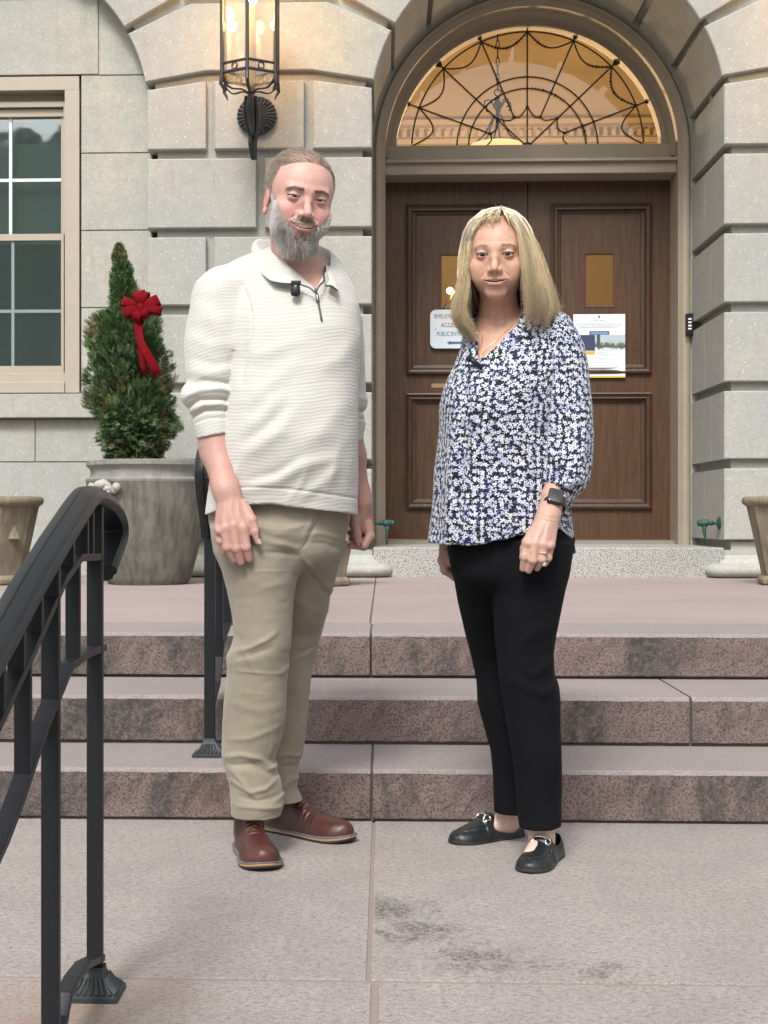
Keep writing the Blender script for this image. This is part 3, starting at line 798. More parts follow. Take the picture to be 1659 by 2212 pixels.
b = MB(); b.box(dxx(932), dxx(966), YD - .0035, YD + .003, dz(837), dz(828)); b.build('worn_label', simple('worn_lacquer', (0.30, 0.19, 0.09), .5, scale=120, var=.6), dl)

# ---- fanlight
YF = 11.385
def fz(vx, vy): p = V(vx, vy, YF); return (p[0], YF, p[2])
hub = fz(1139, 318); PXM = YF / F
fan = MB(); g = arc(AX, 173.5, 6.5, 1.02, 48); fan.prism([(x, z) for x, z in g], YF + .012, YF + .016)
fan.build('fanlight_pane', M_glass, bld)
tr = MB(); rr = .0062
def pol(ang, r): a = math.radians(ang); return (hub[0] + r * PXM * math.cos(a), YF - .004, hub[2] + r * PXM * math.sin(a))
tips = [(20.5, 278), (43.5, 264), (66.5, 262), (90, 267), (113.5, 262), (136.5, 264), (159.5, 278)]
inner = {20.5: 84, 66.5: 70, 113.5: 70, 159.5: 84}
for a, r in tips: tr.tube([pol(a, inner.get(a, 0)), pol(a, r)], rr, 6)
def ring(r, a0, a1, n=60): return [pol(a0 + (a1 - a0) * i / n, r) for i in range(n + 1)]
def leafy(pts, every=.022):
    R = random.Random(3)
    for i in range(1, len(pts) - 1):
        p = Vector(pts[i]); d = (Vector(pts[i + 1]) - p).normalized(); nn = Vector((-d.z, 0, d.x))
        for s_ in (1, -1):
            tr.tube([p, p + d * .008 + nn * s_ * .016], [.0055, .001], 5)
        if i % 4 == 0: tr.sphere(p, .012, 6, 5)
tr.tube(ring(248, 2, 178), rr, 6); tr.tube(ring(151, 0, 180), rr, 6); tr.tube(ring(126, 0, 180), rr, 6)
leafy(ring(126, 4, 24, 7)); leafy(ring(126, 48, 88, 12))
kn = [(20.5, 248), (43.5, 248), (66.5, 248), (90, 248), (113.5, 248), (136.5, 248), (159.5, 248)]
def swag(a0, a1, r0, sag, n=16, pw=1):
    return [pol(a0 + (a1 - a0) * i / n, r0 - sag * (1 - (2 * i / n - 1) ** 2) ** pw) for i in range(n + 1)]
for i in range(6):
    sw = swag(kn[i][0], kn[i + 1][0], 248, 30); tr.tube(sw, rr, 6)
    if i in (3,): leafy(sw)
    if i in (1,): leafy(sw[:9])
    if i == 2: leafy(sw[8:])
    if i == 0: leafy(sw)
tr.tube(swag(20.5, 1, 248, 42), rr, 6); tr.tube(swag(159.5, 179, 248, 42), rr, 6)
sc = [(0, 92), (20.5, 84), (43.5, 88), (66.5, 70), (90, 86), (113.5, 70), (136.5, 88), (159.5, 84), (180, 92)]
for i in range(len(sc) - 1):
    n = 10; (a0, r0), (a1, r1) = sc[i], sc[i + 1]
    tr.tube([pol(a0 + (a1 - a0) * k / n, r0 + (r1 - r0) * k / n - 9 * math.sin(math.pi * k / n)) for k in range(n + 1)], rr * .9, 6)
for a, r in kn + [(a, q) for a in (20.5, 43.5, 66.5, 90, 113.5, 136.5, 159.5) for q in (151, 126)]: tr.sphere(pol(a, r), .012, 8, 6)
for a, r in sc[1:-1]: tr.sphere(pol(a, r), .014, 8, 6)
for a, r in tips:
    tr.sphere(pol(a, r - 4), .02, 8, 6, sc=(1, .6, 1))
    for da in (-1, 1): tr.tube([pol(a, r - 8), pol(a + da * 2.0, r + 2)], [.012, .003], 6)
tr.sphere(pol(90, 4), .04, 12, 8, sc=(1, .5, .6))
tr.build('tracery', M_iron, bld, smooth=True, sharp=50)

# ---- lit vestibule behind the doors
b = MB()
x0, x1, y0, y1, z0, z1 = -.6, 2.8, 11.62, 15.2, Z3, 5.4
b.add([(x0, y1, z0), (x1, y1, z0), (x1, y1, z1), (x0, y1, z1)], [(0, 1, 2, 3)])
b.add([(x0, y0, z0), (x0, y1, z0), (x0, y1, z1), (x0, y0, z1)], [(0, 1, 2, 3)])
b.add([(x1, y0, z0), (x1, y1, z0), (x1, y1, z1), (x1, y0, z1)], [(3, 2, 1, 0)])
b.add([(x0, y0, z1), (x1, y0, z1), (x1, y1, z1), (x0, y1, z1)], [(0, 1, 2, 3)])
b.add([(x0, y0, z0 + .1), (x1, y0, z0 + .1), (x1, y1, z0 + .1), (x0, y1, z0 + .1)], [(0, 1, 2, 3)])
for z in (4.55, 4.68, 4.86): b.box(x0, x1, y1 - (.12 if z > 4.8 else .06), y1 - .001, z, z + .05)
for k in range(40): b.box(x0 + .02 + k * .085, x0 + .06 + k * .085, y1 - .10, y1 - .061, 4.74, 4.80)
b.build('vestibule', simple('warm_plaster', (0.62, 0.54, 0.40), 0.9, scale=2), bld)
def plight(name, loc, e, col=(1, .62, .28), r=.05):
    l = bpy.data.lights.new(name, 'POINT'); l.energy = e; l.color = col; l.shadow_soft_size = r
    o = bpy.data.objects.new(name, l); C.objects.link(o); o.location = loc; return o
CHX, CHY = V(1075, 300, 13.2)[0], 13.2
ch = empty('chandelier', (CHX, CHY, 5.4), 'wrought iron chandelier hanging on a chain behind the fanlight', 'chandelier')
zt = V(1075, 200, CHY)[2]
b = MB()
for k in range(14):
    zc = zt + .05 + k * .075
    b.tube([(CHX + .014 * math.cos(t) * (1 if k % 2 else .2), CHY + .014 * math.cos(t) * (.2 if k % 2 else 1), zc + .045 * math.sin(t)) for t in np.linspace(0, 2 * math.pi, 11)], .005, 5, cap=False)
b.build('chain', M_iron, ch, smooth=True)
b = MB(); b.tube([(CHX + .03 * math.cos(t), CHY, zt + .03 * math.sin(t)) for t in np.linspace(0, 2 * math.pi, 13)], .007, 6)
b.tube([(CHX, CHY, zt - .03), (CHX, CHY, zt - .3)], .018, 8); b.sphere((CHX, CHY, zt - .1), .035)
for k in range(6):
    a = k * math.pi / 3 + .3; c_, s_ = math.cos(a), math.sin(a)
    b.tube([(CHX + r * c_, CHY + r * s_, zt - .1 + h) for r, h in ((.02, -.05), (.07, .03), (.12, .02), (.13, -.04), (.1, -.05))], .007, 6)
    b.tube([(CHX + r * c_, CHY + r * s_, zt - .1 + h) for r, h in ((.03, -.1), (.07, -.18), (.12, -.28), (.25, -.40))], .008, 6)
b.build('frame', M_iron, ch, smooth=True)
b = MB(); b.lathe(CHX, CHY, [(.06, zt - .62), (.22, zt - .58), (.27, zt - .50), (.24, zt - .47), (.10, zt - .45), (.02, zt - .44)], 24)
b.build('lamp_shade', m_emit('warm_bowl', (1.0, .62, .25), .6), ch, smooth=True)
bz = V(975, 628, 13.2)[2]; bx = V(975, 628, 13.2)[0]
sc_ = empty('wall_light', (bx, 13.2, bz - .1), 'cluster of bright warm bulbs seen through the left door window', 'light fixture')
M_bg = m_emit('bulb_glow', (1.0, .72, .32), 28)
for dx, dz_, r in ((-.012, 0, .03), (.09, .02, .02), (.04, -.09, .014), (.12, -.06, .018), (.14, .06, .015)): b = MB(); b.sphere((bx + dx, 13.2, bz + dz_), r); b.build('bulb', M_bg, sc_, smooth=True)
b = MB(); b.tube([(bx - .1, 13.23, bz - .22), (bx, 13.23, bz - .05), (bx + .1, 13.23, bz + .08), (bx + .16, 13.23, bz + .3)], .012, 6); b.tube([(bx + .2, 13.23, bz - .2), (bx + .08, 13.23, bz - .02)], .01, 6); b.build('arm', simple('gilt', (0.6, 0.38, 0.1), .3, metal=1), sc_, smooth=True)
plight('vestibule_lamp', (CHX, CHY, zt - .75), 62, (1, .66, .33), .12)
plight('vestibule_bulbs', (bx + .05, 13.0, bz), 9, (1, .68, .36), .06)
# ---------------------------------------------------------------- lantern on the pier
def lantern(X, label):
    YL = 9.46; zb = V(541, 166, YL)[2]; R = .197
    root = empty('wall_lantern', (X, 9.94, V(560, 248, 9.95)[2]), label, 'wall lantern', 'iron lanterns beside the door')
    hexa = [(X + R * k * math.sin(math.radians(a)), YL - R * k * math.cos(math.radians(a))) for k in (1,) for a in (0, 60, 120, 180, 240, 300)]
    hx = lambda k: [(X + R * k * math.sin(math.radians(a)), YL - R * k * math.cos(math.radians(a))) for a in (0, 60, 120, 180, 240, 300)]
    b = MB(); H = .80; z_0, z_1, zt = zb, zb + .058, zb + H
    for i in range(6):
        x, y = hexa[i]; x2, y2 = hexa[(i + 1) % 6]
        b.tube([(x, y, z_0 - .06), (x, y, zt)], .012, 6)
        for z, r in ((z_0, .011), (z_1, .009), (zt, .012), (zt - .07, .009)): b.tube([(x, y, z), (x2, y2, z)], r, 6)
        mx, my = (x + x2) / 2, (y + y2) / 2; d = Vector((x2 - x, y2 - y, 0)).normalized()
        b.tube([(mx + d.x * .020 * math.cos(t), my + d.y * .020 * math.cos(t), (z_0 + z_1) / 2 + .020 * math.sin(t)) for t in np.linspace(0, 2 * math.pi, 13)], .005, 5, cap=False)
        # drooping strap from each corner to the stem
        w = []
        for t in np.linspace(0, 1, 9):
            k = 1 - t; w.append((X + (x - X) * k, YL + (y - YL) * k, z_0 - .03 - .085 * math.sin(math.pi * t * .5) - .02 * math.sin(2 * math.pi * t)))
        b.tube(w, .011, 6, flat=.5)
        e = [(mx + (x - mx) * math.cos(t), my + (y - my) * math.cos(t), z_0 - .012 - .04 * math.sin(t)) for t in np.linspace(0, math.pi, 9)]
        o = Vector((x - X, y - YL, 0)).normalized()
        b.tube([(x, y, z_0 - .02), (x + o.x * .008, y + o.y * .008, z_0 - .07), (x - o.x * .012, y - o.y * .012, z_0 - .10), (x - o.x * .02, y - o.y * .02, z_0 - .125)], [.013, .011, .008, .003], 6)
    # roof
    for i in range(6):
        x, y = hexa[i]; x2, y2 = hexa[(i + 1) % 6]
        b.add([(x, y, zt), (x2, y2, zt), (X, YL, zt + .22)], [(0, 1, 2)])
    b.sphere((X, YL, zt + .24), .03)
    b.build('frame', M_iron, root, smooth=True, sharp=40)
    g = MB()
    for i in range(6):
        q = hx(.965); (x, y), (x2, y2) = q[i], q[(i + 1) % 6]
        g.add([(x, y, z_0), (x2, y2, z_0), (x2, y2, zt), (x, y, zt)], [(0, 1, 2, 3)])
        g.add([(x, y, z_0), (x2, y2, z_0), (X, YL, z_0 - .09)], [(0, 2, 1)])
    g.build('glass', M_lampglass, root)
    c = MB()
    for dx, dy, h in ((0.012, -.02, .62),):
        c.tube([(X + dx, YL + dy, z_0 - .08), (X + dx, YL + dy, z_0 + h - .16)], .022, 10)
    c.build('candle', simple('candle_sleeve', (0.55, 0.42, 0.22), .5), root, smooth=True)
    u = MB(); u.sphere((X + .02, YL - .02, z_0 + .51), .034, 16, 12, sc=(1, 1, 1.5)); u.build('bulb', M_bulb, root, smooth=True)
    # wall plate, scalloped
    p = MB(); n = 56; cz = V(560, 248, 9.95)[2]; vs = [(X, 9.955, cz)]; fs = []
    for j, rr in enumerate((.03, .075, .125, .133, .125)):
        for k in range(n):
            a = 2 * math.pi * k / n; fl = (.012 if k % 2 else 0) * (rr / .13); vs.append((X + rr * (1 + (.03 if k % 2 and j > 1 else 0)) * math.cos(a), (9.955, 9.958, 9.968, 9.985, 9.999)[j] - fl * .8, cz + rr * math.sin(a)))
    for k in range(n): fs.append((0, 1 + (k + 1) % n, 1 + k))
    for j in range(4):
        for k in range(n): k2 = (k + 1) % n; fs.append((1 + j * n + k, 1 + j * n + k2, 1 + (j + 1) * n + k2, 1 + (j + 1) * n + k))
    p.add(vs, fs)
    for a in (50, 130, 230, 310): p.sphere((X + .1 * math.cos(math.radians(a)), 9.95, cz + .1 * math.sin(math.radians(a))), .009, 8, 6)
    p.build('wall_plate', M_iron, root)
    # bracket: stem below the cage, scrolled arm to the plate, tail
    k = MB()
    k.tube([(X, YL, z_0 - .10), (X, YL, z_0 - .16), (X, YL + .02, z_0 - .20), (X, YL + .10, z_0 - .27), (X, 9.70, z_0 - .31), (X, 9.86, z_0 - .29), (X, 9.95, z_0 - .25)], [.018, .026, .032, .030, .026, .024, .022], 8, flat=.8)
    k.tube([(X + .012, YL + .03, z_0 - .12), (X + .012, YL + .12, z_0 - .24), (X + .012, 9.72, z_0 - .30), (X + .012, 9.9, z_0 - .22)], .014, 6)
    k.tube([(X - .012, 9.78, z_0 - .28), (X - .012, 9.72, z_0 - .36), (X - .005, 9.78, z_0 - .44), (X, 9.84, z_0 - .42), (X, 9.80, z_0 - .38)], [.028, .024, .022, .016, .01], 8)
    k.box(X - .016, X + .016, 9.78, 9.81, z_0 - .45, z_0 - .30)
    for sx in (-.028, .03): k.tube([(X + sx, 9.5, z_0 - .11), (X + sx * 1.3, 9.54, z_0 - .20), (X + sx, 9.62, z_0 - .29), (X + sx * .4, 9.7, z_0 - .34)], [.012, .02, .018, .008], 6)
    k.build('bracket', M_iron, root, smooth=True, sharp=50)
    l = plight('lantern_lamp', (X, YL + .02, z_0 + .42), 11, (1, .52, .20), .035)
    return root
def m_lampglass():
    t = NT('lantern_glass'); t.t.nodes.remove(t.b)
    tr = t.n('BsdfTransparent', {'Color': (0.95, 0.88, 0.74, 1)}); gl = t.n('BsdfGlossy', {'Roughness': 0.06, 'Color': (1, .97, .9, 1)})
    tl = t.n('BsdfTranslucent', {'Color': (0.9, .78, .55, 1)}); co = t.co()
    m1 = t.n('MixShader', {0: 0.05, 1: tr.outputs[0], 2: tl.outputs[0]}); m2 = t.n('MixShader', {0: 0.24, 1: m1.outputs[0], 2: gl.outputs[0]})
    t.t.links.new(m2.outputs[0], t.out.inputs[0]); return t.m
M_lampglass = m_lampglass(); M_bulb = m_emit('lamp_bulb', (1.0, .80, .42), 40)
LX = V(550, 248, 9.8)[0]
lantern(LX, 'black iron hexagonal lantern glowing over the pier between window and door')
lantern(2 * AX - LX, 'black iron hexagonal lantern on the pier right of the doorway')

# ---------------------------------------------------------------- sign, poster, keypad, door holders
def rrect(x0, x1, z0, z1, r, n=6):
    out = []
    for cx, cz, a0 in ((x1 - r, z1 - r, 0), (x0 + r, z1 - r, 90), (x0 + r, z0 + r, 180), (x1 - r, z0 + r, 270)):
        for k in range(n + 1): a = math.radians(a0 + 90 * k / n); out.append((cx + r * math.cos(a), cz + r * math.sin(a)))
    return out
def text(name, s, x, y, z, h, m, parent, width=None, align='LEFT', bold=0.0):
    cu = bpy.data.curves.new(name, 'FONT'); cu.body = s; cu.size = h / 0.70; cu.extrude = .0004; cu.align_x = align; cu.offset = bold; cu.resolution_u = 3
    o = bpy.data.objects.new('t', cu); C.objects.link(o); bpy.context.view_layer.update()
    me = bpy.data.meshes.new_from_object(o.evaluated_get(bpy.context.evaluated_depsgraph_get())); bpy.data.objects.remove(o)
    n = len(me.vertices); c = np.empty(n * 3, np.float32); me.vertices.foreach_get('co', c); c = c.reshape(-1, 3)
    w = c[:, 0].max() - c[:, 0].min(); k = (width / w) if width else 1.0
    c = np.stack([x + c[:, 0] * k, y - c[:, 2], z + c[:, 1]], 1); me.vertices.foreach_set('co', c.astype(f32).ravel()); me.update()
    me.materials.clear(); return link(name, me, m, parent)
ys = YD - .018 + .02
M_signw = simple('white_sign_enamel', (0.60, 0.66, 0.70), .35, var=.03); M_red = simple('red_lettering', (0.36, 0.05, 0.04), .5); M_blue = simple('blue_lettering', (0.045, 0.13, 0.27), .5)
YS = YD - .012
sg = empty('door_sign', (dxx(976), YS, dz(752)), 'white rounded metal sign with red and blue lettering on the left door', 'sign')
b = MB(); b.prism(rrect(dxx(929), dxx(1023), dz(752.5), dz(668.5), .045), YS, YS + .03, inset=.002, depth=.002); b.build('sign_plate', M_signw, sg)
text('lettering', 'EMPLOYEE', dxx(937.8), YS - .002, dz(687), .032, M_red, sg, dxx(980) - dxx(937.8))
text('lettering', 'ACCESS', dxx(952), YS - .002, dz(706), .033, M_red, sg, dxx(989) - dxx(952))
text('lettering', 'PUBLIC ENTRANCE', dxx(943), YS - .002, dz(725), .033, M_blue, sg, dxx(1018) - dxx(943))
b = MB(); zc = dz(740); b.box(dxx(972), dxx(1008), YS - .0024, YS - .0004, zc - .008, zc + .008); b.prism([(dxx(965), zc), (dxx(973), zc - .016), (dxx(973), zc + .016)], YS - .0024, YS - .0004); b.build('arrow', M_blue, sg)
for (vx, vy) in ((941, 711), (1010, 711)): 
    b = MB(); b.sphere((dxx(vx), YS - .001, dz(vy + 0)), .004, 8, 6); b.build('screw', M_iron, sg)
YP = YD - .012
po = empty('paper_notice', (dxx(1293), YP, dz(816)), 'white printed paper notice taped to the right door behind her shoulder', 'poster')
def curl(u, v): return YP - .004 - .010 * max(0, v - .75) ** 1.5 * 6 - .006 * (abs(u - .5) * 2) ** 4
x0, x1, z0, z1 = dxx(1237.5), dxx(1349.5), dz(817), dz(680)
def patch(name, u0, u1, v0, v1, m, off=0.0, n=10):
    vs = []; fs = []
    for i in range(n + 1):
        for j in range(n + 1):
            u = u0 + (u1 - u0) * i / n; v = v0 + (v1 - v0) * j / n; vs.append((x0 + (x1 - x0) * u, curl(u, v) - off, z1 + (z0 - z1) * v))
    for i in range(n):
        for j in range(n): a = i * (n + 1) + j; fs.append((a, a + 1, a + n + 2, a + n + 1))
    q = MB(); q.add(vs, fs); return q.build(name, m, po, smooth=True)
patch('paper', 0, 1, 0, 1, simple('paper', (0.74, 0.77, 0.80), .6, var=.02))
M_ink = simple('print_ink', (0.10, 0.11, 0.13), .6); M_navy = simple('navy_print', (0.035, 0.045, 0.10), .6); M_yel = simple('yellow_print', (0.62, 0.40, 0.06), .6); M_tab = simple('blue_print', (0.06, 0.16, 0.36), .6)
patch('print_block', 0.0, .42, .327, .575, M_navy, .0006); patch('print_block', .31, .70, .265, .325, M_tab, .0006); patch('print_block', .10, .42, .582, .635, M_yel, .0006); patch('print_block', 0, 1, .972, 1, M_yel, .0006)
def m_photo():
    t = NT('printed_photo'); co = t.co(); z = t.n('SeparateXYZ', {'Vector': co}).outputs['Z']; zz = t.math('DIVIDE', t.math('SUBTRACT', z, z1 + (z0 - z1) * .575), (z1 - z0) * .25)
    n = t.noise(t.co((1, 1, 1)), 40, 4, .7); k = t.math('ADD', zz, t.math('MULTIPLY', t.math('SUBTRACT', n, .5), .8))
    t.set(Base_Color=t.ramp(k, [(.12, (.60, .64, .66)), (.2, (.07, .09, .07)), (.38, (.10, .12, .10)), (.5, (.40, .42, .38)), (.62, (.42, .50, .56))]), Roughness=.5); return t.m
patch('printed_photo', .42, 1, .325, .575, m_photo(), .0006)
patch('print_block', .455, .52, .325, .50, simple('dark_green_print', (.05, .08, .07), .6), .001)
tl = MB()
R = random.Random(5)
for (v, a, c) in ((.15, .06, .94), (.18, .08, .92), (.205, .13, .87), (.097, .39, .61), (.60, .44, .64), (.628, .44, .9), (.70, .12, .84), (.755, .10, .83), (.782, .10, .83), (.81, .10, .65)):
    u = a; th = .0026 if v > .58 or v < .1 else .0036
    while u < c:
        w = R.uniform(.015, .05); uu = min(c, u + w); tl.box(x0 + (x1 - x0) * u, x0 + (x1 - x0) * uu, curl(u, v) - .0012, curl(u, v) - .0006, z1 + (z0 - z1) * v - th, z1 + (z0 - z1) * v); u = uu + .012
tl.build('print_lines', simple('grey_print', (.22, .23, .26), .6), po)
W_ = x1 - x0
text('lettering', 'WHITE PLAINS', x0 + W_ * .35, curl(.5, .3) - .0014, z1 + (z0 - z1) * .311, .0125, M_signw, po, W_ * .31)
text('lettering', 'Más información en', x0 + W_ * .22, curl(.5, .88) - .0014, z1 + (z0 - z1) * .888, .0125, M_ink, po, W_ * .47)
b = MB(); b.sphere((x0 + W_ * .5, curl(.5, .04), z1 + (z0 - z1) * .04), .009, 10, 6, sc=(1, .15, 1)); b.build('seal', M_ink, po)
kx = V(1489, 702, 11.03); kp = empty('keypad', (kx[0], 11.03, V(1489, 726, 11.03)[2]), 'small black keypad with pale buttons on the door casing', 'keypad')
b = MB(); kz = lambda v: V(1489, v, 11.03)[2]; kw = .028
b.prism([(kx[0] - kw, kz(724)), (kx[0] + kw * .6, kz(726)), (kx[0] + kw, kz(712)), (kx[0] + kw, kz(690)), (kx[0] + kw * .6, kz(678)), (kx[0] - kw, kz(679))], 10.985, 11.06, inset=.006, depth=.006); b.build('case', M_black, kp)
for i in range(4):
    b = MB(); z = kz(691 + i * 7); b.box(kx[0] - .018, kx[0] + .008, 10.981, 10.986, z - .006, z + .006); b.build('button', M_white, kp, bevel=.0015)
def holder(X, s, vy, label):
    Y = 10.13; z = V(1530, vy, Y)[2]; root = empty('door_holder', (X, Y, z), label, 'door holder', 'green brass door holders on the reveals')
    b = MB(); ax = (1, 0, 0)
    P = lambda d, h=0: (X - s * d, Y, z + h)
    b.tube([P(0), P(.006), P(.012), P(.02)], [.042, .043, .038, .016], 16); b.build('flange', M_verd, root, smooth=True, sharp=40)
    b = MB(); b.tube([P(.015), P(.035), P(.05), P(.058), P(.066), P(.08)], [.013, .010, .016, .019, .014, .011], 12)
    b.tube([P(.075), P(.085), P(.125), P(.135)], [.016, .025, .025, .017], 14); b.tube([P(.135), P(.15)], .02, 10); b.build('arm', M_verd, root, smooth=True, sharp=40)
    b = MB(); b.tube([P(.105, -.02), P(.105, -.05), P(.10, -.10), P(.105, -.145)], [.016, .013, .008, .007], 10); b.build('hook', M_verd, root, smooth=True)
holder(2 * AX - wx(803), 1, 1130, 'green brass door holder on the right stone reveal')
holder(wx(803), -1, 1130, 'green brass door holder beside the left door hinge')

# ---------------------------------------------------------------- planters
def m_pot(name, a, b_, streak=.5):
    t = NT(name); co = t.co(); n = t.noise(co, 5, 5, .65); s = t.noise(t.co((9, 9, .9)), 2.4, 5, .65); f = t.noise(co, 160, 3, .7)
    c = t.mix(t.ramp(n, [(.35, 0.), (.65, 1.)]), a, b_)
    c = t.mix(t.ramp(s, [(.42, 0.), (.68, streak)]), c, tuple(x * .45 for x in a))
    c = t.mix(t.ramp(f, [(.3, .35), (.55, 0.)]), c, tuple(x * .5 for x in a))
    t.set(Base_Color=c, Roughness=.88, Specular_IOR_Level=.25); t.bump(t.math('ADD', f, t.noise(co, 45, 4, .7)), .7, .004); return t.m
M_pot = m_pot('weathered_concrete_pot', (0.14, 0.132, 0.108), (0.215, 0.205, 0.175), .75); M_rim = m_pot('lichen_rim', (0.22, 0.22, 0.195), (0.31, 0.30, 0.27), .4)
M_pot2 = m_pot('tan_cast_stone', (0.21, 0.175, 0.12), (0.31, 0.26, 0.18), .6)
def px(vx, Y): return V(vx, 1115, Y)[0]
YPt = 8.95; pcx = px(320, YPt); kk = YPt / F; pz = lambda v: Z3 + (1254 - v) * kk * 1.0
pot = empty('round_planter', (pcx, YPt, Z3), 'large round weathered concrete pot holding the evergreen with red bow', 'planter')
prof = [(84, 1254), (90, 1246), (94, 1238), (104, 1200), (116, 1150), (126, 1090), (132, 1045), (133.5, 1034)]
b = MB(); b.lathe(pcx, YPt, [(0.02, Z3)] + [(r * kk, pz(v)) for r, v in prof], 72); b.build('body', M_pot, pot, smooth=True, sharp=50)
b = MB(); b.lathe(pcx, YPt, [(r * kk, pz(v)) for r, v in ((133.5, 1034), (134.5, 1032), (134.5, 1028), (131, 1026.5), (125, 1024), (123, 1014), (126, 1005), (132, 1000), (133.5, 998), (133.5, 989), (131, 987.5), (122, 988), (119, 990), (117, 1003))], 72); b.build('rim', M_rim, pot, smooth=True, sharp=35)
b = MB(); b.lathe(pcx, YPt, [(118 * kk, pz(1001)), (60 * kk, pz(998)), (.001, pz(998))], 30); b.build('soil', simple('soil', (.05, .035, .025), .95, scale=60, bump=.5), pot)
b = MB(); hy = YPt - .36
P = lambda x, y, d=0: (px(x, 8.58), 8.58 + d, V(x, y + 3, 8.58)[2])
b.tube([P(196, 1046), P(203, 1050), P(212, 1045), P(222, 1042), P(232, 1047), P(238, 1055), P(246, 1056), P(253, 1051)], [.012, .02, .026, .03, .026, .02, .022, .018], 10)
b.tube([P(225, 1058, -.01), P(230, 1052, -.02), P(238, 1052, -.02), P(240, 1058, -.01), P(234, 1062)], .014, 8)
b.sphere(P(252, 1049, -.01), .026); b.sphere(P(197, 1046), .018); b.sphere(P(217, 1044, -.015), .03, sc=(1.3, .8, .8)); b.sphere(P(235, 1060, -.02), .013)
b.build('scroll_ornament', simple('pale_cast_scroll', (.36, .355, .32), .8, scale=50, bump=.4), pot, smooth=True)

def octpot(cx, cy, label, sc=1.0, rot=0.0, h=1.0):
    root = empty('octagonal_planter', (cx, cy, Z3), label, 'planter', 'tan octagonal planters by the entrance')
    def ring(a, z, n=8, ro=0.0): 
        R = a / math.cos(math.pi / n); return [(cx + R * math.cos(math.pi / n + 2 * math.pi * k / n + rot), cy + R * math.sin(math.pi / n + 2 * math.pi * k / n + rot), z) for k in range(n)]
    def stack(pr, n=8):
        vs = []; fs = []
        for a, z in pr: vs += ring(a * sc, Z3 + z * sc * h, n)
        for i in range(len(pr) - 1):
            for k in range(n): k2 = (k + 1) % n; fs.append((i * n + k, i * n + k2, (i + 1) * n + k2, (i + 1) * n + k))
        fs.append(tuple(reversed(range(n)))); return vs, fs
    b = MB(); b.add(*stack([(.16, .045), (.162, .06), (.245, .475)])); b.build('body', M_pot2, root, bevel=.004)
    b = MB(); b.add(*stack([(.165, 0), (.185, .008), (.188, .035), (.17, .055), (.155, .058)])); b.build('foot', M_pot2, root, bevel=.006)
    b = MB(); b.add(*stack([(.235, .465), (.262, .47), (.282, .485), (.288, .505), (.28, .525), (.262, .53), (.235, .53), (.225, .50), (.01, .495)], 24)); b.build('rim', M_pot2, root, smooth=True, sharp=60)
    for k in range(8):
        a = math.pi / 4 * k + rot; r = .218 * sc; zc = Z3 + .31 * sc * h; c, s_ = math.cos(a), math.sin(a)
        if k % 2 == 0: continue
        p = lambda u, v, d: (cx + (r + d) * c - u * s_, cy + (r + d) * s_ + u * c, zc + v)
        q = MB(); q.add([p(-.035, -.035, -.01), p(.035, -.035, -.01), p(0, .06, 0), p(-.022, -.035, .03), p(.022, -.035, .03)], [(0, 3, 2), (3, 4, 2), (4, 1, 2), (0, 1, 4, 3)]); q.build('boss', M_pot2, root, bevel=.003)
    return root
octpot(px(-10, 8.85), 8.85, 'tan octagonal planter at the left edge, below the window')
octpot(px(689, 8.75), 8.75, 'tan octagonal planter half hidden behind the man, left of the doorway', .97)
octpot(px(1710, 8.95), 8.95, 'tan octagonal planter at the right edge of the doorway')

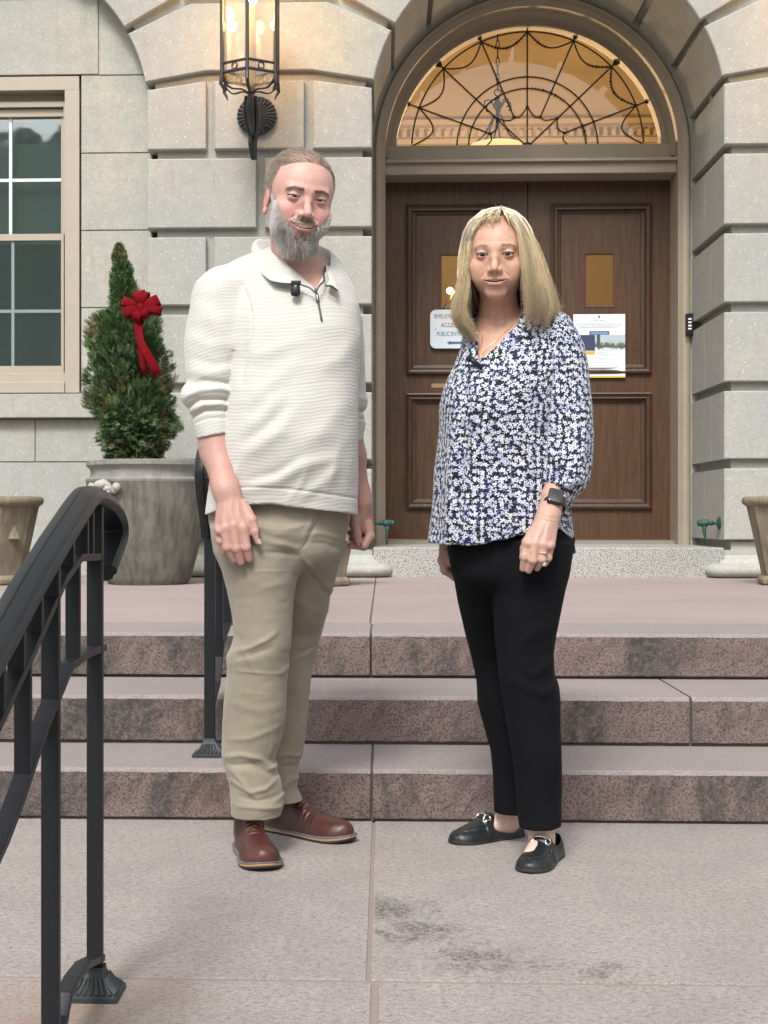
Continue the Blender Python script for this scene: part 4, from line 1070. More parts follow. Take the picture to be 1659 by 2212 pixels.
# ---------------------------------------------------------------- evergreen shrub
def shrub():
    R = np.random.default_rng(11); root = empty('potted_evergreen', (pcx, YPt, pz(998)), 'dark green pointed evergreen shrub growing in the round pot', 'shrub')
    YS_ = YPt; k = kk
    tabL = [(985, 232), (960, 215), (930, 206), (905, 200), (885, 184), (855, 180), (835, 178), (805, 174), (770, 182), (740, 182), (700, 184), (676, 187), (668, 205), (660, 232), (635, 234), (600, 238), (570, 243), (545, 242), (522, 250), (515, 256)]
    tabR = [(985, 352), (950, 372), (915, 396), (890, 384), (850, 388), (820, 382), (780, 378), (740, 368), (700, 357), (675, 348), (655, 335), (635, 312), (610, 298), (590, 290), (570, 290), (550, 275), (535, 272), (522, 264), (515, 260)]
    yL, xL = np.array(tabL)[::-1].T; yR, xR = np.array(tabR)[::-1].T
    env = lambda y: (np.interp(y, yL, xL), np.interp(y, yR, xR))
    # trunk and limbs
    b = MB(); cx = pcx
    b.tube([(cx + .01, YS_, pz(1000)), (cx, YS_, pz(930)), (cx - .04, YS_, pz(800)), (cx - .10, YS_, pz(650)), (cx - .15, YS_, pz(530))], [.03, .027, .02, .012, .004], 8)
    for i in range(40):
        t = R.uniform(0, 1); y = 960 - t * 380; l, r = env(y); c = (l + r) / 2; a = R.uniform(0, 2 * math.pi); rad = (r - l) / 2 * k * .8
        x0 = cx + np.interp(y, [530, 650, 800, 930], [-.15, -.10, -.04, 0]); xc = px(c, YS_)
        b.tube([(x0, YS_, pz(y + 20)), ((x0 + xc) / 2 + rad * .5 * math.cos(a), YS_ + rad * .5 * math.sin(a), pz(y)), (xc + rad * math.cos(a), YS_ + rad * math.sin(a), pz(y - 30))], [.008, .006, .002], 5)
    b.build('trunk', simple('shrub_bark', (.10, .065, .04), .9, scale=30), root, smooth=True)
    # scale-leaved sprays: flat fans of short twiglets
    V_ = []; Fc = []; Cc = []
    nS = 10500
    y = R.uniform(0, 1, nS) ** .85 * 470 + 515
    l, r = env(y); c = (l + r) / 2; hw = (r - l) / 2
    ang = R.uniform(0, 2 * math.pi, nS); rho = np.sqrt(R.uniform(.08, 1.0, nS)); lump = 1 + .12 * np.sin(ang * 3 + y * .05) + .10 * np.sin(ang * 5 - y * .09)
    cxs = np.array([px(v, YS_) for v in c]); rad = hw * k * rho * np.clip(lump, .8, 1.08) * .94
    X = cxs + rad * np.cos(ang); Y = YS_ + rad * np.sin(ang) * .95; Z = pz(y)
    out = np.stack([np.cos(ang), np.sin(ang), 0 * ang], 1)
    up = np.stack([R.normal(0, .25, nS), R.normal(0, .25, nS), R.uniform(.3, 1.3, nS)], 1)
    low = (y > 880)[:, None]; up = np.where(low, up * np.array([1, 1, -.2]), up)
    D = out * R.uniform(.4, 1.0, nS)[:, None] + up; D /= np.linalg.norm(D, axis=1, keepdims=True)
    Nn = R.normal(0, 1, (nS, 3)); Sd = np.cross(D, Nn); Sd /= np.linalg.norm(Sd, axis=1, keepdims=True)
    L = R.uniform(.035, .075, nS) * np.where(y < 600, .8, 1); P0 = np.stack([X, Y, Z], 1) - D * L[:, None] * .6
    dead = (vnoise(np.stack([X, Y, Z], 1), 9, 5) > .62) | (y < 560) & (R.uniform(0, 1, nS) < .45) | (y > 930) & (R.uniform(0, 1, nS) < .25)
    base = np.where(dead[:, None], np.array([.165, .145, .065]), np.array([.066, .116, .038])) * R.uniform(.65, 1.5, nS)[:, None]
    base = base * (1 + .35 * vnoise(np.stack([X, Y, Z], 1), 6, 9))[:, None]
    tw = [(0, 0, 1.0, 1)] + [(t, s_ * .95, .52 * (1 - t * .55), 1) for t in (.12, .28, .44, .60, .76) for s_ in (-1, 1)]
    for (t, s_, ln, _) in tw:
        A = P0 + D * (L * t)[:, None]; dd = D + Sd * s_ + R.normal(0, .12, (nS, 3)); dd /= np.linalg.norm(dd, axis=1, keepdims=True)
        B = A + dd * (L * ln)[:, None] + np.array([0, 0, -.004]); w = np.cross(dd, Nn); w /= np.linalg.norm(w, axis=1, keepdims=True) + 1e-9; w = w * .0022
        M = (A + B) / 2
        V_.append(np.stack([A - w * .4, M - w * 1.25, B, M + w * 1.25], 1)); Cc.append(np.repeat(base * (1 + .25 * (t > .4)), 4, 0))
    vs = np.concatenate(V_).reshape(-1, 3); fs = np.arange(len(vs)).reshape(-1, 4)
    me = np_mesh('crown', vs, fs); set_col(me, 'col', np.concatenate([c_.reshape(-1, 3) for c_ in Cc]))
    link('crown', me, M_leaf, root)
def m_leaf():
    t = NT('evergreen_foliage'); a = t.n('Attribute', attribute_name='col').outputs['Color']
    t.set(Base_Color=a, Roughness=.6, Specular_IOR_Level=.3); tl = t.n('BsdfTranslucent', {'Color': a}); ms = t.n('MixShader', {0: .2, 1: t.b.outputs[0], 2: tl.outputs[0]})
    t.t.links.new(ms.outputs[0], t.out.inputs[0]); return t.m
M_leaf = m_leaf(); shrub()

# ---------------------------------------------------------------- red bow
def bow():
    YB_ = YPt - .34; root = empty('red_bow', (px(306, YB_), YB_, V(306, 665, YB_)[2]), 'red velvet bow with long tails tied on the evergreen', 'bow')
    c = np.array(V(306, 666, YB_)); kb = YB_ / F
    def loop(name, dx, dy, w, depth=.05, w0=.012, back=.0):
        # ribbon going out and folding back to the knot
        tip = np.array([dx * kb, 0, -dy * kb]); L = np.linalg.norm(tip); d = tip / L; side = np.array([-d[2], 0, d[0]]); b = MB(); vs = []; fs = []; n = 16; m = 5
        for i in range(n + 1):
            t = i / n; a = 2 * math.pi * t; r = .5 * (1 - math.cos(a)); p = c + d * L * r ** .8 + np.array([0, -depth * math.sin(a) * .8 - .01 + back, 0]); ww = w0 + (w * kb - w0) * math.sin(math.pi * t) ** .7
            for j in range(m): s_ = (j / (m - 1) - .5) * 2; vs.append(p + side * s_ * ww + np.array([0, .006 * s_ * s_, 0]))
        for i in range(n):
            for j in range(m - 1): q = i * m + j; fs.append((q, q + 1, q + m + 1, q + m))
        b.add(vs, fs); o = b.build(name, M_rib, root, smooth=True); s = o.modifiers.new('t', 'SOLIDIFY'); s.thickness = .0015
    for a in ((-42, -16, 11), (-38, 10, 14), (-6, -38, 13), (-14, 28, 13), (40, -4, 14), (38, -18, 12), (14, 20, 9), (8, -36, 11), (44, 8, 9)): loop('loop', *a)
    def tail(pts, w):
        b = MB(); vs = []; fs = []; m = 5
        for i, (x, y, d) in enumerate(pts):
            p = np.array(V(x, y, YB_ + d)); j2 = min(i + 1, len(pts) - 1); j1 = max(0, i - 1); dd = np.array(V(*pts[j2][:2], YB_)) - np.array(V(*pts[j1][:2], YB_)); dd /= np.linalg.norm(dd); side = np.array([-dd[2], 0, dd[0]])
            for j in range(m): s_ = (j / (m - 1) - .5) * 2; vs.append(p + side * s_ * w * kb + np.array([0, .012 * math.sin(i * 1.1 + s_ * 1.5), 0]) + dd * (.02 * abs(s_) if i == len(pts) - 1 else 0))
        for i in range(len(pts) - 1):
            for j in range(m - 1): q = i * m + j; fs.append((q, q + 1, q + m + 1, q + m))
        b.add(vs, fs); o = b.build('tail', M_rib, root, smooth=True); s = o.modifiers.new('t', 'SOLIDIFY'); s.thickness = .0015
    tail([(303, 690, 0), (299, 705, -.02), (300, 722, -.03), (304, 740, -.03), (312, 755, -.035), (322, 772, -.04), (332, 790, -.03), (338, 808, -.03)], 9)
    tail([(302, 690, .01), (298, 710, 0), (300, 730, -.01), (304, 750, -.02), (307, 770, -.02), (310, 788, -.01), (314, 804, -.01)], 7)
    b = MB(); b.sphere(c + np.array([0, -.03, 0]), .028, 12, 8, sc=(.8, .7, 1.2)); b.build('knot', M_rib, root, smooth=True)
t = NT('red_velvet'); t.set(Base_Color=t.mix(t.noise(t.co(), 40, 4), (.10, .001, .003), (.20, .002, .007)), Roughness=.85, Specular_IOR_Level=.15); M_rib = t.m
bow()

# ---------------------------------------------------------------- railings
XRl = -.527
def bar(b, pts, w=.013, t=.0065, m=0):   # w half width across the rail plane (X), t half thickness
    b.sweep(pts, [(-w, -t), (w, -t), (w, t), (-w, t)], up=(1, 0, 0), mi=m)
CAP = [(-.026, -.008), (-.020, -.012), (.020, -.012), (.026, -.008), (.029, -.001), (.027, .006), (.022, .008), (.019, .016), (.010, .0205), (0.002, .0215), (0.0, .0195), (-.002, .0215), (-.010, .0205), (-.019, .016), (-.022, .008), (-.027, .006), (-.029, -.001)]
def cap_rail(b, pts): b.sweep(pts, [(u, -w) for u, w in CAP], up=(1, 0, 0))
def base_shoe(b, x, y, z):
    pr = [(.048, 0), (.048, .009), (.041, .013), (.029, .023), (.022, .035), (.018, .045), (.0165, .055)]
    vs = []; fs = []
    for r, h in pr: vs += [(x - r, y - r, z + h), (x + r, y - r, z + h), (x + r, y + r, z + h), (x - r, y + r, z + h)]
    for i in range(len(pr) - 1):
        for k in range(4): k2 = (k + 1) % 4; fs.append((i * 4 + k, i * 4 + k2, (i + 1) * 4 + k2, (i + 1) * 4 + k))
    b.add(vs, fs)
    for k in range(7):
        o = -.036 + k * .012
        b.tube([(x + o, y - .043, z + .013), (x + o * .75, y - .030, z + .024), (x + o * .55, y - .022, z + .038)], .0035, 5)
        b.tube([(x + .043, y + o, z + .013), (x + .030, y + o * .75, z + .024), (x + .022, y + o * .55, z + .038)], .0035, 5)
def YX(vx, x=XRl):   # depth at which the rail plane appears at vx
    lo_, hi_ = 1.0, 9.0
    for _ in range(40):
        m = (lo_ + hi_) / 2; c, s = math.cos(TH), math.sin(TH); d = -x * s + m * c
        if PX + F * (x * c + m * s) / d < vx: lo_ = m
        else: hi_ = m
    return (lo_ + hi_) / 2
def PR(vx, vy): Y = YX(vx); return (XRl, Y, V(vx, vy, Y)[2])
def curl_pts(p, r0, dirn):
    pass
def near_rail():
    root = empty('stair_railing', (XRl, 2.7, 0), 'black iron railing with curled end rising in the left foreground', 'railing', 'black iron stair railings')
    y0 = YX(202); yp = 2.682
    ztop = .926
    b = MB()
    hr = [PR(-260, 1820), PR(-120, 1580), PR(0, 1378), PR(60, 1268), PR(120, 1170), (XRl, 2.54, .893)]
    hr += smoothp([(XRl, 2.59, .906), (XRl, 2.66, .907), (XRl, 2.76, .896), (XRl, 2.835, .878), (XRl, 2.868, .858), (XRl, 2.87, .835), (XRl, 2.83, .812), (XRl, 2.78, .79), (XRl, 2.745, .772)], 5)
    cap_rail(b, hr); b.build('handrail', M_rail, root, smooth=True, sharp=30)
    b = MB(); b.box(XRl - .0145, XRl + .0145, yp - .008, yp + .008, .05, .90); b.build('post', M_rail, root, bevel=.002)
    b = MB(); y2 = YX(110); zt = np.interp(y2, [YX(0), 2.565], [PR(0, 1378)[2], .921]) - .02
    b.box(XRl - .0145, XRl + .0145, y2 - .008, y2 + .008, -.45, zt); b.build('post', M_rail, root, bevel=.002)
    b = MB(); y3 = YX(110) - .62; b.box(XRl - .0145, XRl + .0145, y3 - .008, y3 + .008, -.6, zt - .26); b.build('post', M_rail, root, bevel=.002)
    R2 = [PR(-220, 1990), PR(0, 1530), PR(50, 1425), PR(92, 1332), PR(128, 1252), PR(163, 1205), (XRl, yp, PR(205, 1203)[2])]
    R3 = [PR(-220, 2270), PR(-50, 1920), PR(0, 1812), PR(30, 1735), PR(88, 1567), PR(141, 1440), PR(178, 1413), PR(216, 1398)]
    R4 = [PR(100, 2290), PR(130, 2200), PR(138, 2150), PR(155, 2115), PR(178, 2085), PR(212, 2068)]
    for r in (R2, R3, R4): b = MB(); bar(b, r, .0135); b.build('cross_rail', M_rail, root, bevel=.0015)
    zi = lambda r, y: float(np.interp(y, [p[1] for p in r], [p[2] for p in r]))
    for vx in (188, 176, 145, 112, 75, 36, -8, -60):
        y = YX(vx); b = MB(); zt = np.interp(y, [YX(0), 2.565, 2.7], [PR(0, 1378)[2], .90, .90]) - .010
        if vx == 112: continue
        b.box(XRl - .0125, XRl + .0125, y - .006, y + .006, zi(R2, y), zt); b.build('baluster', M_rail, root, bevel=.0015)
    for vx in (158, 50, -30):
        y = YX(vx); b = MB(); b.box(XRl - .0125, XRl + .0125, y - .006, y + .006, zi(R3, y), zi(R2, y)); b.build('baluster', M_rail, root, bevel=.0015)
    b = MB(); base_shoe(b, XRl, yp, 0); b.build('post_foot', M_railfoot, root, smooth=True, sharp=40)
def far_rail():
    root = empty('stair_railing', (XRl, 4.44, Z1), 'black iron railing climbing the upper steps behind the man', 'railing', 'black iron stair railings')
    yA, yB = 4.46, 5.60; zA, zB = Z1, Z3; H = .93
    b = MB(); s = (zB - zA) / (yB - yA)
    low = smoothp([(XRl, yA + .012, zA + .66), (XRl, yA - .02, zA + .71), (XRl, yA - .09, zA + .77), (XRl, yA - .135, zA + .83), (XRl, yA - .13, zA + .88), (XRl, yA - .07, zA + .92), (XRl, yA + .02, zA + .935)], 5)
    cap_rail(b, low + [(XRl, yB - .1, zB + .93), (XRl, yB + .05, zB + .945), (XRl, yB + .5, zB + .945)]); b.build('handrail', M_rail, root, smooth=True, sharp=30)
    def ps(y, z0, z1, name='post', w=.0165, t=.009): b = MB(); b.box(XRl - w, XRl + w, y - t, y + t, z0, z1); b.build(name, M_rail, root, bevel=.002)
    ps(yA, zA + .05, zA + .91); ps(yB, zB + .05, zB + .92); ps(yB + .5, zB + .05, zB + .92)
    lr = [(XRl, yA, zA + .20), (XRl, yA + .12, zA + .20), (XRl, yB - .12, zB + .12), (XRl, yB, zB + .14)]
    lr = [(XRl, yA + .008, zA + .15), (XRl, 4.62, zA + .20), (XRl, 4.74, zA + .32), (XRl, 5.3, zB + .12), (XRl, yB, zB + .17), (XRl, yB + .5, zB + .17)]
    r2 = [(XRl, yA, zA + .60), (XRl, 4.6, zA + .62), (XRl, yB - .1, zB + .58), (XRl, yB + .5, zB + .58)]
    r3 = [(XRl, yA, zA + .78), (XRl, 4.55, zA + .79), (XRl, yB - .1, zB + .78), (XRl, yB + .5, zB + .78)]
    for r in (lr, r2, r3): b = MB(); bar(b, r, .0145); b.build('cross_rail', M_rail, root, bevel=.0015)
    zi = lambda r, y: float(np.interp(y, [p[1] for p in r], [p[2] for p in r]))
    for y in (YX(472), 4.95, 5.15, 5.36): ps(y, zi(lr, y), zi(r2, y), 'baluster', .014, .008)
    for y in (4.55, 4.66, 4.78, 4.9, 5.02, 5.14, 5.26, 5.38, 5.5): ps(y, zi(r3, y), zA + .92 + (y - yA) * s - .01, 'baluster', .012, .006)
    for yy_, zz_ in ((yA, zA), (yB, zB), (yB + .5, zB)): b = MB(); base_shoe(b, XRl, yy_, zz_); b.build('post_foot', M_railfoot, root, smooth=True, sharp=40)
M_railfoot = simple('patinated_rail_foot', (0.025, 0.033, 0.034), .55, scale=30, var=.4, bump=.3)
near_rail(); far_rail()
# ---------------------------------------------------------------- people: shared builders
def vp_loft(rows, Y, p=2.0, sm=3):
    """rows (vy, left, right, dy of centre, half depth)"""
    return Loft([(V(0, vy, Y + dy)[2], V(l, vy, Y + dy)[0], V(r, vy, Y + dy)[0], Y + dy - hd, Y + dy + hd) for vy, l, r, dy, hd in rows], p, sm)
def vclip(P, za, zb): return np.maximum(za - P[:, 2], P[:, 2] - zb)
def fold(P, pts, Y, w, amp, front=None, prof=0):
    """crease line given in photo measures, distance measured in the picture-parallel plane"""
    q = [V(x, y, Y) for x, y in pts]; d = None; X = P[:, 0]; Z = P[:, 2]
    hb = None
    for i in range(len(q) - 1):
        ax, az, bx, bz = q[i][0], q[i][2], q[i + 1][0], q[i + 1][2]; L = (bx - ax) ** 2 + (bz - az) ** 2 + 1e-12
        h = np.clip(((X - ax) * (bx - ax) + (Z - az) * (bz - az)) / L, 0, 1)
        c = np.hypot(X - ax - h * (bx - ax), Z - az - h * (bz - az)); t = (i + h) / (len(q) - 1)
        if d is None: d, hb = c, t
        else: m = c < d; d = np.where(m, c, d); hb = np.where(m, t, hb)
    a = amp * np.exp(-(d / w) ** 2) * np.sin(np.pi * np.clip(hb * .9 + .05, 0, 1)) ** .5
    if front is not None: a = a * np.clip((front - P[:, 1]) / .03, 0, 1)
    return a
def xyR(yaw, pitch, roll):
    return np.array(Matrix.Rotation(math.radians(yaw), 3, 'Z') @ Matrix.Rotation(math.radians(roll), 3, 'Y') @ Matrix.Rotation(math.radians(pitch), 3, 'X'), np.float32)
class Head:
    def __init__(s, anchor, yaw, pitch, roll, sc, male):
        s.R = xyR(yaw, pitch, roll); s.sc = sc; s.male = male
        s.c = np.array(anchor, np.float32) - s.R @ vec(0, -.085, 0) * sc
    def L(s, P): return ((P - s.c) @ s.R) / s.sc
    def Wd(s, q): return (np.asarray(q, np.float32) * s.sc) @ s.R.T + s.c
    def local(s, q):
        q = q * (vec(.965, 1, 1) if s.male else vec(.97, 1, 1)); A = q.copy(); A[:, 0] = np.abs(A[:, 0]); x, y, z = q[:, 0], q[:, 1], q[:, 2]; m = s.male
        d = ell(q, (0, .014, .036), (.0765, .096, .084)) if m else ell(q, (0, .014, .028), (.073, .094, .080))
        d = smin(d, ell(q, (0, -.022, .012) if m else (0, -.022, .006), (.066, .071, .086) if m else (.065, .070, .080)), .02)
        d = smin(d, ell(q, (0, -.020, -.052), (.058 if m else .0585, .062, .056)), .022)
        d = smin(d, ell(q, (0, -.062, -.094), (.024 if m else .026, .022, .020)), .018)
        d = smin(d, ell(A, (.040, -.056, -.026), (.025, .021, .018)), .016)
        d = smin(d, ell(A, (.041, -.063, -.034), (.017, .016, .013)), .012) if m else smin(d, ell(A, (.042, -.060, -.032), (.017, .016, .013)), .014)
        d = smin(d, ell(A, (.033, -.060, -.050) if m else (.036, -.057, -.050), (.024, .022, .026)), .016)
        d = smin(d, ell(q, (0, -.073, -.062), (.029, .022, .024)), .014)
        d = smin(d, cap(A, (.006, -.084, .0165), (.040, -.074, .0185), .0092 if m else .0068), .012)
        d = smax(d, -ell(A, (.0315, -.099, -.001), (.0175, .0150, .0115)), .013)
        # lids over the eyeball, with an almond opening
        lid = np.sqrt(((A - vec(.0315, -.0755, -.0005)) ** 2).sum(1)) - .0143
        d = smin(d, lid, .004)
        d = d - groove(A, [(.021, -.089, .0085), (.030, -.0905, .0105), (.043, -.084, .0065)], .0013, -.0011)      # crease of the upper lid
        d = d - groove(A, [(.020, -.086, -.0085), (.030, -.0865, -.0125), (.041, -.082, -.0095)], .0018, -.0009)
        ap = np.maximum(np.abs(A[:, 2] + .0003 + (A[:, 0] - .0315) * -.06) - (.0030 if m else .0046) * np.clip(1 - ((A[:, 0] - .0315) / .0142) ** 2, 0, 1) ** .6, np.abs(A[:, 0] - .0315) - .0140)
        ap = np.where(A[:, 1] < -.07, ap, .01)
        d = smax(d, -ap, .0012)
        # nose
        n = chain(q, [(0, -.083, .010), (0, -.091, -.008), (0, -.1010 if m else -.0995, -.027), (0, -.1085 if m else -.1065, -.0375)], [.0065, .0066, .0080, .0100 if m else .0090], .007)
        n = smin(n, ell(A, (.0115 if m else .0100, -.0955, -.0405), (.0078, .0105, .0078)), .004)
        n = smin(n, cap(q, (0, -.098, -.046), (0, -.104, -.044), .004), .004)
        d = smin(d, n, .010 if m else .012)
        d = smax(d, -ell(A, (.0062, -.1025, -.0475), (.0036, .0065, .0034)), .0015)
        # lips and mouth
        wv = .0345 if m else .0305; up = .0090 if m else .0035
        ul = chain(A, [(0, -.0940, -.0640), (.010, -.0925, -.0630), (wv, -.0800, -.0650 + up)], [.0034, .0040, .0018], .003)
        ll = chain(A, [(0, -.0925, -.0745), (.011, -.0905, -.0740), (wv - .002, -.0795, -.0672 + up)], [.0050, .0046, .0018], .003)
        d = smin(d, smin(ul, ll, .0015), .003)
        zc = -.0675 + up * (A[:, 0] / wv) ** 2; hh = (.0050 if m else .0027) * np.clip(1 - (A[:, 0] / (wv - .002)) ** 2, 0, 1)
        mo = np.maximum(np.abs(z - zc) - hh, A[:, 0] - wv + .002); mo = np.where(y < -.070, mo, .01)
        d = smax(d, -mo, .0012)
        d = d - groove(q, [(0, -.098, -.050), (0, -.0965, -.058)], .0022, -.0012)
        amp = -.0026 if m else -.0023
        d = d - groove(A, [(.0165, -.091, -.037), (.028, -.083, -.049), (.0365, -.074, -.062)], .0028, amp)
        if not m:
            d = d - groove(A, [(.0275, -.080, -.070), (.0285, -.076, -.082)], .0022, -.0011)
            for zz in (.030, .037, .044): d = d - groove(q, [(-.028, -.086, zz), (0, -.091, zz + .002), (.028, -.086, zz)], .0014, -.0004)
            d = d - groove(A, [(.004, -.093, .012), (.005, -.093, .024)], .0014, -.0008)
            d = d - groove(A, [(.047, -.074, -.003), (.058, -.062, -.009)], .0014, -.0006) - groove(A, [(.046, -.074, -.008), (.056, -.062, -.017)], .0014, -.0006)
        else:
            for a0 in (-.001, -.007, -.013): d = d - groove(A, [(.047, -.075, a0), (.058, -.062, a0 * 1.7 - .001)], .0014, -.0007)
            d = d - groove(A, [(.022, -.084, -.013), (.034, -.083, -.017), (.044, -.078, -.013)], .0016, -.0010)
        # ears
        e = ell(A, (.0745, .010, -.012), (.0060, .016, .0265))
        e = smax(e, -ell(A, (.0830, .004, -.010), (.0065, .0105, .019)), .003)
        e = smin(e, ell(A, (.0765, .004, -.040), (.006, .009, .010)), .005)
        d = smin(d, e, .006)
        return d
    def __call__(s, P): return s.local(s.L(P)) * s.sc
    def eyes(s, parent, iris):
        for sx in (-1, 1):
            c0 = s.Wd([[sx * .0315, -.0755, -.0005]])[0]; r = .0126 * s.sc
            b = MB(); b.sphere(c0, r, 24, 16); e = b.build('eye', M_eye, parent, smooth=True)
            look = np.array([0, 0, CZ]) - c0 if False else (np.array(V(829, 1115, .0001)) - c0); look /= np.linalg.norm(look)
            look = look * .55 + (-s.R[:, 1]) * .45; look /= np.linalg.norm(look)
            t = np.cross(look, [0, 0, 1]); t /= np.linalg.norm(t); u = np.cross(t, look)
            for rad, off, m, nm in ((.0063, 1.03, iris, 'iris'), (.0030, 1.05, M_pupil, 'pupil')):
                ro_ = r * off; vs = [c0 + look * ro_]; fs = []; nr = 4
                for j in range(1, nr + 1):
                    rr = rad * s.sc * j / nr
                    for k in range(24): a = k * math.pi / 12; vs.append(c0 + look * math.sqrt(ro_ * ro_ - rr * rr) + (t * math.cos(a) + u * math.sin(a)) * rr)
                for k in range(24):
                    fs.append((0, 1 + k, 1 + (k + 1) % 24))
                    for j in range(nr - 1): b0 = 1 + j * 24; fs.append((b0 + k, b0 + 24 + k, b0 + 24 + (k + 1) % 24, b0 + (k + 1) % 24))
                b = MB(); b.add(vs, fs); b.build(nm, m, e, smooth=True)
            vs = c0 + look * r * 1.06 + t * .0012 + u * .0018; b = MB(); b.sphere(vs, .0006, 8, 6); b.build('catchlight', M_catchlight, e, smooth=True)  # white bead stands in for the glint of light on the eye
        q = []
    def teeth(s, parent, h, w=.023):
        b = MB(); n = 8
        for k in range(n):
            x0 = -w + 2 * w * k / n; x1 = -w + 2 * w * (k + 1) / n; xm = (x0 + x1) / 2; Yf = lambda x: (-.0905 if s.male else -.0918) + 11 * x * x
            up = .0090 if s.male else .0035; wv = .0345 if s.male else .0305; z1 = -.0618 + up * (abs(xm) / wv) ** 2; z0 = z1 - h * (1 - .25 * abs(xm) / w)
            x0 += .0002; x1 -= .0002; y0, y1 = Yf(x0), Yf(x1)
            vs = s.Wd([(x0, y0, z0), (x1, y1, z0), (x1, y1, z1), (x0, y0, z1), (x0, y0 + .003, z0), (x1, y1 + .003, z0)])
            b.add(vs, [(0, 1, 2, 3), (0, 4, 5, 1)])
        b.build('teeth', M_teeth, parent, smooth=True)
M_teeth = simple('teeth_enamel', (0.85, 0.80, 0.70), .25, var=.05)
t = NT('pupil'); t.set(Base_Color=(0.004, 0.004, 0.004, 1), Roughness=.3, Specular_IOR_Level=.2); M_pupil = t.m
t = NT('eye_white'); t.set(Base_Color=(0.34, 0.30, 0.285, 1), Roughness=.3); M_eye = t.m
t = NT('eye_highlight'); t.set(Base_Color=(0.9, 0.9, 0.9, 1), Roughness=.05); M_catchlight = t.m
def m_iris(n, c): t = NT(n); t.set(Base_Color=(*c, 1), Roughness=.35, Specular_IOR_Level=.3); return t.m
def m_skin(name):
    t = NT(name); a = t.n('Attribute', attribute_name='col').outputs['Color']; co = t.co()
    c = t.mix(t.ramp(t.noise(co, 60, 4, .65), [(.35, .22), (.6, 0.)]), a, (0.40, 0.17, 0.12)); c = t.mix(t.ramp(t.noise(co, 240, 2), [(.3, .12), (.6, 0.)]), c, (0.28, .14, .10))
    t.set(Base_Color=c, Roughness=.48, Specular_IOR_Level=.35, Subsurface_Weight=.10, Subsurface_Scale=.004); t.b.inputs['Subsurface Radius'].default_value = (1, .35, .2)
    t.bump(t.math('ADD', t.noise(co, 500, 2), t.math('MULTIPLY', t.noise(co, 120, 3), .7)), .22, .0015); return t.m
M_skin = m_skin('skin')
def m_hair(name, rough=.5):
    t = NT(name); a = t.n('Attribute', attribute_name='col').outputs['Color']; t.set(Base_Color=a, Roughness=rough, Specular_IOR_Level=.35); return t.m
M_hair = m_hair('hair'); M_hair2 = m_hair('long_hair', .42)

def hand_sdf(P, palm, fingers, Y, k=.009):
    """palm: list of capsules (a,b,ra,rb) ; fingers: list of [(vx,vy,dy,r)...] in photo measures"""
    W3 = lambda p: V(p[0], p[1], Y + p[2])
    d = None
    for a, b_, ra, rb in palm: c = cap(P, W3(a), W3(b_), ra, rb); d = c if d is None else smin(d, c, k)
    for f in fingers:
        pts = [W3(p) for p in f]; c = chain(P, pts, [p[3] for p in f], .004)
        for p in f[1:-1]: c = smin(c, np.sqrt(((P - vec(*W3(p))) ** 2).sum(1)) - p[3] * 1.05, .003)
        d = smin(d, c, .0045)
    return d
def nail(parent, p, Y, r, ax, nrm=(0, -1, 0)):
    c = np.array(V(p[0], p[1], Y + p[2])); ax = np.array(ax, float); ax /= np.linalg.norm(ax); n = np.array(nrm, float); n -= ax * (n @ ax); n /= np.linalg.norm(n); s_ = np.cross(ax, n); b = MB(); vs = []; fs = []
    for i in range(7):
        for j in range(7):
            u = (j / 6 - .5) * 2; v = (i / 6 - .5) * 2; w = math.sqrt(max(0, 1 - (abs(v) ** 3)))
            vs.append(c + ax * v * r * .85 + s_ * u * r * .72 * max(.25, w) + n * (r * (1.0 - .38 * u * u) + .0004))
    for i in range(6):
        for j in range(6): a = i * 7 + j; fs.append((a, a + 1, a + 8, a + 7))
    b.add(vs, fs); b.build('fingernail', M_nail, parent, smooth=True)
t = NT('fingernail'); t.set(Base_Color=(0.55, 0.36, 0.32, 1), Roughness=.22); M_nail = t.m

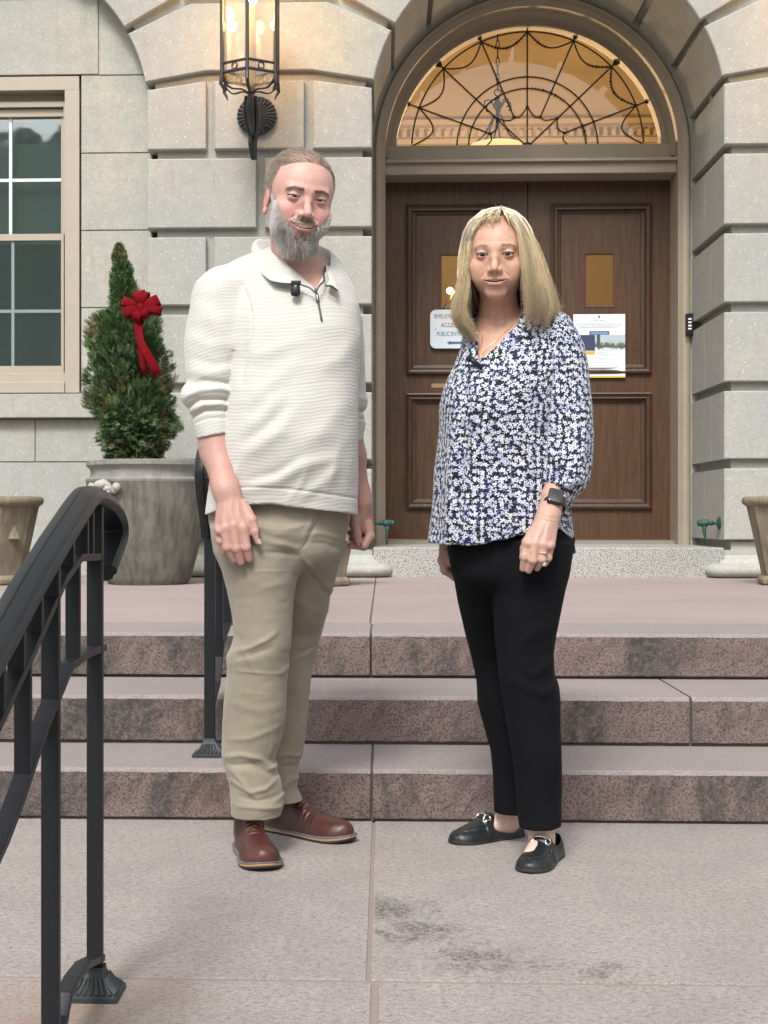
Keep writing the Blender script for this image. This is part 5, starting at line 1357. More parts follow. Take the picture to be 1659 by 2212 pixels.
def shoe(parent, name, heel, toe, L, upper_m, sole_layers, hrows, wscale=1.0, low=False, zoff=0.0, mats=None, flare=1.0):
    """heel/toe ground points; returns transform"""
    h = np.array(heel, float); d = np.array(toe, float) - h; d[2] = 0; d /= np.linalg.norm(d); s_ = np.array([-d[1], d[0], 0])
    T = [0, .04, .12, .25, .4, .55, .7, .82, .92, .97, 1.0]; Wv = [.012, .024, .031, .032, .033, .039, .045, .044, .034, .024, .008]
    T2 = np.linspace(0, 1, 60); W2 = np.interp(T2, T, Wv) * wscale; k = np.ones(5) / 5; W2[2:-2] = np.convolve(W2, k, 'valid')
    curve = lambda t: .006 * np.sin(np.pi * t)
    z = zoff
    for (th, off, m, mn) in sole_layers:
        b = MB(); out = []
        for t, w in zip(T2, W2): out.append((t, (w + off)))
        ring = [(t, w) for t, w in out] + [(t, -w) for t, w in reversed(out)]
        P3 = lambda t, w, zz: tuple(h + d * (t * (L + 2 * off) - off) + s_ * w + np.array([0, 0, zz]))
        e = .010 if low is False else .004
        zt = lambda t: e * max(0, (t - .75) / .25) ** 2
        n = len(ring); vs = [P3(t, w, z + zt(t)) for t, w in ring] + [P3(t, w, z + th + zt(t)) for t, w in ring]
        fs = [tuple(reversed(range(n))), tuple(range(n, 2 * n))] + [(i, (i + 1) % n, n + (i + 1) % n, n + i) for i in range(n)]
        b.add(vs, fs); b.build(mn, m, parent, bevel=.0015); z += th
    zb = z
    def f(P):
        q = P - h.astype(f32); t = (q @ d.astype(f32)) / L; u = q @ s_.astype(f32); zz = q[:, 2] - zb + .004 - (.010 if not low else .004) * np.clip((t - .75) / .25, 0, 1) ** 2
        w = np.interp(t, T2, W2) + .001; hh = np.interp(t, [r[0] for r in hrows], [r[1] for r in hrows])
        w = w * (1 - .12 * np.clip(zz / .05, 0, 1))
        rr = ((np.abs(u) / w) ** 2.3 + (np.maximum(zz, 0) / hh) ** 2.3) ** (1 / 2.3)
        g = (rr - 1) * np.minimum(w, hh) * .8
        te = np.maximum(-t * L, (t - 1) * L); g = smax(g, te, .008); return smax(g, -zz, .002)
    return f, h, d, s_, zb
# ---------------------------------------------------------------- the man
MY = 3.88
man = empty('person', (V(620, 1880, 3.9)[0], 3.9, 0), 'bearded man in a cream quarter-zip sweater, khaki trousers and brown shoes', 'person')
mV = lambda x, y, dy=0: V(x, y, MY + dy)
tor = vp_loft([(535, 600, 700, .03, .06), (548, 558, 716, .03, .08), (562, 515, 732, .025, .095), (575, 490, 742, .015, .105), (592, 472, 752, .01, .115), (625, 470, 765, 0, .125), (665, 462, 776, -.01, .135), (720, 470, 780, -.02, .145), (800, 478, 777, -.025, .155), (880, 474, 774, -.03, .165), (950, 466, 773, -.03, .17), (1020, 455, 773, -.02, .165), (1060, 448, 773, -.015, .158), (1100, 443, 773, -.01, .155), (1140, 441, 773, -.01, .155)], MY, 2.25)
slR = vp_loft([(590, 455, 540, -.03, .07), (612, 430, 545, -.04, .078), (640, 416, 548, -.045, .083), (700, 404, 546, -.055, .085), (745, 398, 542, -.06, .083), (795, 399, 529, -.07, .078), (827, 402, 521, -.075, .073), (841, 392, 515, -.08, .074), (856, 388, 512, -.085, .074), (870, 392, 510, -.085, .07), (884, 404, 507, -.09, .063), (897, 413, 508, -.09, .062), (920, 418, 507, -.095, .058), (945, 424, 505.5, -.10, .055), (975, 428, 504, -.10, .054)], MY, 2.1, 1)
slL = vp_loft([(610, 690, 745, .03, .06), (630, 690, 759, .05, .065), (655, 692, 772, .07, .072), (692, 696, 784, .09, .075), (732, 700, 786, .10, .073), (811, 706, 788, .11, .07), (850, 712, 790, .11, .066), (864, 714, 794, .11, .068), (880, 718, 794, .11, .066), (893, 722, 787, .11, .06), (902, 724, 788, .11, .06), (915, 726, 792, .11, .058), (956, 733, 786, .11, .05), (985, 735, 784, .11, .05)], MY, 2.1, 1)
fF = MY + .02
def sw_folds(P):
    a = 0
    F_ = lambda pts, w, amp, Y=MY - .15: fold(P, pts, Y, w, amp, MY)
    # side drag lines running from the belly to the hip
    a = a + F_([(530, 1058), (600, 1040), (660, 1006), (720, 990)], .016, .007) + F_([(545, 1035), (600, 1022), (650, 990)], .012, -.004)
    a = a + F_([(520, 985), (560, 968), (610, 930), (640, 890)], .020, .006) + F_([(530, 925), (570, 900), (610, 858)], .018, .005) + F_([(545, 870), (580, 835), (640, 790)], .020, .005)
    a = a + F_([(530, 955), (575, 930), (620, 885)], .014, -.004) + F_([(640, 1080), (690, 1050), (730, 1010)], .014, .005) + F_([(660, 960), (700, 930), (740, 870)], .022, .004)
    a = a + F_([(548, 770), (590, 760), (660, 730)], .018, .004) + F_([(690, 800), (740, 770), (770, 720)], .02, .004) + F_([(620, 1085), (650, 1050), (668, 1010)], .009, .0035)
    a = a + F_([(700, 1070), (720, 1030), (735, 960)], .012, .003) + F_([(480, 1075), (500, 1040), (520, 1000)], .012, .004)
    # hem band seam, armhole seam
    a = a + F_([(440, 1060), (540, 1052), (620, 1056), (700, 1066), (773, 1076)], .0028, -.0035)
    a = a + F_([(488, 572), (508, 590), (522, 612), (536, 645), (545, 690), (542, 735), (533, 770), (524, 820)], .0032, -.005)
    a = a + F_([(530, 700), (528, 760), (520, 830)], .012, -.006)
    return a
def sl_folds(P):
    F_ = lambda pts, w, amp, Y=MY - .16: fold(P, pts, Y, w, amp)
    a = F_([(395, 858), (430, 842), (480, 838), (515, 850)], .008, .009) + F_([(400, 880), (430, 862), (475, 860), (508, 868)], .0045, -.009)
    a = a + F_([(405, 888), (440, 874), (480, 872), (508, 880)], .006, .007) + F_([(412, 900), (440, 886), (480, 884), (508, 890)], .004, -.008) + F_([(416, 912), (450, 903), (507, 900)], .003, -.003)
    a = a + F_([(400, 832), (440, 822), (490, 826), (520, 815)], .007, -.008) + F_([(400, 800), (450, 806), (500, 795)], .012, .004) + F_([(410, 770), (460, 785), (520, 775)], .012, -.003)
    a = a + F_([(420, 650), (460, 690), (500, 760)], .020, .003) + F_([(405, 720), (450, 745), (510, 740)], .016, .003) + F_([(500, 640), (520, 700), (515, 760)], .014, .004)
    a = a + F_([(720, 862), (760, 858), (795, 862)], .005, .004, MY + .05) + F_([(720, 885), (760, 882), (795, 890)], .004, -.006, MY + .05) + F_([(720, 905), (760, 902), (795, 905)], .004, -.005, MY + .05)
    return a
zc = lambda x, y, dy=-.1: V(x, y, MY + dy)[2]
def sweater(P, folds=True):
    n = vnoise(P, 9, 2) * .003 + vnoise(P, 22, 4) * .0012
    d = tor(P); hem = np.interp(P[:, 0], [mV(440, 0, -.12)[0], mV(510, 0, -.12)[0], mV(585, 0, -.12)[0], mV(680, 0, -.12)[0], mV(773, 0, -.12)[0]], [zc(440, 1113), zc(510, 1089), zc(585, 1089), zc(680, 1101), zc(773, 1112)])
    d = np.maximum(d, hem - P[:, 2])
    # neck opening
    d = smax(d, -cap(P, mV(655, 570, -.03), mV(655, 480, .02), .064, .070), .008)
    vv = np.maximum(np.maximum(P[:, 1] - (MY - .02), zc(678, 622) - P[:, 2]), np.abs(P[:, 0] - np.interp(P[:, 2], [zc(678, 622), zc(665, 570)], [mV(681, 0, -.1)[0], mV(666, 0, -.1)[0]])) - .052 * np.clip((P[:, 2] - zc(678, 624)) / (zc(665, 570) - zc(678, 624)), 0, 1))
    d = smax(d, -vv, .004)
    lineR = zc(425, 951, -.1) + (P[:, 0] - mV(425, 0, -.1)[0]) / (mV(505, 0, -.1)[0] - mV(425, 0, -.1)[0]) * (zc(505, 934) - zc(425, 951))
    r = np.maximum(slR(P), lineR - P[:, 2]); r = np.maximum(r, P[:, 2] - zc(600, 605)); r = smin(r, np.sqrt(((P - vec(*mV(489, 642, -.035))) ** 2).sum(1)) - .083, .02)
    l = np.maximum(slL(P), zc(780, 955, .1) - P[:, 2]); l = np.maximum(l, P[:, 2] - zc(700, 635)); l = smin(l, np.sqrt(((P - vec(*mV(716, 655, .06))) ** 2).sum(1)) - .066, .02)
    if folds: d = d - sw_folds(P) ; r = r - sl_folds(P); l = l - sl_folds(P)
    low = P[:, 2] < zc(500, 760); kk_ = np.where(low, .002, .014)
    return smin(smin(d, r, kk_), l, .012) - n
def sw_uv(P):
    u = np.arctan2(P[:, 0] - mV(610, 0)[0], -(P[:, 1] - MY)) * .2
    arm = slR(P) < tor(P) + .0; ua = slR.uv(P) + 3.0
    drape = .006 * np.sin(P[:, 0] * 22 + 1) + .004 * vnoise(P, 12, 6) + np.where(arm, (P[:, 0] - mV(470, 0)[0]) * -.18, (P[:, 0] - mV(610, 0)[0]) * -.06)
    return np.stack([np.where(arm, ua, u), P[:, 2] + drape, arm * 1.0], 1)
def m_knit():
    t = NT('cream_slub_knit'); v = t.n('Attribute', attribute_name='cloth').outputs['Vector']
    mp = lambda s: t.n('Mapping', {'Vector': v, 'Scale': s}).outputs[0]
    wv = t.n('TexWave', {'Vector': v, 'Scale': 34.0, 'Distortion': 4.5, 'Detail': 2.0, 'Detail Scale': .6}, wave_type='BANDS', bands_direction='Y').outputs['Fac']; n1 = t.math('ADD', t.math('MULTIPLY', wv, .75), t.math('MULTIPLY', t.noise(mp((11, 120, 1)), 1.0, 2, .6), .7)); n2 = t.noise(mp((9, 80, 1)), 1.0, 3, .5); n3 = t.noise(mp((3, 260, 1)), 1.0, 2)
    c = t.mix(t.ramp(n1, [(.34, .30), (.64, 0.)]), (.545, .530, .490), (.37, .358, .335))
    c = t.mix(t.ramp(n2, [(.40, .22), (.62, 0.)]), c, (.43, .418, .39)); c = t.mix(t.ramp(n3, [(.3, .35), (.5, 0.)]), c, (.38, .37, .35))
    t.set(Base_Color=c, Roughness=.9, Specular_IOR_Level=.15, Sheen_Weight=.25)
    w1 = t.n('TexWave', {'Vector': v, 'Scale': 95.0, 'Distortion': .4}, wave_type='BANDS', bands_direction='Y').outputs['Fac']
    w2 = t.n('TexWave', {'Vector': v, 'Scale': 95.0, 'Distortion': .4}, wave_type='BANDS', bands_direction='X').outputs['Fac']
    h = t.math('ADD', t.math('MULTIPLY', t.math('MAXIMUM', w1, w2), .5), t.math('MULTIPLY', n1, .9)); t.bump(h, .28, .0020); return t.m
M_knit = m_knit()
sdf_bbox_obj('sweater', sweater, (mV(380, 0)[0], MY - .26, zc(600, 1130)), (mV(800, 0, .1)[0] + .02, MY + .24, zc(600, 515)), .0032, M_knit, man, vecf=sw_uv, lip=2.2)

# head
mh = Head(V(664.5, 428, 3.70), 18, 9, 6.5, 1.06, True)
neck_a, neck_b = mh.Wd([[0, .012, -.075]])[0], np.array(mV(648, 640, .03))
armR = [mV(462, 920, -.10), mV(470, 975, -.105), mV(486, 1052, -.165), mV(489, 1064, -.175)]
def man_skin(P):
    d = mh(P)
    nk = cap(P, neck_a, neck_b, .061, .068); nk = nk - groove(P, [mV(640, 560, -.1), mV(672, 605, -.12)], .006, .002)
    d = smin(d, nk, .02); ch_ = tor(P) + .014
    d2 = smin(d, np.maximum(ch_, P[:, 2] - zc(600, 560)), .02); return d2
def wrinkle_skin(P, a): return vnoise(P, 260, 8) * a
def handR(P):
    d = chain(P, armR, [.046, .043, .031, .030], .02)
    pal = [((487, 1062, -.175), (474, 1142, -.195), .020, .0135), ((489, 1062, -.178), (487, 1136, -.208), .021, .0145), ((493, 1062, -.18), (505, 1134, -.212), .021, .015), ((500, 1060, -.175), (525, 1138, -.208), .021, .0155), ((505, 1075, -.165), (530, 1112, -.185), .019, .015)]
    fi = [[(473, 1142, -.198, .0125), (476, 1168, -.202, .0100), (485, 1192, -.192, .0084)],
          [(486, 1140, -.210, .0135), (491, 1182, -.214, .0110), (505, 1210, -.198, .0088)],
          [(505, 1138, -.214, .0140), (511, 1184, -.218, .0114), (520.5, 1214, -.203, .0094)],
          [(526, 1140, -.210, .0140), (532, 1182, -.212, .0114), (538, 1207, -.200, .0096)],
          [(524, 1092, -.185, .0165), (543, 1124, -.200, .0135), (551, 1150, -.205, .0115), (558, 1170, -.205, .0088)]]
    d = smin(d, hand_sdf(P, pal, fi, MY), .014)
    for x, y in ((474, 1147), (487, 1143), (505, 1142), (526, 1145)): d = smin(d, np.sqrt(((P - vec(*mV(x, y, -.213))) ** 2).sum(1)) - .0095, .008)
    for (x, y) in ((477, 1166), (492, 1181), (512, 1185), (533, 1182), (552, 1153)):
        for o in (-3, 0, 3): d = d - fold(P, [(x - 8, y + o), (x + 8, y + o)], MY - .21, .0012, -.0010)
    for a in ([(500, 1080), (500, 1120)], [(485, 1085), (482, 1125)], [(515, 1085), (520, 1125)]): d = d - fold(P, a, MY - .20, .004, .0016)
    return d
def handL(P):
    Y = MY + .10
    d = chain(P, [V(757, 930, Y), V(764, 985, Y), V(778, 1066, Y), V(782, 1086, Y)], [.033, .031, .0245, .025], .02)
    pal = [((784, 1084, 0), (792, 1138, .02), .022, .019), ((780, 1090, -.01), (782, 1140, 0), .022, .019), ((786, 1090, .02), (795, 1148, .03), .02, .016)]
    fi = [[(792, 1132, -.005, .0155), (799, 1158, -.012, .0122), (786, 1180, -.03, .0110), (757, 1179, -.03, .0085)],
          [(796, 1140, .015, .0140), (800, 1160, .01, .0120), (784, 1172, -.005, .0105), (760, 1164, -.005, .0085)],
          [(795, 1145, .035, .013), (792, 1164, .03, .0105), (770, 1162, .02, .0095), (756, 1150, .02, .008)],
          [(770, 1110, -.005, .018), (767, 1132, -.03, .0150), (771, 1156, -.045, .0115), (774.5, 1170, -.048, .0098)]]
    return smin(d, hand_sdf(P, pal, fi, Y, .010), .016)
def rosy(P, c, r): return np.exp(-(((P - vec(*c)) / vec(*r)) ** 2).sum(1))
def col_man_head(v):
    q = mh.L(v); A = q.copy(); A[:, 0] = np.abs(A[:, 0]); n = len(v); skin = np.tile(np.array([.57, .345, .285]), (n, 1))
    def mixc(w, c): nonlocal skin; w = np.clip(w, 0, 1)[:, None]; skin = skin * (1 - w) + np.array(c) * w
    mixc(.75 * rosy(A, (.043, -.07, -.033), (.022, .03, .020)), (.52, .225, .205)); mixc(.4 * rosy(q, (0, -.108, -.034), (.014, .02, .018)), (.50, .25, .22))
    mixc(.35 * rosy(q, (0, -.09, .06), (.05, .04, .02)), (.66, .40, .33)); mixc(.8 * rosy(A, (.08, .01, -.01), (.012, .03, .04)), (.62, .24, .19))
    mixc(.45 * rosy(A, (.024, -.088, -.006), (.014, .02, .012)), (.40, .20, .16))
    lip = (np.abs(q[:, 2] + .0685 - .0090 * (A[:, 0] / .0345) ** 2) < .0105 - .007 * (A[:, 0] / .034) ** 2) & (A[:, 0] < .034) & (q[:, 1] < -.07); mixc(lip * .8, (.44, .20, .185))
    inn = (np.abs(q[:, 2] + .0675 - .0090 * (A[:, 0] / .0345) ** 2) < .0042) & (A[:, 0] < .033) & (q[:, 1] < -.060) & (q[:, 1] > -.0885 + 8 * q[:, 0] ** 2); mixc(inn, (.10, .03, .025))
    nk = q[:, 2] < -.13; mixc(nk * .4 * np.clip((-.13 - q[:, 2]) / .02, 0, 1), (.52, .27, .20))
    mixc(np.clip(beard_mask(q), 0, 1) * .75, (.25, .205, .175)); mixc(hair_mask(q) * .45, (.30, .215, .16)); return skin
def sstep(a, b, x): t = np.clip((x - a) / (b - a), 0, 1); return t * t * (3 - 2 * t)
def beard_mask(q):
    ax_, y, z = np.abs(q[:, 0]), q[:, 1], q[:, 2]
    line = np.interp(ax_, [0, .012, .024, .034, .045, .056, .066, .08], [-.0475, -.048, -.052, -.060, -.060, -.042, -.010, .014])
    m = sstep(.004, -.004, z - line) * sstep(-.002, -.010, y) * (1 + 2.5 * ((ax_ < .032) & (z > -.060)))
    lip = ((ax_ / .035) ** 2 + ((z + .0705 - .0095 * (ax_ / .0345) ** 2) / .0100) ** 2) < 1
    m = m * ~lip * (z > -.118) * ~((ax_ > .068) & (y > -.016) & (z > -.05))
    soul = (ax_ > .004) & (ax_ < .022) & (z < -.078) & (z > -.094) & (y < -.07); return m * np.where(soul, .12, 1.0)
def hair_mask(q):
    ax_, y, z = np.abs(q[:, 0]), q[:, 1], q[:, 2]
    front = np.interp(z, [-.05, -.005, .03, .050, .066, .080, .092, .13], [-.006, -.014, -.026, -.034, -.036, -.066, -.090, -.09])
    m = sstep(-.006, .004, y - front) * (z > np.interp(y, [-.05, .02, .06, .1], [-.03, -.02, -.06, -.07])) * (ax_ > -1)
    ear = (np.abs(y - .012) < .018) & (z < .014) & (ax_ > .07); return m * ~ear
def join(name, parts, mats, parent, colname='col'):
    vs = []; fs = []; cs = []; o = 0
    for v, q, c in parts: vs.append(v); fs.append(q + o); cs.append(c); o += len(v)
    me = np_mesh(name, np.concatenate(vs), np.concatenate(fs)); set_col(me, colname, np.concatenate(cs)); return link(name, me, mats, parent, smooth=True)
def arm_col(v, base, red):
    n = vnoise(v, 35, 3)[:, None] * .5 + .5; return base * (1 - n * .35) + red * n * .35
hc = mh.c; v1, q1 = sdf_mesh(man_skin, (hc[0] - .13, hc[1] - .16, zc(600, 640)), (hc[0] + .13, hc[1] + .15, hc[2] + .15), .0014)
v2, q2 = sdf_mesh(handR, (mV(420, 0)[0], MY - .25, zc(600, 1230)), (mV(575, 0)[0], MY - .02, zc(600, 915)), .0017)
v3, q3 = sdf_mesh(handL, (mV(735, 0)[0], MY - .01, V(0, 1200, MY)[2]), (mV(830, 0)[0], MY + .20, V(0, 925, MY)[2]), .0019)
legs_hidden = lambda P: smin(smin(np.maximum(np.maximum(tor(P) + .03, P[:, 2] - zc(600, 570)), zc(600, 1095) - P[:, 2]), cap(P, V(560, 1150, 3.86), V(552, 1765, 3.81), .07, .035), .03), chain(P, [V(675, 1150, 3.98), V(620, 1440, 4.02), V(606, 1735, 4.02)], [.06, .045, .033], .02), .03)
legs_hidden2 = lambda P: smin(smin(legs_hidden(P), cap(P, mV(495, 640, -.03), mV(466, 920, -.09), .045, .036), .02), cap(P, mV(722, 650, .05), mV(757, 935, .11), .045, .028), .02)
v4, q4 = sdf_mesh(legs_hidden2, (mV(420, 0)[0], MY - .2, .09), (mV(800, 0)[0] + .04, MY + .28, zc(600, 560)), .011)
bs = np.array([.46, .28, .228]); rd = np.array([.40, .20, .17])
hcol = arm_col(v2, bs, rd); hcol = hcol * (1 - .12 * sstep(zc(500, 1110), zc(500, 1160), v2[:, 2])[:, None] * 0)
body_m = join('body', [(v1, q1, col_man_head(v1)), (v2, q2, hcol), (v3, q3, arm_col(v3, bs * .92, rd * .9)), (v4, q4, np.tile(bs, (len(v4), 1)))], M_skin, man)
mh.eyes(body_m, m_iris('hazel_iris', (.055, .05, .035))); mh.teeth(body_m, .0088, .0300)
nail(body_m, (557.5, 1171, -.205), MY, .0085, (np.array(mV(558.5, 1172)) - np.array(mV(552, 1152))), (.75, -.65, .1)); nail(body_m, (774.5, 1171, .055), MY, .0098, (0, 0, -1), (0, -1, 0))
# hair and beard strands
def grow(name, H, f, v, mask, N, lenf, dirf, colf, rad, parent, seg=4, seed=1, cull=None):
    R = np.random.default_rng(seed); w = mask * 1.0; idx = R.choice(len(v), N, p=w / w.sum()); root = v[idx] + R.normal(0, .0007, (N, 3)).astype(f32)
    q = H.L(root); g = grad(f, root); dl = dirf(q, R); D = dl @ H.R.T; D = D / np.linalg.norm(D, axis=1, keepdims=True); D = D - g * np.minimum((D * g).sum(1), 0)[:, None]
    D = D + g * .28; D /= np.linalg.norm(D, axis=1, keepdims=True); L = lenf(q, R)
    cur = (np.array([0, 0, -1.0]) * L[:, None] * .25 + R.normal(0, .10, (N, 3)) * L[:, None])
    return strands(name, root - g * .001, D, M_hair, parent, L, rad, seg, cur, colf(q, R))
qh = mh.L(v1)
bm_ = beard_mask(qh)
def b_dir(q, R):
    s = np.sign(q[:, 0]); ax_ = np.abs(q[:, 0]); mo = (q[:, 2] > -.066) & (ax_ < .03)
    d = np.stack([s * (.06 - 11.0 * ax_ * sstep(-.06, -.10, q[:, 2])), -.10 * np.ones(len(q)), -np.ones(len(q))], 1)
    d[:, 0] += np.where(mo, s * (.35 + ax_ * 25), 0); d[:, 0] += np.where((ax_ > .048) & (q[:, 2] > -.085), s * .20, 0); d += R.normal(0, .16, d.shape); return d
def b_len(q, R):
    ax_ = np.abs(q[:, 0]); L = np.interp(q[:, 2], [-.13, -.11, -.085, -.06, -.03, .01], [.026, .028, .021, .013, .009, .006]) * np.where((q[:, 2] > -.068) & (ax_ < .034), .30, 1) * np.where((ax_ > .05), 1.0, 1)
    L = L * (1 - .62 * sstep(.022, .055, ax_) * sstep(-.055, -.09, q[:, 2]))
    return L * R.uniform(.6, 1.15, len(q)) * (1 - .5 * ((q[:, 2] < -.074) & (q[:, 2] > -.088) & (ax_ < .012)))
def b_col(q, R):
    n = len(q); g = R.uniform(0, 1, n); ax_ = np.abs(q[:, 0]); white = np.clip(.20 + ax_ * 9 + (q[:, 2] < -.10) * .05 + (q[:, 1] > -.05) * .35, 0, .95)
    br = np.array([.20, .135, .09]); gr = np.array([.33, .295, .26]); wh = np.array([.82, .79, .76]); c = np.where((g < white)[:, None], wh, np.where((R.uniform(0, 1, n) < .55)[:, None], gr, br))
    c = np.where(((ax_ < .024) & (q[:, 2] > -.066))[:, None] & (g > .3)[:, None], np.array([.31, .235, .17]), c); return c * R.uniform(.8, 1.15, (n, 1))
grow('beard', mh, man_skin, v1, bm_ * (1 + 1.0 * (qh[:, 2] < -.08)), 15000, b_len, b_dir, b_col, .00036, body_m, 5, 3)
def h_dir(q, R):
    s = np.sign(q[:, 0]); top = sstep(.05, .095, q[:, 2])[:, None]; side = np.stack([s * .05, .75 + 0 * s, -.55 + 0 * s], 1); tp = np.stack([-.55 + 0 * s, .60 + 0 * s, .05 + 0 * s], 1); return side * (1 - top) + tp * top + R.normal(0, .14, (len(q), 3))
def h_len(q, R): return np.interp(q[:, 2], [-.03, .03, .07, .1], [.005, .010, .014, .020]) * R.uniform(.7, 1.2, len(q))
def h_col(q, R):
    n = len(q); g = R.uniform(0, 1, n); gray = np.clip(.85 - (q[:, 2] - .0) * 7, .25, .9); c = np.where((g < gray)[:, None], np.array([.38, .345, .30]), np.array([.22, .16, .11])); return c * R.uniform(.75, 1.25, (n, 1))
hm = hair_mask(qh); dens = hm * np.where(qh[:, 2] > .085, .55, 1.0)
grow('hair', mh, man_skin, v1, dens, 14000, h_len, h_dir, h_col, .00034, body_m, 3, 5)
def brow_mask(q, z0=.0205):
    ax_ = np.abs(q[:, 0]); zc_ = np.interp(ax_, [.012, .022, .036, .050], [z0 - .0015, z0 + .001, z0 + .002, z0 - .004]); return (np.abs(q[:, 2] - zc_) < np.interp(ax_, [.01, .02, .05], [.003, .0035, .0015])) * (ax_ > .011) * (ax_ < .050) * (q[:, 1] < -.05)
for sx_ in (-1, 1): grow('eyebrow', mh, man_skin, v1, brow_mask(qh, .0185) * (qh[:, 0] * sx_ > 0), 280, lambda q, R: R.uniform(.005, .009, len(q)), lambda q, R: np.stack([np.sign(q[:, 0]), .1 + 0 * q[:, 0], .15 - np.abs(q[:, 0]) * 8], 1) + R.normal(0, .2, (len(q), 3)), lambda q, R: np.array([.20, .135, .09]) * R.uniform(.7, 1.4, (len(q), 1)), .0003, body_m, 3, 7 + sx_)
# forearm hair
fa = (v2[:, 2] > zc(500, 1085)) & (v2[:, 1] < MY - .07)
R_ = np.random.default_rng(4); ix = R_.choice(np.where(fa)[0], 900); rt = v2[ix]; gd = grad(handR, rt)
strands('arm_hair', rt, (lambda D: D / np.linalg.norm(D, axis=1, keepdims=True))(np.array([-.6, 0, -.5]) + gd * .25 + R_.normal(0, .3, (900, 3))), M_hair, body_m, R_.uniform(.006, .014, 900), .00010, 3, None, np.tile([.30, .19, .13], (900, 1)))

# collar, placket, zip, microphone
swf = lambda P: sweater(P, False)
def drape(name, gridpts, m, parent, off, thick=.0025, f=None, Y0=3.5, Y1=4.1, nu=10, nv=10, offs=None, uvs=None):
    """patch spanned by rows of photo points; laid on the body surface f (or at given Y)"""
    f = f or swf; rows_ = []
    for row in gridpts:
        r = [np.array(p, float) for p in row]; t = np.linspace(0, len(r) - 1, nu); rows_.append([r[int(min(len(r) - 2, math.floor(a)))] * (1 - (a - min(len(r) - 2, math.floor(a)))) + r[int(min(len(r) - 1, math.floor(a) + 1)) if a < len(r) - 1 else len(r) - 1] * (a - min(len(r) - 2, math.floor(a))) for a in t])
    R_ = np.array(rows_); tt = np.linspace(0, len(R_) - 1, nv); vs = []
    for b_ in tt:
        i = int(min(len(R_) - 2, math.floor(b_))); w = b_ - i
        for k in range(nu):
            p = R_[i, k] * (1 - w) + R_[i + 1, k] * w; Yh = p[2] if len(p) > 2 else raydepth(f, p[0], p[1], Y0, Y1)
            if Yh is None: Yh = (Y0 + Y1) / 2
            o_ = off(k / (nu - 1), b_ / (len(R_) - 1)) if callable(off) else off
            vs.append(V(p[0], p[1], Yh - o_))
    fs = [(i * nu + k, i * nu + k + 1, (i + 1) * nu + k + 1, (i + 1) * nu + k) for i in range(nv - 1) for k in range(nu - 1)]
    me = np_mesh(name, vs, fs)
    if uvs: set_vec(me, 'cloth', np.array([(v[0] * .7 + v[2] * .7, v[2] * .5 - v[0] * .8, 0) for v in vs]))
    o = link(name, me, m, parent, smooth=True); s = o.modifiers.new('thick', 'SOLIDIFY'); s.thickness = thick; s.offset = 0
    s = o.modifiers.new('sub', 'SUBSURF'); s.levels = 1; s.render_levels = 1; return o
Yc = MY
# viewer-left collar leaf: inner edge by the neck, outer edge lying on the shoulder
def yrow(*p): return [(x, y, Yc + d) for x, y, d in p]
drape('collar', [yrow((600, 545, .07), (582, 545, .05), (575, 547, .02), (577, 552, -.01), (585, 562, -.04), (600, 577, -.07), (615, 592, -.09), (630, 605, -.115), (643, 613, -.134)),
                 yrow((600, 521, .085), (578, 517, .065), (558, 516, .035), (549, 522, .0), (560, 541, -.035), (580, 558, -.065), (604, 580, -.095), (626, 600, -.122), (641, 610, -.138)),
                 yrow((600, 528, .110), (576, 526, .09), (551, 526, .05), (543, 533, .0), (553, 556, -.05), (570, 578, -.09), (594, 598, -.125), (618, 608, -.138), (640, 611, -.143)),
                 yrow((600, 552, .13), (574, 552, .10), (547, 555, .05), (543, 562, -.01), (552, 576, -.07), (566, 593, -.115), (585, 607, -.141), (612, 612, -.147), (637, 613, -.149))], M_knit, man, .003, .004, uvs=True, nu=30, nv=13)
drape('collar', [yrow((600, 545, .08), (650, 548, .085), (675, 550, .075), (690, 558, .04), (698, 570, 0), (700, 580, -.05)),
                 yrow((600, 521, .095), (650, 525, .105), (682, 532, .09), (701, 545, .055), (711, 562, .0), (706, 575, -.052)),
                 yrow((600, 548, .135), (650, 548, .135), (687, 550, .12), (717, 560, .07), (726, 577, .0), (720, 592, -.062))], M_knit, man, .003, .004, uvs=True, nu=20, nv=9)
def collar_back():
    cx, cy = mV(645, 0, .03)[0], MY + .035; vs = []; fs = []; n = 26; z0 = zc(600, 545, .0)
    rings = [(.070, .066, -.012), (.078, .074, .016), (.090, .084, .030), (.098, .092, .027), (.112, .100, .004), (.120, .106, -.016)]
    for i in range(n + 1):
        a = math.radians(72 + (288 - 72) * i / n) * 1.0; fr = max(0, math.cos(a)) ; 
        for rx, ry, dz_ in rings: vs.append((cx - rx * math.sin(a), cy - ry * math.cos(a), z0 + dz_ - .05 * fr + .006 * math.sin(a)))
    m = len(rings)
    for i in range(n):
        for k in range(m - 1): fs.append((i * m + k, (i + 1) * m + k, (i + 1) * m + k + 1, i * m + k + 1))
    me = np_mesh('collar', vs, fs); set_vec(me, 'cloth', np.array([(v_[0] + v_[1], v_[2], 0) for v_ in vs])); o = link('collar', me, M_knit, man, smooth=True)
    s = o.modifiers.new('thick', 'SOLIDIFY'); s.thickness = .004; s = o.modifiers.new('sub', 'SUBSURF'); s.levels = 1; s.render_levels = 1

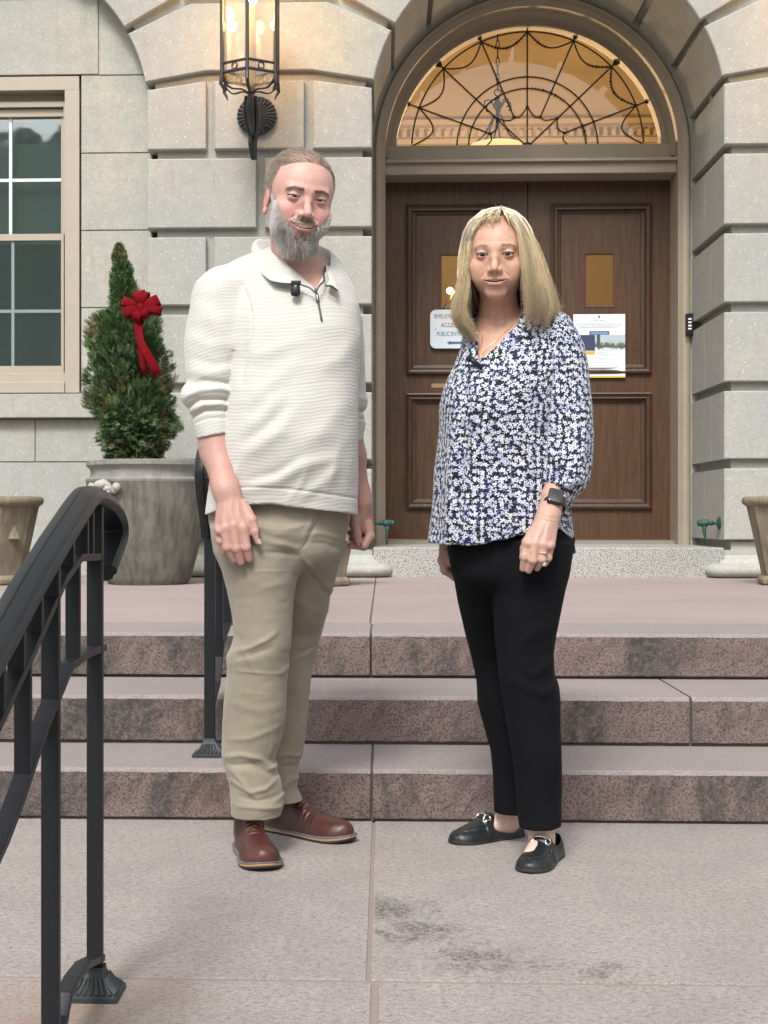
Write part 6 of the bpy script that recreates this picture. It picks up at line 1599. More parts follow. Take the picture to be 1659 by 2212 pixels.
drape('collar', [[(702, 573, Yc - .06), (706, 588, Yc - .085), (711, 606, Yc - .115), (704, 616, Yc - .13)], [(708, 572, Yc - .05), (718, 592, Yc - .085), (724, 612, Yc - .115), (714, 618, Yc - .13)], [(713, 580, Yc - .03), (724, 602, Yc - .08), (732, 628, Yc - .12), (728, 629, Yc - .13)]], M_knit, man, .004, .004, uvs=True, nu=12, nv=8)
M_zip = simple('dark_zip_tape', (.05, .05, .048), .5); M_zipm = simple('zip_metal', (.18, .18, .17), .35, metal=.8)
def ytube(name, pts, r, m, parent, f=None, off=.003, Y0=3.5, Y1=4.1, flat=1.0):
    P = []
    for p in pts: Y = p[2] if len(p) > 2 else raydepth(f or swf, p[0], p[1], Y0, Y1); P.append(V(p[0], p[1], (Y if Y else MY - .15) - off))
    b = MB(); b.tube(smoothp(P, 4), r, 8, flat=flat, up=(0, -1, 0)); return b.build(name, m, parent, smooth=True)
ytube('zip', [(681, 624), (685, 640), (689, 660), (695, 693)], .0026, M_zip, man)
ytube('zip', [(641, 612, Yc - .142), (656, 617, Yc - .146), (669, 622, Yc - .148), (680, 632, Yc - .150)], .0020, M_zip, man); ytube('zip', [(703, 575, Yc - .062), (699, 590, Yc - .10), (700, 606, Yc - .125), (690, 617, Yc - .145), (682, 631, Yc - .152)], .0024, M_zip, man)
ytube('zip', [(703, 617, Yc - .138), (715, 618, Yc - .14), (728, 627, Yc - .136)], .0026, M_zip, man)
ytube('zip', [(587, 609, Yc - .142), (612, 612, Yc - .148), (640, 612, Yc - .150)], .0014, M_zip, man)
ytube('zip_pull', [(684, 634), (687, 652)], .0042, M_zipm, man, off=.006, flat=.5)
mic = empty('clip_microphone', V(637, 640, Yc - .16), 'small black clip-on microphone on the sweater collar', 'microphone')
b = MB(); b.tube([V(640, 610, Yc - .156), V(639, 620, Yc - .158), V(638, 634, Yc - .160), V(637, 640, Yc - .160)], [.008, .011, .0125, .009], 12, flat=.6, up=(0, 1, 0)); b.build('case', M_black, mic, smooth=True)
b = MB(); b.box(*(lambda p: (p[0] - .013, p[0] + .012, p[1] - .006, p[1] + .008, p[2] - .006, p[2] + .006))(V(640, 611, Yc - .158))); b.build('clip', M_black, mic, bevel=.002)

# trousers
pel = vp_loft([(1070, 452, 762, 0, .135), (1110, 450, 750, 0, .14), (1150, 457, 744, 0, .14), (1190, 464, 737, 0, .135), (1230, 478, 728, 0, .12)], MY, 2.2)
lR = vp_loft([(1130, 458, 668, -.02, .11), (1190, 464, 650, -.025, .11), (1240, 482, 642, -.03, .105), (1292, 496, 635, -.03, .098), (1340, 504, 631, -.03, .092), (1373, 506, 630, -.03, .09), (1398, 498, 628, -.03, .09), (1414, 489, 625, -.03, .09), (1446, 491, 622, -.025, .085), (1500, 485, 619, -.02, .082), (1547, 482, 617, -.015, .08), (1600, 480, 606, -.01, .078), (1636, 480, 593, -.01, .074), (1655, 486, 597, -.015, .074), (1672, 491, 604, -.015, .074), (1693, 496, 608, -.015, .074), (1733, 499, 613, -.02, .076), (1755, 500, 607, -.02, .074), (1790, 501, 600, -.02, .074), (1815, 502, 599, -.02, .074)], 3.83, 2.1, 1)
lL = vp_loft([(1120, 600, 750, -.10, .125), (1211, 598, 735, -.08, .12), (1288, 588, 715, -.05, .11), (1340, 580, 702, -.025, .1), (1365, 576, 696, 0, .09), (1400, 565, 684, 0, .088), (1434, 560, 675, .0, .085), (1515, 553, 666, .0, .08), (1596, 548, 659, 0, .077), (1632, 548, 651, 0, .073), (1655, 550, 645, 0, .072), (1697, 553, 643, 0, .072), (1722, 556, 655, 0, .074), (1745, 560, 661, 0, .075), (1770, 562, 661, .0, .075)], 4.02, 2.1, 1)
def pant_folds(P):
    a = 0; Fr = lambda pts, w, amp: fold(P, pts, 3.74, w, amp, 3.90)
    for pts, w, amp in (([(500, 1408), (540, 1398), (580, 1380), (598, 1366)], .006, .0045), ([(496, 1425), (545, 1412), (590, 1396)], .007, -.0035), ([(510, 1448), (560, 1452), (618, 1458)], .0035, .0022), ([(520, 1395), (536, 1420), (548, 1445)], .006, .002),
        ([(478, 1640), (520, 1632), (560, 1640), (592, 1668)], .007, .0060), ([(490, 1655), (545, 1652), (588, 1682)], .006, -.0050), ([(498, 1690), (540, 1712), (575, 1706), (600, 1684)], .006, .0055), ([(500, 1668), (532, 1700), (556, 1730)], .006, .0035),
        ([(516, 1722), (560, 1730), (608, 1722)], .005, -.0040), ([(508, 1742), (560, 1744), (604, 1750)], .006, .0045), ([(490, 1600), (540, 1596), (604, 1572)], .007, .0030), ([(498, 1790), (530, 1776), (600, 1762)], .0020, -.0022),
        ([(500, 1520), (560, 1536), (612, 1525)], .012, .0020), ([(500, 1225), (540, 1232), (640, 1234)], .0022, .0016), ([(575, 1168), (610, 1176), (650, 1186)], .008, .005), ([(560, 1192), (610, 1194), (645, 1200)], .006, -.004), ([(550, 1130), (600, 1152), (650, 1158)], .010, .003), ([(560, 1270), (600, 1262), (632, 1255)], .010, .002),
        ([(468, 1190), (500, 1290), (514, 1370), (500, 1440), (494, 1540), (490, 1640), (505, 1740), (502, 1800)], .0018, -.0020), ([(545, 1295), (543, 1345), (541, 1395)], .0022, .0014), ([(556, 1300), (557, 1350)], .002, .0010), ([(520, 1340), (526, 1375)], .0025, .0012), ([(530, 1500), (560, 1496), (590, 1504)], .002, .0010), ([(575, 1560), (590, 1610), (580, 1640)], .006, .0030)):
        a = a + Fr(pts, w, amp)
    a = a + fold(P, [(598, 1768), (630, 1752), (662, 1738)], 3.93, .0020, -.002)
    G_ = lambda pts, w, amp: fold(P, pts, 3.93, w, amp, 4.06)
    for pts, w, amp in (([(590, 1640), (620, 1632), (655, 1642)], .006, .0055), ([(600, 1655), (625, 1660), (648, 1660)], .006, -.005), ([(600, 1708), (630, 1690), (650, 1692)], .007, .004), ([(615, 1440), (640, 1425), (680, 1405)], .008, .0035), ([(620, 1395), (650, 1408), (685, 1400)], .007, -.003),
        ([(655, 1190), (690, 1240), (722, 1284)], .006, .0035), ([(660, 1215), (690, 1258), (716, 1296)], .006, -.003), ([(650, 1300), (690, 1322), (710, 1322)], .010, .002), ([(640, 1470), (655, 1520), (650, 1590)], .008, .002)):
        a = a + G_(pts, w, amp)
    H_ = lambda pts, w, amp: fold(P, pts, 3.74, w, amp, 3.95)
    a = a + H_([(692, 1100), (684, 1125), (672, 1150), (660, 1175), (648, 1190)], .0030, -.004) + H_([(680, 1105), (668, 1135), (655, 1160)], .006, .0028) + H_([(662, 1158), (690, 1152), (742, 1165)], .006, .003) + H_([(665, 1172), (700, 1175), (735, 1190)], .006, -.002)
    a = a + H_([(452, 1165), (500, 1150), (560, 1140)], .010, .0025) + H_([(470, 1125), (520, 1140), (600, 1135)], .012, .002)
    return a
def trousers(P):
    n = vnoise(P, 7, 12) * .0018 + vnoise(P, 18, 13) * .0010 + vnoise(P * vec(1, 1, 2.2), 34, 14) * .0007
    p = np.maximum(pel(P), P[:, 2] - zc(600, 1078)); p = smax(p, zc(600, 1235) - P[:, 2], .05)
    hemR = V(500, 1796, 3.76)[2] + (P[:, 0] - V(502, 0, 3.76)[0]) / (V(600, 0, 3.76)[0] - V(502, 0, 3.76)[0]) * (V(0, 1778, 3.76)[2] - V(0, 1796, 3.76)[2])
    r = np.maximum(lR(P), hemR - P[:, 2]); r = np.maximum(r, P[:, 2] - V(0, 1140, 3.8)[2])
    hemL = V(560, 1766, 3.95)[2] + (P[:, 0] - V(560, 0, 3.95)[0]) / (V(660, 0, 3.95)[0] - V(560, 0, 3.95)[0]) * (V(0, 1736, 3.95)[2] - V(0, 1766, 3.95)[2])
    l = np.maximum(lL(P), hemL - P[:, 2]); l = np.maximum(l, P[:, 2] - V(0, 1130, 4.0)[2])
    up = P[:, 2] > V(0, 1200, 3.9)[2]
    return smin(smin(r, l, np.where(up, .02, .004)), p, .025) - pant_folds(P) - n
def m_cloth(name, c0, c1, bs=420, bstr=.25, sheen=.2, rough=.88):
    t = NT(name); co = t.co(); c = t.mix(t.ramp(t.noise(co, 9, 4), [(.35, 0.), (.65, 1.)]), c0, c1); c = t.mix(t.ramp(t.noise(co, 300, 2), [(.3, .2), (.6, 0.)]), c, tuple(x * .7 for x in c0))
    t.set(Base_Color=c, Roughness=rough, Specular_IOR_Level=.2, Sheen_Weight=sheen); w = t.n('TexWave', {'Vector': t.co(rot=(0, .8, 0)), 'Scale': 260.0, 'Distortion': 1.0}).outputs['Fac']
    t.bump(t.math('ADD', t.math('MULTIPLY', w, .4), t.math('MULTIPLY', t.noise(co, 30, 4, .6), 1.4)), bstr, .003); return t.m
M_khaki = m_cloth('khaki_twill', (.235, .205, .148), (.275, .243, .18))
sdf_bbox_obj('trousers', trousers, (V(438, 0, 3.9)[0], 3.68, .10), (V(775, 0, 4)[0], 4.16, zc(600, 1065)), .0034, M_khaki, man, lip=2.2)

# shoes
M_leather = None
def m_leather(name, c0, c1, rough=.38):
    t = NT(name); co = t.co(); c = t.mix(t.ramp(t.noise(co, 18, 4, .6), [(.35, 0.), (.65, 1.)]), c0, c1)
    t.set(Base_Color=c, Roughness=rough, Specular_IOR_Level=.45); v = t.n('TexVoronoi', {'Vector': co, 'Scale': 420.0}); t.bump(t.math('ADD', v.outputs['Distance'], t.math('MULTIPLY', t.noise(co, 50, 4), 1.5)), .25, .0012); return t.m
M_brown = m_leather('brown_leather', (.048, .016, .0105), (.080, .028, .018)); M_tan = simple('tan_midsole', (.36, .22, .11), .6); M_grey = simple('grey_welt', (.11, .12, .13), .6); M_soleb = simple('black_rubber', (.02, .02, .02), .7); M_lace = simple('brown_lace', (.20, .085, .05), .8, bump=.4, bscale=900)
def brogue(heel, toe, L, label_):
    hr = [(0, .06), (.06, .085), (.15, .10), (.28, .105), (.38, .092), (.5, .072), (.62, .058), (.75, .050), (.88, .044), (.96, .034), (1, .02)]
    root = empty('shoe', tuple(heel)); root.parent = man; root.location = Vector(heel) - man.location
    f, h, d, s_, zb = shoe(man, 'shoe', heel, toe, L, M_brown, [(.006, .004, M_soleb, 'sole'), (.006, .0055, M_tan, 'sole'), (.0045, .006, M_grey, 'sole')], hr, 1.12)
    bpy.data.objects.remove(root)
    def g(P):
        q = P - h.astype(f32); t = (q @ d.astype(f32)) / L; u = q @ s_.astype(f32)
        e = f(P)
        a = h + d * L * .20 + np.array([0, 0, .06]); e = smin(e, cap(P, a, a + np.array([0, 0, .05]), .037, .036), .02)
        cr = -.0012 * np.exp(-((t - .70 - .0) / .008) ** 2) - .0012 * np.exp(-((t - .675) / .008) ** 2)      # cap seam
        cr = cr - .0018 * np.exp(-((t - .60 + np.abs(u) * .8) / .012) ** 2) - .0014 * np.exp(-((t - .555 + np.abs(u)) / .011) ** 2)
        ln = np.abs(t - (.50 - np.clip((.045 - np.abs(u)), 0, .05) * 1.0)); cr = cr - .0016 * np.exp(-(ln / .007) ** 2) * (q[:, 2] < .07)
        return e - cr
    lo_ = np.minimum(h, h + d * L) - np.array([.07, .07, 0]); hi_ = np.maximum(h, h + d * L) + np.array([.07, .07, 0]); lo_[2] = zb - .004; hi_[2] = .16
    sdf_bbox_obj('shoe', g, lo_, hi_, .0022, M_brown, man)
    for i, t in enumerate((.40, .455, .50)):
        hh = np.interp(t, [r[0] for r in hr], [r[1] for r in hr]) + zb; w = .022
        p = [h + d * L * (t + .02 * (-1) ** k * 0) + s_ * w * a + np.array([0, 0, hh - .0045 - .010 * a * a]) for k, a in enumerate((-1, -.5, 0, .5, 1))]
        b = MB(); b.tube(p, .0034, 6, flat=.6); b.build('lace', M_lace, man, smooth=True)
        if i < 2:
            b = MB(); p2 = h + d * L * (t + .055) + s_ * w + np.array([0, 0, np.interp(t + .055, [r[0] for r in hr], [r[1] for r in hr]) + zb - .012]); b.tube([p[0], (p[0] + p2) / 2 + np.array([0, 0, .008]), p2], .003, 6, flat=.6); b.build('lace', M_lace, man, smooth=True)
hr_, tr_ = V(530, 1843, 3.86), V(568, 1880, 3.655); brogue(np.array([hr_[0] - .005, 3.90, 0]), np.array([tr_[0], 3.66, 0]), .285, '')
brogue(np.array([V(574, 1800, 4.14)[0], 4.135, 0]), np.array([V(757, 1815, 3.98)[0], 3.955, 0]), .305, '')
# ---------------------------------------------------------------- the woman
WY = 3.80
wom = empty('person', (V(1150, 1840, 3.85)[0], 3.85, 0), 'woman with shoulder-length blonde hair in a leafy blouse and black trousers', 'person')
wV = lambda x, y, dy=0: V(x, y, WY + dy)
wz_ = lambda y, dy=-.1, x=1100: V(x, y, WY + dy)[2]
wh = Head(V(1069, 549, 3.66), -9, 5, 0, .98, False)
btor = vp_loft([(668, 1040, 1150, .03, .06), (684, 1020, 1185, .03, .075), (700, 1008, 1200, .03, .088), (729, 1006, 1212, .02, .10), (767, 990, 1216, .0, .112), (801, 979, 1216, -.01, .12), (844, 957, 1212, -.02, .128), (881, 948, 1208, -.025, .13), (930, 946, 1205, -.02, .13), (1001, 940, 1212, -.015, .135), (1086, 931, 1226, -.01, .145), (1150, 924, 1236, -.005, .152), (1185, 921, 1242, 0, .156), (1215, 920, 1250, .01, .158)], WY, 2.15, 2)
bsl = vp_loft([(672, 1150, 1205, .0, .05), (690, 1160, 1224, -.005, .06), (715, 1163, 1242, -.01, .066), (750, 1164, 1262, -.02, .07), (801, 1162, 1273, -.03, .073), (887, 1163, 1282, -.05, .075), (944, 1165, 1283, -.06, .075), (1001, 1166, 1277, -.07, .073), (1040, 1168, 1270, -.085, .068), (1060, 1172, 1258, -.09, .06), (1078, 1178, 1238, -.095, .046), (1100, 1180, 1228, -.10, .040)], WY, 2.1, 1)
bsr = vp_loft([(700, 1004, 1045, .08, .04), (750, 994, 1042, .10, .05), (800, 984, 1036, .11, .06), (860, 960, 1030, .12, .065), (1000, 948, 1010, .13, .06), (1080, 950, 1000, .12, .05), (1120, 952, 995, .12, .04)], WY, 2.1, 1)
def blouse(P, folds=True):
    X = P[:, 0]; fr = P[:, 1] < WY
    xs = [wV(x, 0, -.1)[0] for x in (922, 1016, 1090, 1152, 1209, 1233, 1252)]
    hem = np.interp(X, xs, [wz_(1173), wz_(1178), wz_(1163), wz_(1150), wz_(1142), wz_(1162), wz_(1196)]); hemb = np.interp(X, xs, [wz_(1173), wz_(1180), wz_(1185), wz_(1190), wz_(1195), wz_(1198), wz_(1198)])
    hem = np.where(fr, hem, hemb); n = vnoise(P, 8, 22) * .004 + vnoise(P, 20, 23) * .0015
    d = np.maximum(btor(P), hem - P[:, 2])
    d = smax(d, -cap(P, wV(1075, 690, -.03), wV(1075, 560, .02), .060, .062), .008)
    # open V neck
    zt = P[:, 2]; xl_ = np.interp(zt, [wz_(778), wz_(727), wz_(690), wz_(640)], [wV(1034, 0, -.11)[0], wV(1037, 0, -.11)[0], wV(1040, 0, -.1)[0], wV(1030, 0, -.1)[0]])
    xr_ = np.interp(zt, [wz_(778), wz_(753), wz_(716), wz_(699), wz_(650)], [wV(1035, 0, -.11)[0], wV(1068, 0, -.11)[0], wV(1102, 0, -.1)[0], wV(1120, 0, -.09)[0], wV(1140, 0, -.08)[0]])
    v = np.maximum(np.maximum(xl_ - X, X - xr_), np.maximum(wz_(779) - zt, P[:, 1] - (WY + .0))); d = smax(d, -v, .003)
    ends = wz_(1080, -.1) + (X - wV(1178, 0, -.1)[0]) * -.25
    r = np.maximum(np.maximum(bsl(P), ends - zt), zt - wz_(686, 0)); r = smin(r, np.sqrt(((P - vec(*wV(1184, 710, .0))) ** 2).sum(1)) - .048, .025)
    l = np.maximum(np.maximum(bsr(P), wz_(1115, .1) - zt), zt - wz_(700, .1)); l = smin(l, np.sqrt(((P - vec(*wV(1042, 735, .06))) ** 2).sum(1)) - .042, .02)
    if folds:
        F_ = lambda pts, w, amp: fold(P, pts, WY - .13, w, amp, WY)
        a = 0
        for (x0, y0, x1, y1, w, am) in ((1030, 800, 1005, 1170, .016, .008), (985, 860, 965, 1170, .014, .008), (1050, 850, 1045, 1170, .016, .006), (1010, 860, 985, 1170, .010, -.007), (1085, 900, 1090, 1160, .018, .006), (1120, 930, 1140, 1150, .018, .006), (1065, 880, 1066, 1165, .011, -.006), (960, 900, 945, 1170, .010, -.005), (1105, 900, 1115, 1155, .012, -.005)):
            a = a + F_([(x0, y0), ((x0 + x1) / 2 + 3, (y0 + y1) / 2), (x1, y1)], w, am)
        a = a + F_([(1150, 780), (1120, 800), (1075, 805)], .014, .005) + F_([(1160, 820), (1110, 850), (1060, 845)], .016, .004)
        d = d - a
        S_ = lambda pts, w, amp: fold(P, pts, WY - .16, w, amp)
        r = r - S_([(1180, 1030), (1215, 1050), (1262, 1035)], .010, .006) - S_([(1180, 1052), (1210, 1066), (1250, 1058)], .007, -.006) - S_([(1185, 960), (1210, 1010), (1215, 1060)], .010, .005) - S_([(1240, 950), (1240, 1010), (1232, 1065)], .009, .005) - S_([(1265, 880), (1262, 960), (1250, 1050)], .012, .005) - S_([(1225, 780), (1235, 880), (1232, 960)], .014, -.004) - S_([(1200, 1010), (1198, 1040), (1195, 1070)], .006, -.004)
    k = np.where(zt < wz_(800), .005, .022)
    return smin(smin(d, r, k), l, .015) - n
def bl_uv(P):
    arm = (bsl(P) < btor(P)); u = btor.uv(P) * 1.0 + .03 * vnoise(P, 4, 3); ua = bsl.uv(P) + 5.13; v = P[:, 2] + .01 * vnoise(P, 5, 9)
    return np.stack([np.where(arm, ua, u), v, 0 * v], 1)
def m_leafprint():
    t = NT('leaf_print_fabric'); v = t.n('Attribute', attribute_name='cloth').outputs['Vector']
    wn = t.n('TexNoise', {'Vector': v, 'Scale': 24.0, 'Detail': 1.0}); 
    base = (.006, .007, .012); mask = None; stem = None
    def layer(scale, off, ln, wd, ln2, wd2, sp):
        p = t.n('Mapping', {'Vector': v, 'Scale': (scale, scale, 0), 'Location': off}).outputs[0]
        vo = t.n('TexVoronoi', {'Vector': p, 'Scale': 1.0, 'Randomness': .6}, voronoi_dimensions='2D')
        d = t.n('VectorMath', {0: p, 1: vo.outputs['Position']}, operation='SUBTRACT').outputs[0]
        ang = t.math('MULTIPLY', t.n('SeparateColor', {'Color': vo.outputs['Color']}).outputs[0], 6.283)
        r = t.n('VectorRotate', {'Vector': d, 'Angle': ang}, rotation_type='Z_AXIS').outputs[0]; s = t.n('SeparateXYZ', {'Vector': r}); x, y = s.outputs[0], s.outputs[1]; ay = t.math('ABSOLUTE', y)
        def leaf(cx, cy, rot, a, b, yy):
            c_, s_ = math.cos(rot), math.sin(rot); dx = t.math('SUBTRACT', x, cx); dy = t.math('SUBTRACT', yy, cy)
            u = t.math('ADD', t.math('MULTIPLY', dx, c_), t.math('MULTIPLY', dy, s_)); w = t.math('SUBTRACT', t.math('MULTIPLY', dy, c_), t.math('MULTIPLY', dx, s_))
            e = t.math('ADD', t.math('POWER', t.math('ABSOLUTE', t.math('DIVIDE', u, a)), 1.7), t.math('POWER', t.math('ABSOLUTE', t.math('DIVIDE', t.math('ADD', w, 0.0), b)), 1.7)); return t.math('LESS_THAN', e, 1.0)
        m = leaf(-.05 + ln * .45, ln * .55, sp, ln * .5, wd, ay); m = t.math('MAXIMUM', m, leaf(ln2 * .75 + .06, 0, 0, ln2 * .55, wd2, y))
        st = t.math('LESS_THAN', t.math('ABSOLUTE', t.math('SUBTRACT', y, t.math('MULTIPLY', t.math('SINE', t.math('MULTIPLY', x, 5.0)), .05))), .022); st = t.math('MULTIPLY', st, t.math('LESS_THAN', t.math('ABSOLUTE', x), .48)); return m, st
    for args in ((50, (0, 0, 0), .34, .088, .32, .095, .9), (58, (3.3, 7.1, 0), .34, .092, .30, .10, .8), (66, (9.7, 1.9, 0), .32, .09, .30, .09, 1.0)):
        m, st = layer(*args); mask = m if mask is None else t.math('MAXIMUM', mask, m); stem = st if stem is None else t.math('MAXIMUM', stem, st)
    tint = t.mix(t.ramp(wn.outputs[0], [(.5, 0.), (.72, 1.)]), (.58, .61, .68), (.40, .42, .60)); dk = t.mix(t.ramp(t.noise(v, 30, 2), [(.45, 0.), (.6, 1.)]), base, (.012, .016, .060))
    c = t.mix(t.math('MULTIPLY', stem, .75), dk, tint); c = t.mix(mask, c, tint)
    t.set(Base_Color=c, Roughness=.75, Specular_IOR_Level=.25, Sheen_Weight=.1); t.bump(t.noise(t.co(), 60, 3), .15, .002); return t.m
M_print = m_leafprint()
sdf_bbox_obj('blouse', blouse, (wV(905, 0)[0], WY - .20, wz_(1225)), (wV(1300, 0, .1)[0], WY + .24, wz_(650)), .0036, M_print, wom, vecf=bl_uv, lip=2.2)

wn_a, wn_b = wh.Wd([[0, .012, -.075]])[0], np.array(wV(1078, 740, .02))
def wskin(P):
    d = wh(P); nk = cap(P, wn_a, wn_b, .0455, .056)
    for pts, a in (([(1068, 655), (1058, 690), (1055, 715)], .0022), ([(1085, 655), (1090, 690), (1085, 715)], .0022), ([(1076, 660), (1072, 690), (1070, 712)], -.0018)): nk = nk - fold(P, pts, WY - .08, .004, a)
    for y in (668, 686, 699): nk = nk - fold(P, [(1050, y), (1075, y + 5), (1100, y)], WY - .08, .0018, -.0012)
    d = smin(d, nk, .016); c = np.maximum(btor(P) + .012, P[:, 2] - wz_(660)); return smin(d, c, .022)
def whandL(P):
    W_ = WY - .02
    d = chain(P, [V(1212, 1010, WY - .08), V(1196, 1075, WY - .13), V(1186, 1108, WY - .15), V(1180, 1125, WY - .16)], [.036, .029, .0262, .026], .015)
    pal = [((1176, 1118, -.15), (1139, 1172, -.17), .0175, .0135), ((1180, 1116, -.152), (1155, 1174, -.18), .019, .0140), ((1186, 1116, -.152), (1174, 1176, -.18), .019, .0135), ((1192, 1118, -.145), (1189, 1176, -.17), .018, .012), ((1170, 1125, -.135), (1143, 1172, -.145), .017, .012)]
    fi = [[(1139, 1172, -.172, .0130), (1133.5, 1203, -.180, .0100), (1129.5, 1228, -.168, .0082)],
          [(1155, 1176, -.182, .0130), (1151, 1210, -.188, .0100), (1142, 1232, -.172, .0082)],
          [(1173, 1178, -.180, .0125), (1171, 1208, -.184, .0098), (1160, 1227, -.166, .0080)],
          [(1188, 1178, -.170, .0110), (1184, 1205, -.170, .0088), (1177, 1218, -.158, .0074)],
          [(1150, 1150, -.135, .014), (1134, 1185, -.140, .0115), (1129, 1204, -.145, .0085)]]
    d = smin(d, hand_sdf(P, pal, fi, W_, .008), .012)
    for x, y in ((1139, 1174), (1155, 1177), (1173, 1178), (1188, 1180)): d = smin(d, np.sqrt(((P - vec(*V(x, y, W_ - .183))) ** 2).sum(1)) - .0085, .007)
    for x, y in ((1133.5, 1203), (1151, 1209), (1171, 1207), (1184, 1205)):
        for o in (-2.5, 0, 2.5): d = d - fold(P, [(x - 7, y + o), (x + 7, y + o)], W_ - .2, .0012, -.0010)
    for o in (0, 8): d = d - fold(P, [(1160, 1112 + o), (1185, 1118 + o), (1208, 1122 + o)], W_ - .18, .0015, -.0010)
    for a in ([(1176, 1130), (1160, 1165)], [(1186, 1130), (1176, 1165)]): d = d - fold(P, a, W_ - .18, .003, .0014)
    return d
def whandR(P):
    Y = WY + .10
    d = chain(P, [V(975, 1080, Y), V(969, 1150, Y), V(968, 1182, Y)], [.030, .025, .021], .01)
    pal = [((968, 1182, 0), (957, 1212, -.01), .021, .0145), ((972, 1182, .01), (966, 1212, .0), .02, .015)]
    fi = [[(956, 1208, -.015, .0125), (961, 1232, -.02, .0108), (980, 1246, -.015, .0090), (990, 1240, -.01, .008)], [(958, 1200, .01, .0125), (966, 1222, .01, .0105), (980, 1230, .01, .009)], [(966, 1195, -.02, .0135), (975, 1215, -.028, .011), (982, 1226, -.025, .009)]]
    return smin(d, hand_sdf(P, pal, fi, Y, .01), .012)
def col_wom_head(v):
    q = wh.L(v); A = q.copy(); A[:, 0] = np.abs(A[:, 0]); n = len(v); skin = np.tile(np.array([.53, .325, .235]), (n, 1))
    def mixc(w, c): nonlocal skin; w = np.clip(w, 0, 1)[:, None]; skin = skin * (1 - w) + np.array(c) * w
    mixc(.5 * rosy(A, (.044, -.066, -.032), (.018, .03, .018)), (.54, .26, .19)); mixc(.4 * rosy(q, (0, -.108, -.036), (.013, .02, .014)), (.55, .27, .21)); mixc(.5 * rosy(A, (.03, -.09, -.004), (.017, .02, .012)), (.42, .22, .17))
    mixc(.3 * np.clip(vnoise(q, 160, 3), 0, 1) * (q[:, 1] < -.04), (.40, .20, .13)); zc2 = -.0680 + .0035 * (A[:, 0] / .0305) ** 2
    lip = (np.abs(q[:, 2] - zc2) < .0088 - .0062 * (A[:, 0] / .0325) ** 2) & (A[:, 0] < .032) & (q[:, 1] < -.07); mixc(lip * .8, (.42, .19, .165))
    pass
    mixc((q[:, 2] < -.12) * .35, (.50, .27, .20)); return skin
hc = wh.c; a1, b1 = sdf_mesh(wskin, (hc[0] - .13, hc[1] - .16, wz_(800)), (hc[0] + .12, hc[1] + .14, hc[2] + .15), .0014)
a2, b2 = sdf_mesh(whandL, (wV(1105, 0)[0], WY - .26, wz_(1250)), (wV(1235, 0)[0], WY - .03, wz_(1030)), .0016)
a3, b3 = sdf_mesh(whandR, (wV(930, 0)[0], WY + .02, V(0, 1265, WY)[2]), (wV(1015, 0)[0], WY + .17, V(0, 1090, WY)[2]), .0018)
whid = lambda P: smin(smin(smin(np.maximum(np.maximum(btor(P) + .03, P[:, 2] - wz_(700)), wz_(1150) - P[:, 2]), chain(P, [wV(1140, 1150, 0), V(1150, 1480, 3.78), V(1168, 1770, 3.77)], [.07, .045, .034], .02), .03), chain(P, [wV(1050, 1150, .10), V(1077, 1480, 3.99), V(1108, 1735, 4.0)], [.05, .04, .034], .02), .03), smin(chain(P, [wV(1195, 720, 0), wV(1218, 900, -.05), wV(1206, 1050, -.095)], [.038, .036, .028], .02), chain(P, [wV(1046, 745, .07), wV(1010, 830, .10), wV(988, 930, .12), wV(973, 1110, .11)], [.026, .026, .026, .022], .02), .02), .03)
a4, b4 = sdf_mesh(whid, (wV(920, 0)[0], WY - .2, .09), (wV(1270, 0)[0] + .03, WY + .28, wz_(680)), .011)
def foot_skin(P):
    d = cap(P, V(1168, 1700, 3.765), V(1170, 1830, 3.775), .040, .030); d = smin(d, cap(P, V(1172, 1812, 3.775), V(1148, 1848, 3.70), .026, .021), .02); d = np.minimum(d, smin(cap(P, V(1100, 1700, 3.99), V(1100, 1775, 4.02), .038, .03), cap(P, V(1103, 1765, 4.03), V(1072, 1782, 4.01), .025, .021), .02)); return np.maximum(d, .012 - P[:, 2])
a5, b5 = sdf_mesh(foot_skin, (V(1040, 0, 3.9)[0], 3.62, .005), (V(1225, 0, 3.9)[0], 4.12, .16), .0028)
wb = np.array([.47, .305, .24]); wr = np.array([.42, .23, .18])
wbody = join('body', [(a1, b1, col_wom_head(a1)), (a2, b2, arm_col(a2, wb * 1.06, wr)), (a3, b3, arm_col(a3, wb * .9, wr * .85)), (a4, b4, np.tile(wb, (len(a4), 1))), (a5, b5, arm_col(a5, np.array([.66, .47, .40]), np.array([.55, .30, .25])))], M_skin, wom)
wh.eyes(wbody, m_iris('brown_iris', (.035, .02, .012))); wh.teeth(wbody, .0052, .026)
nail(wbody, (1176, 1219, -.185), WY - .02, .006, (-.6, 0, -.8))
qw = wh.L(a1)
for sx_ in (-1, 1): grow('eyebrow', wh, wskin, a1, brow_mask(qw, .0215) * (qw[:, 0] * sx_ > .014), 210, lambda q, R: R.uniform(.003, .006, len(q)), lambda q, R: np.stack([np.sign(q[:, 0]), .1 + 0 * q[:, 0], .2 - np.abs(q[:, 0]) * 9], 1) + R.normal(0, .15, (len(q), 3)), lambda q, R: np.array([.33, .23, .165]) * R.uniform(.7, 1.3, (len(q), 1)), .00028, wbody, 3, 8 + sx_)
lashm = (np.abs(qw[:, 2] - .0045) < .0012) & (np.abs(np.abs(qw[:, 0]) - .0315) < .013) & (qw[:, 1] < -.083)
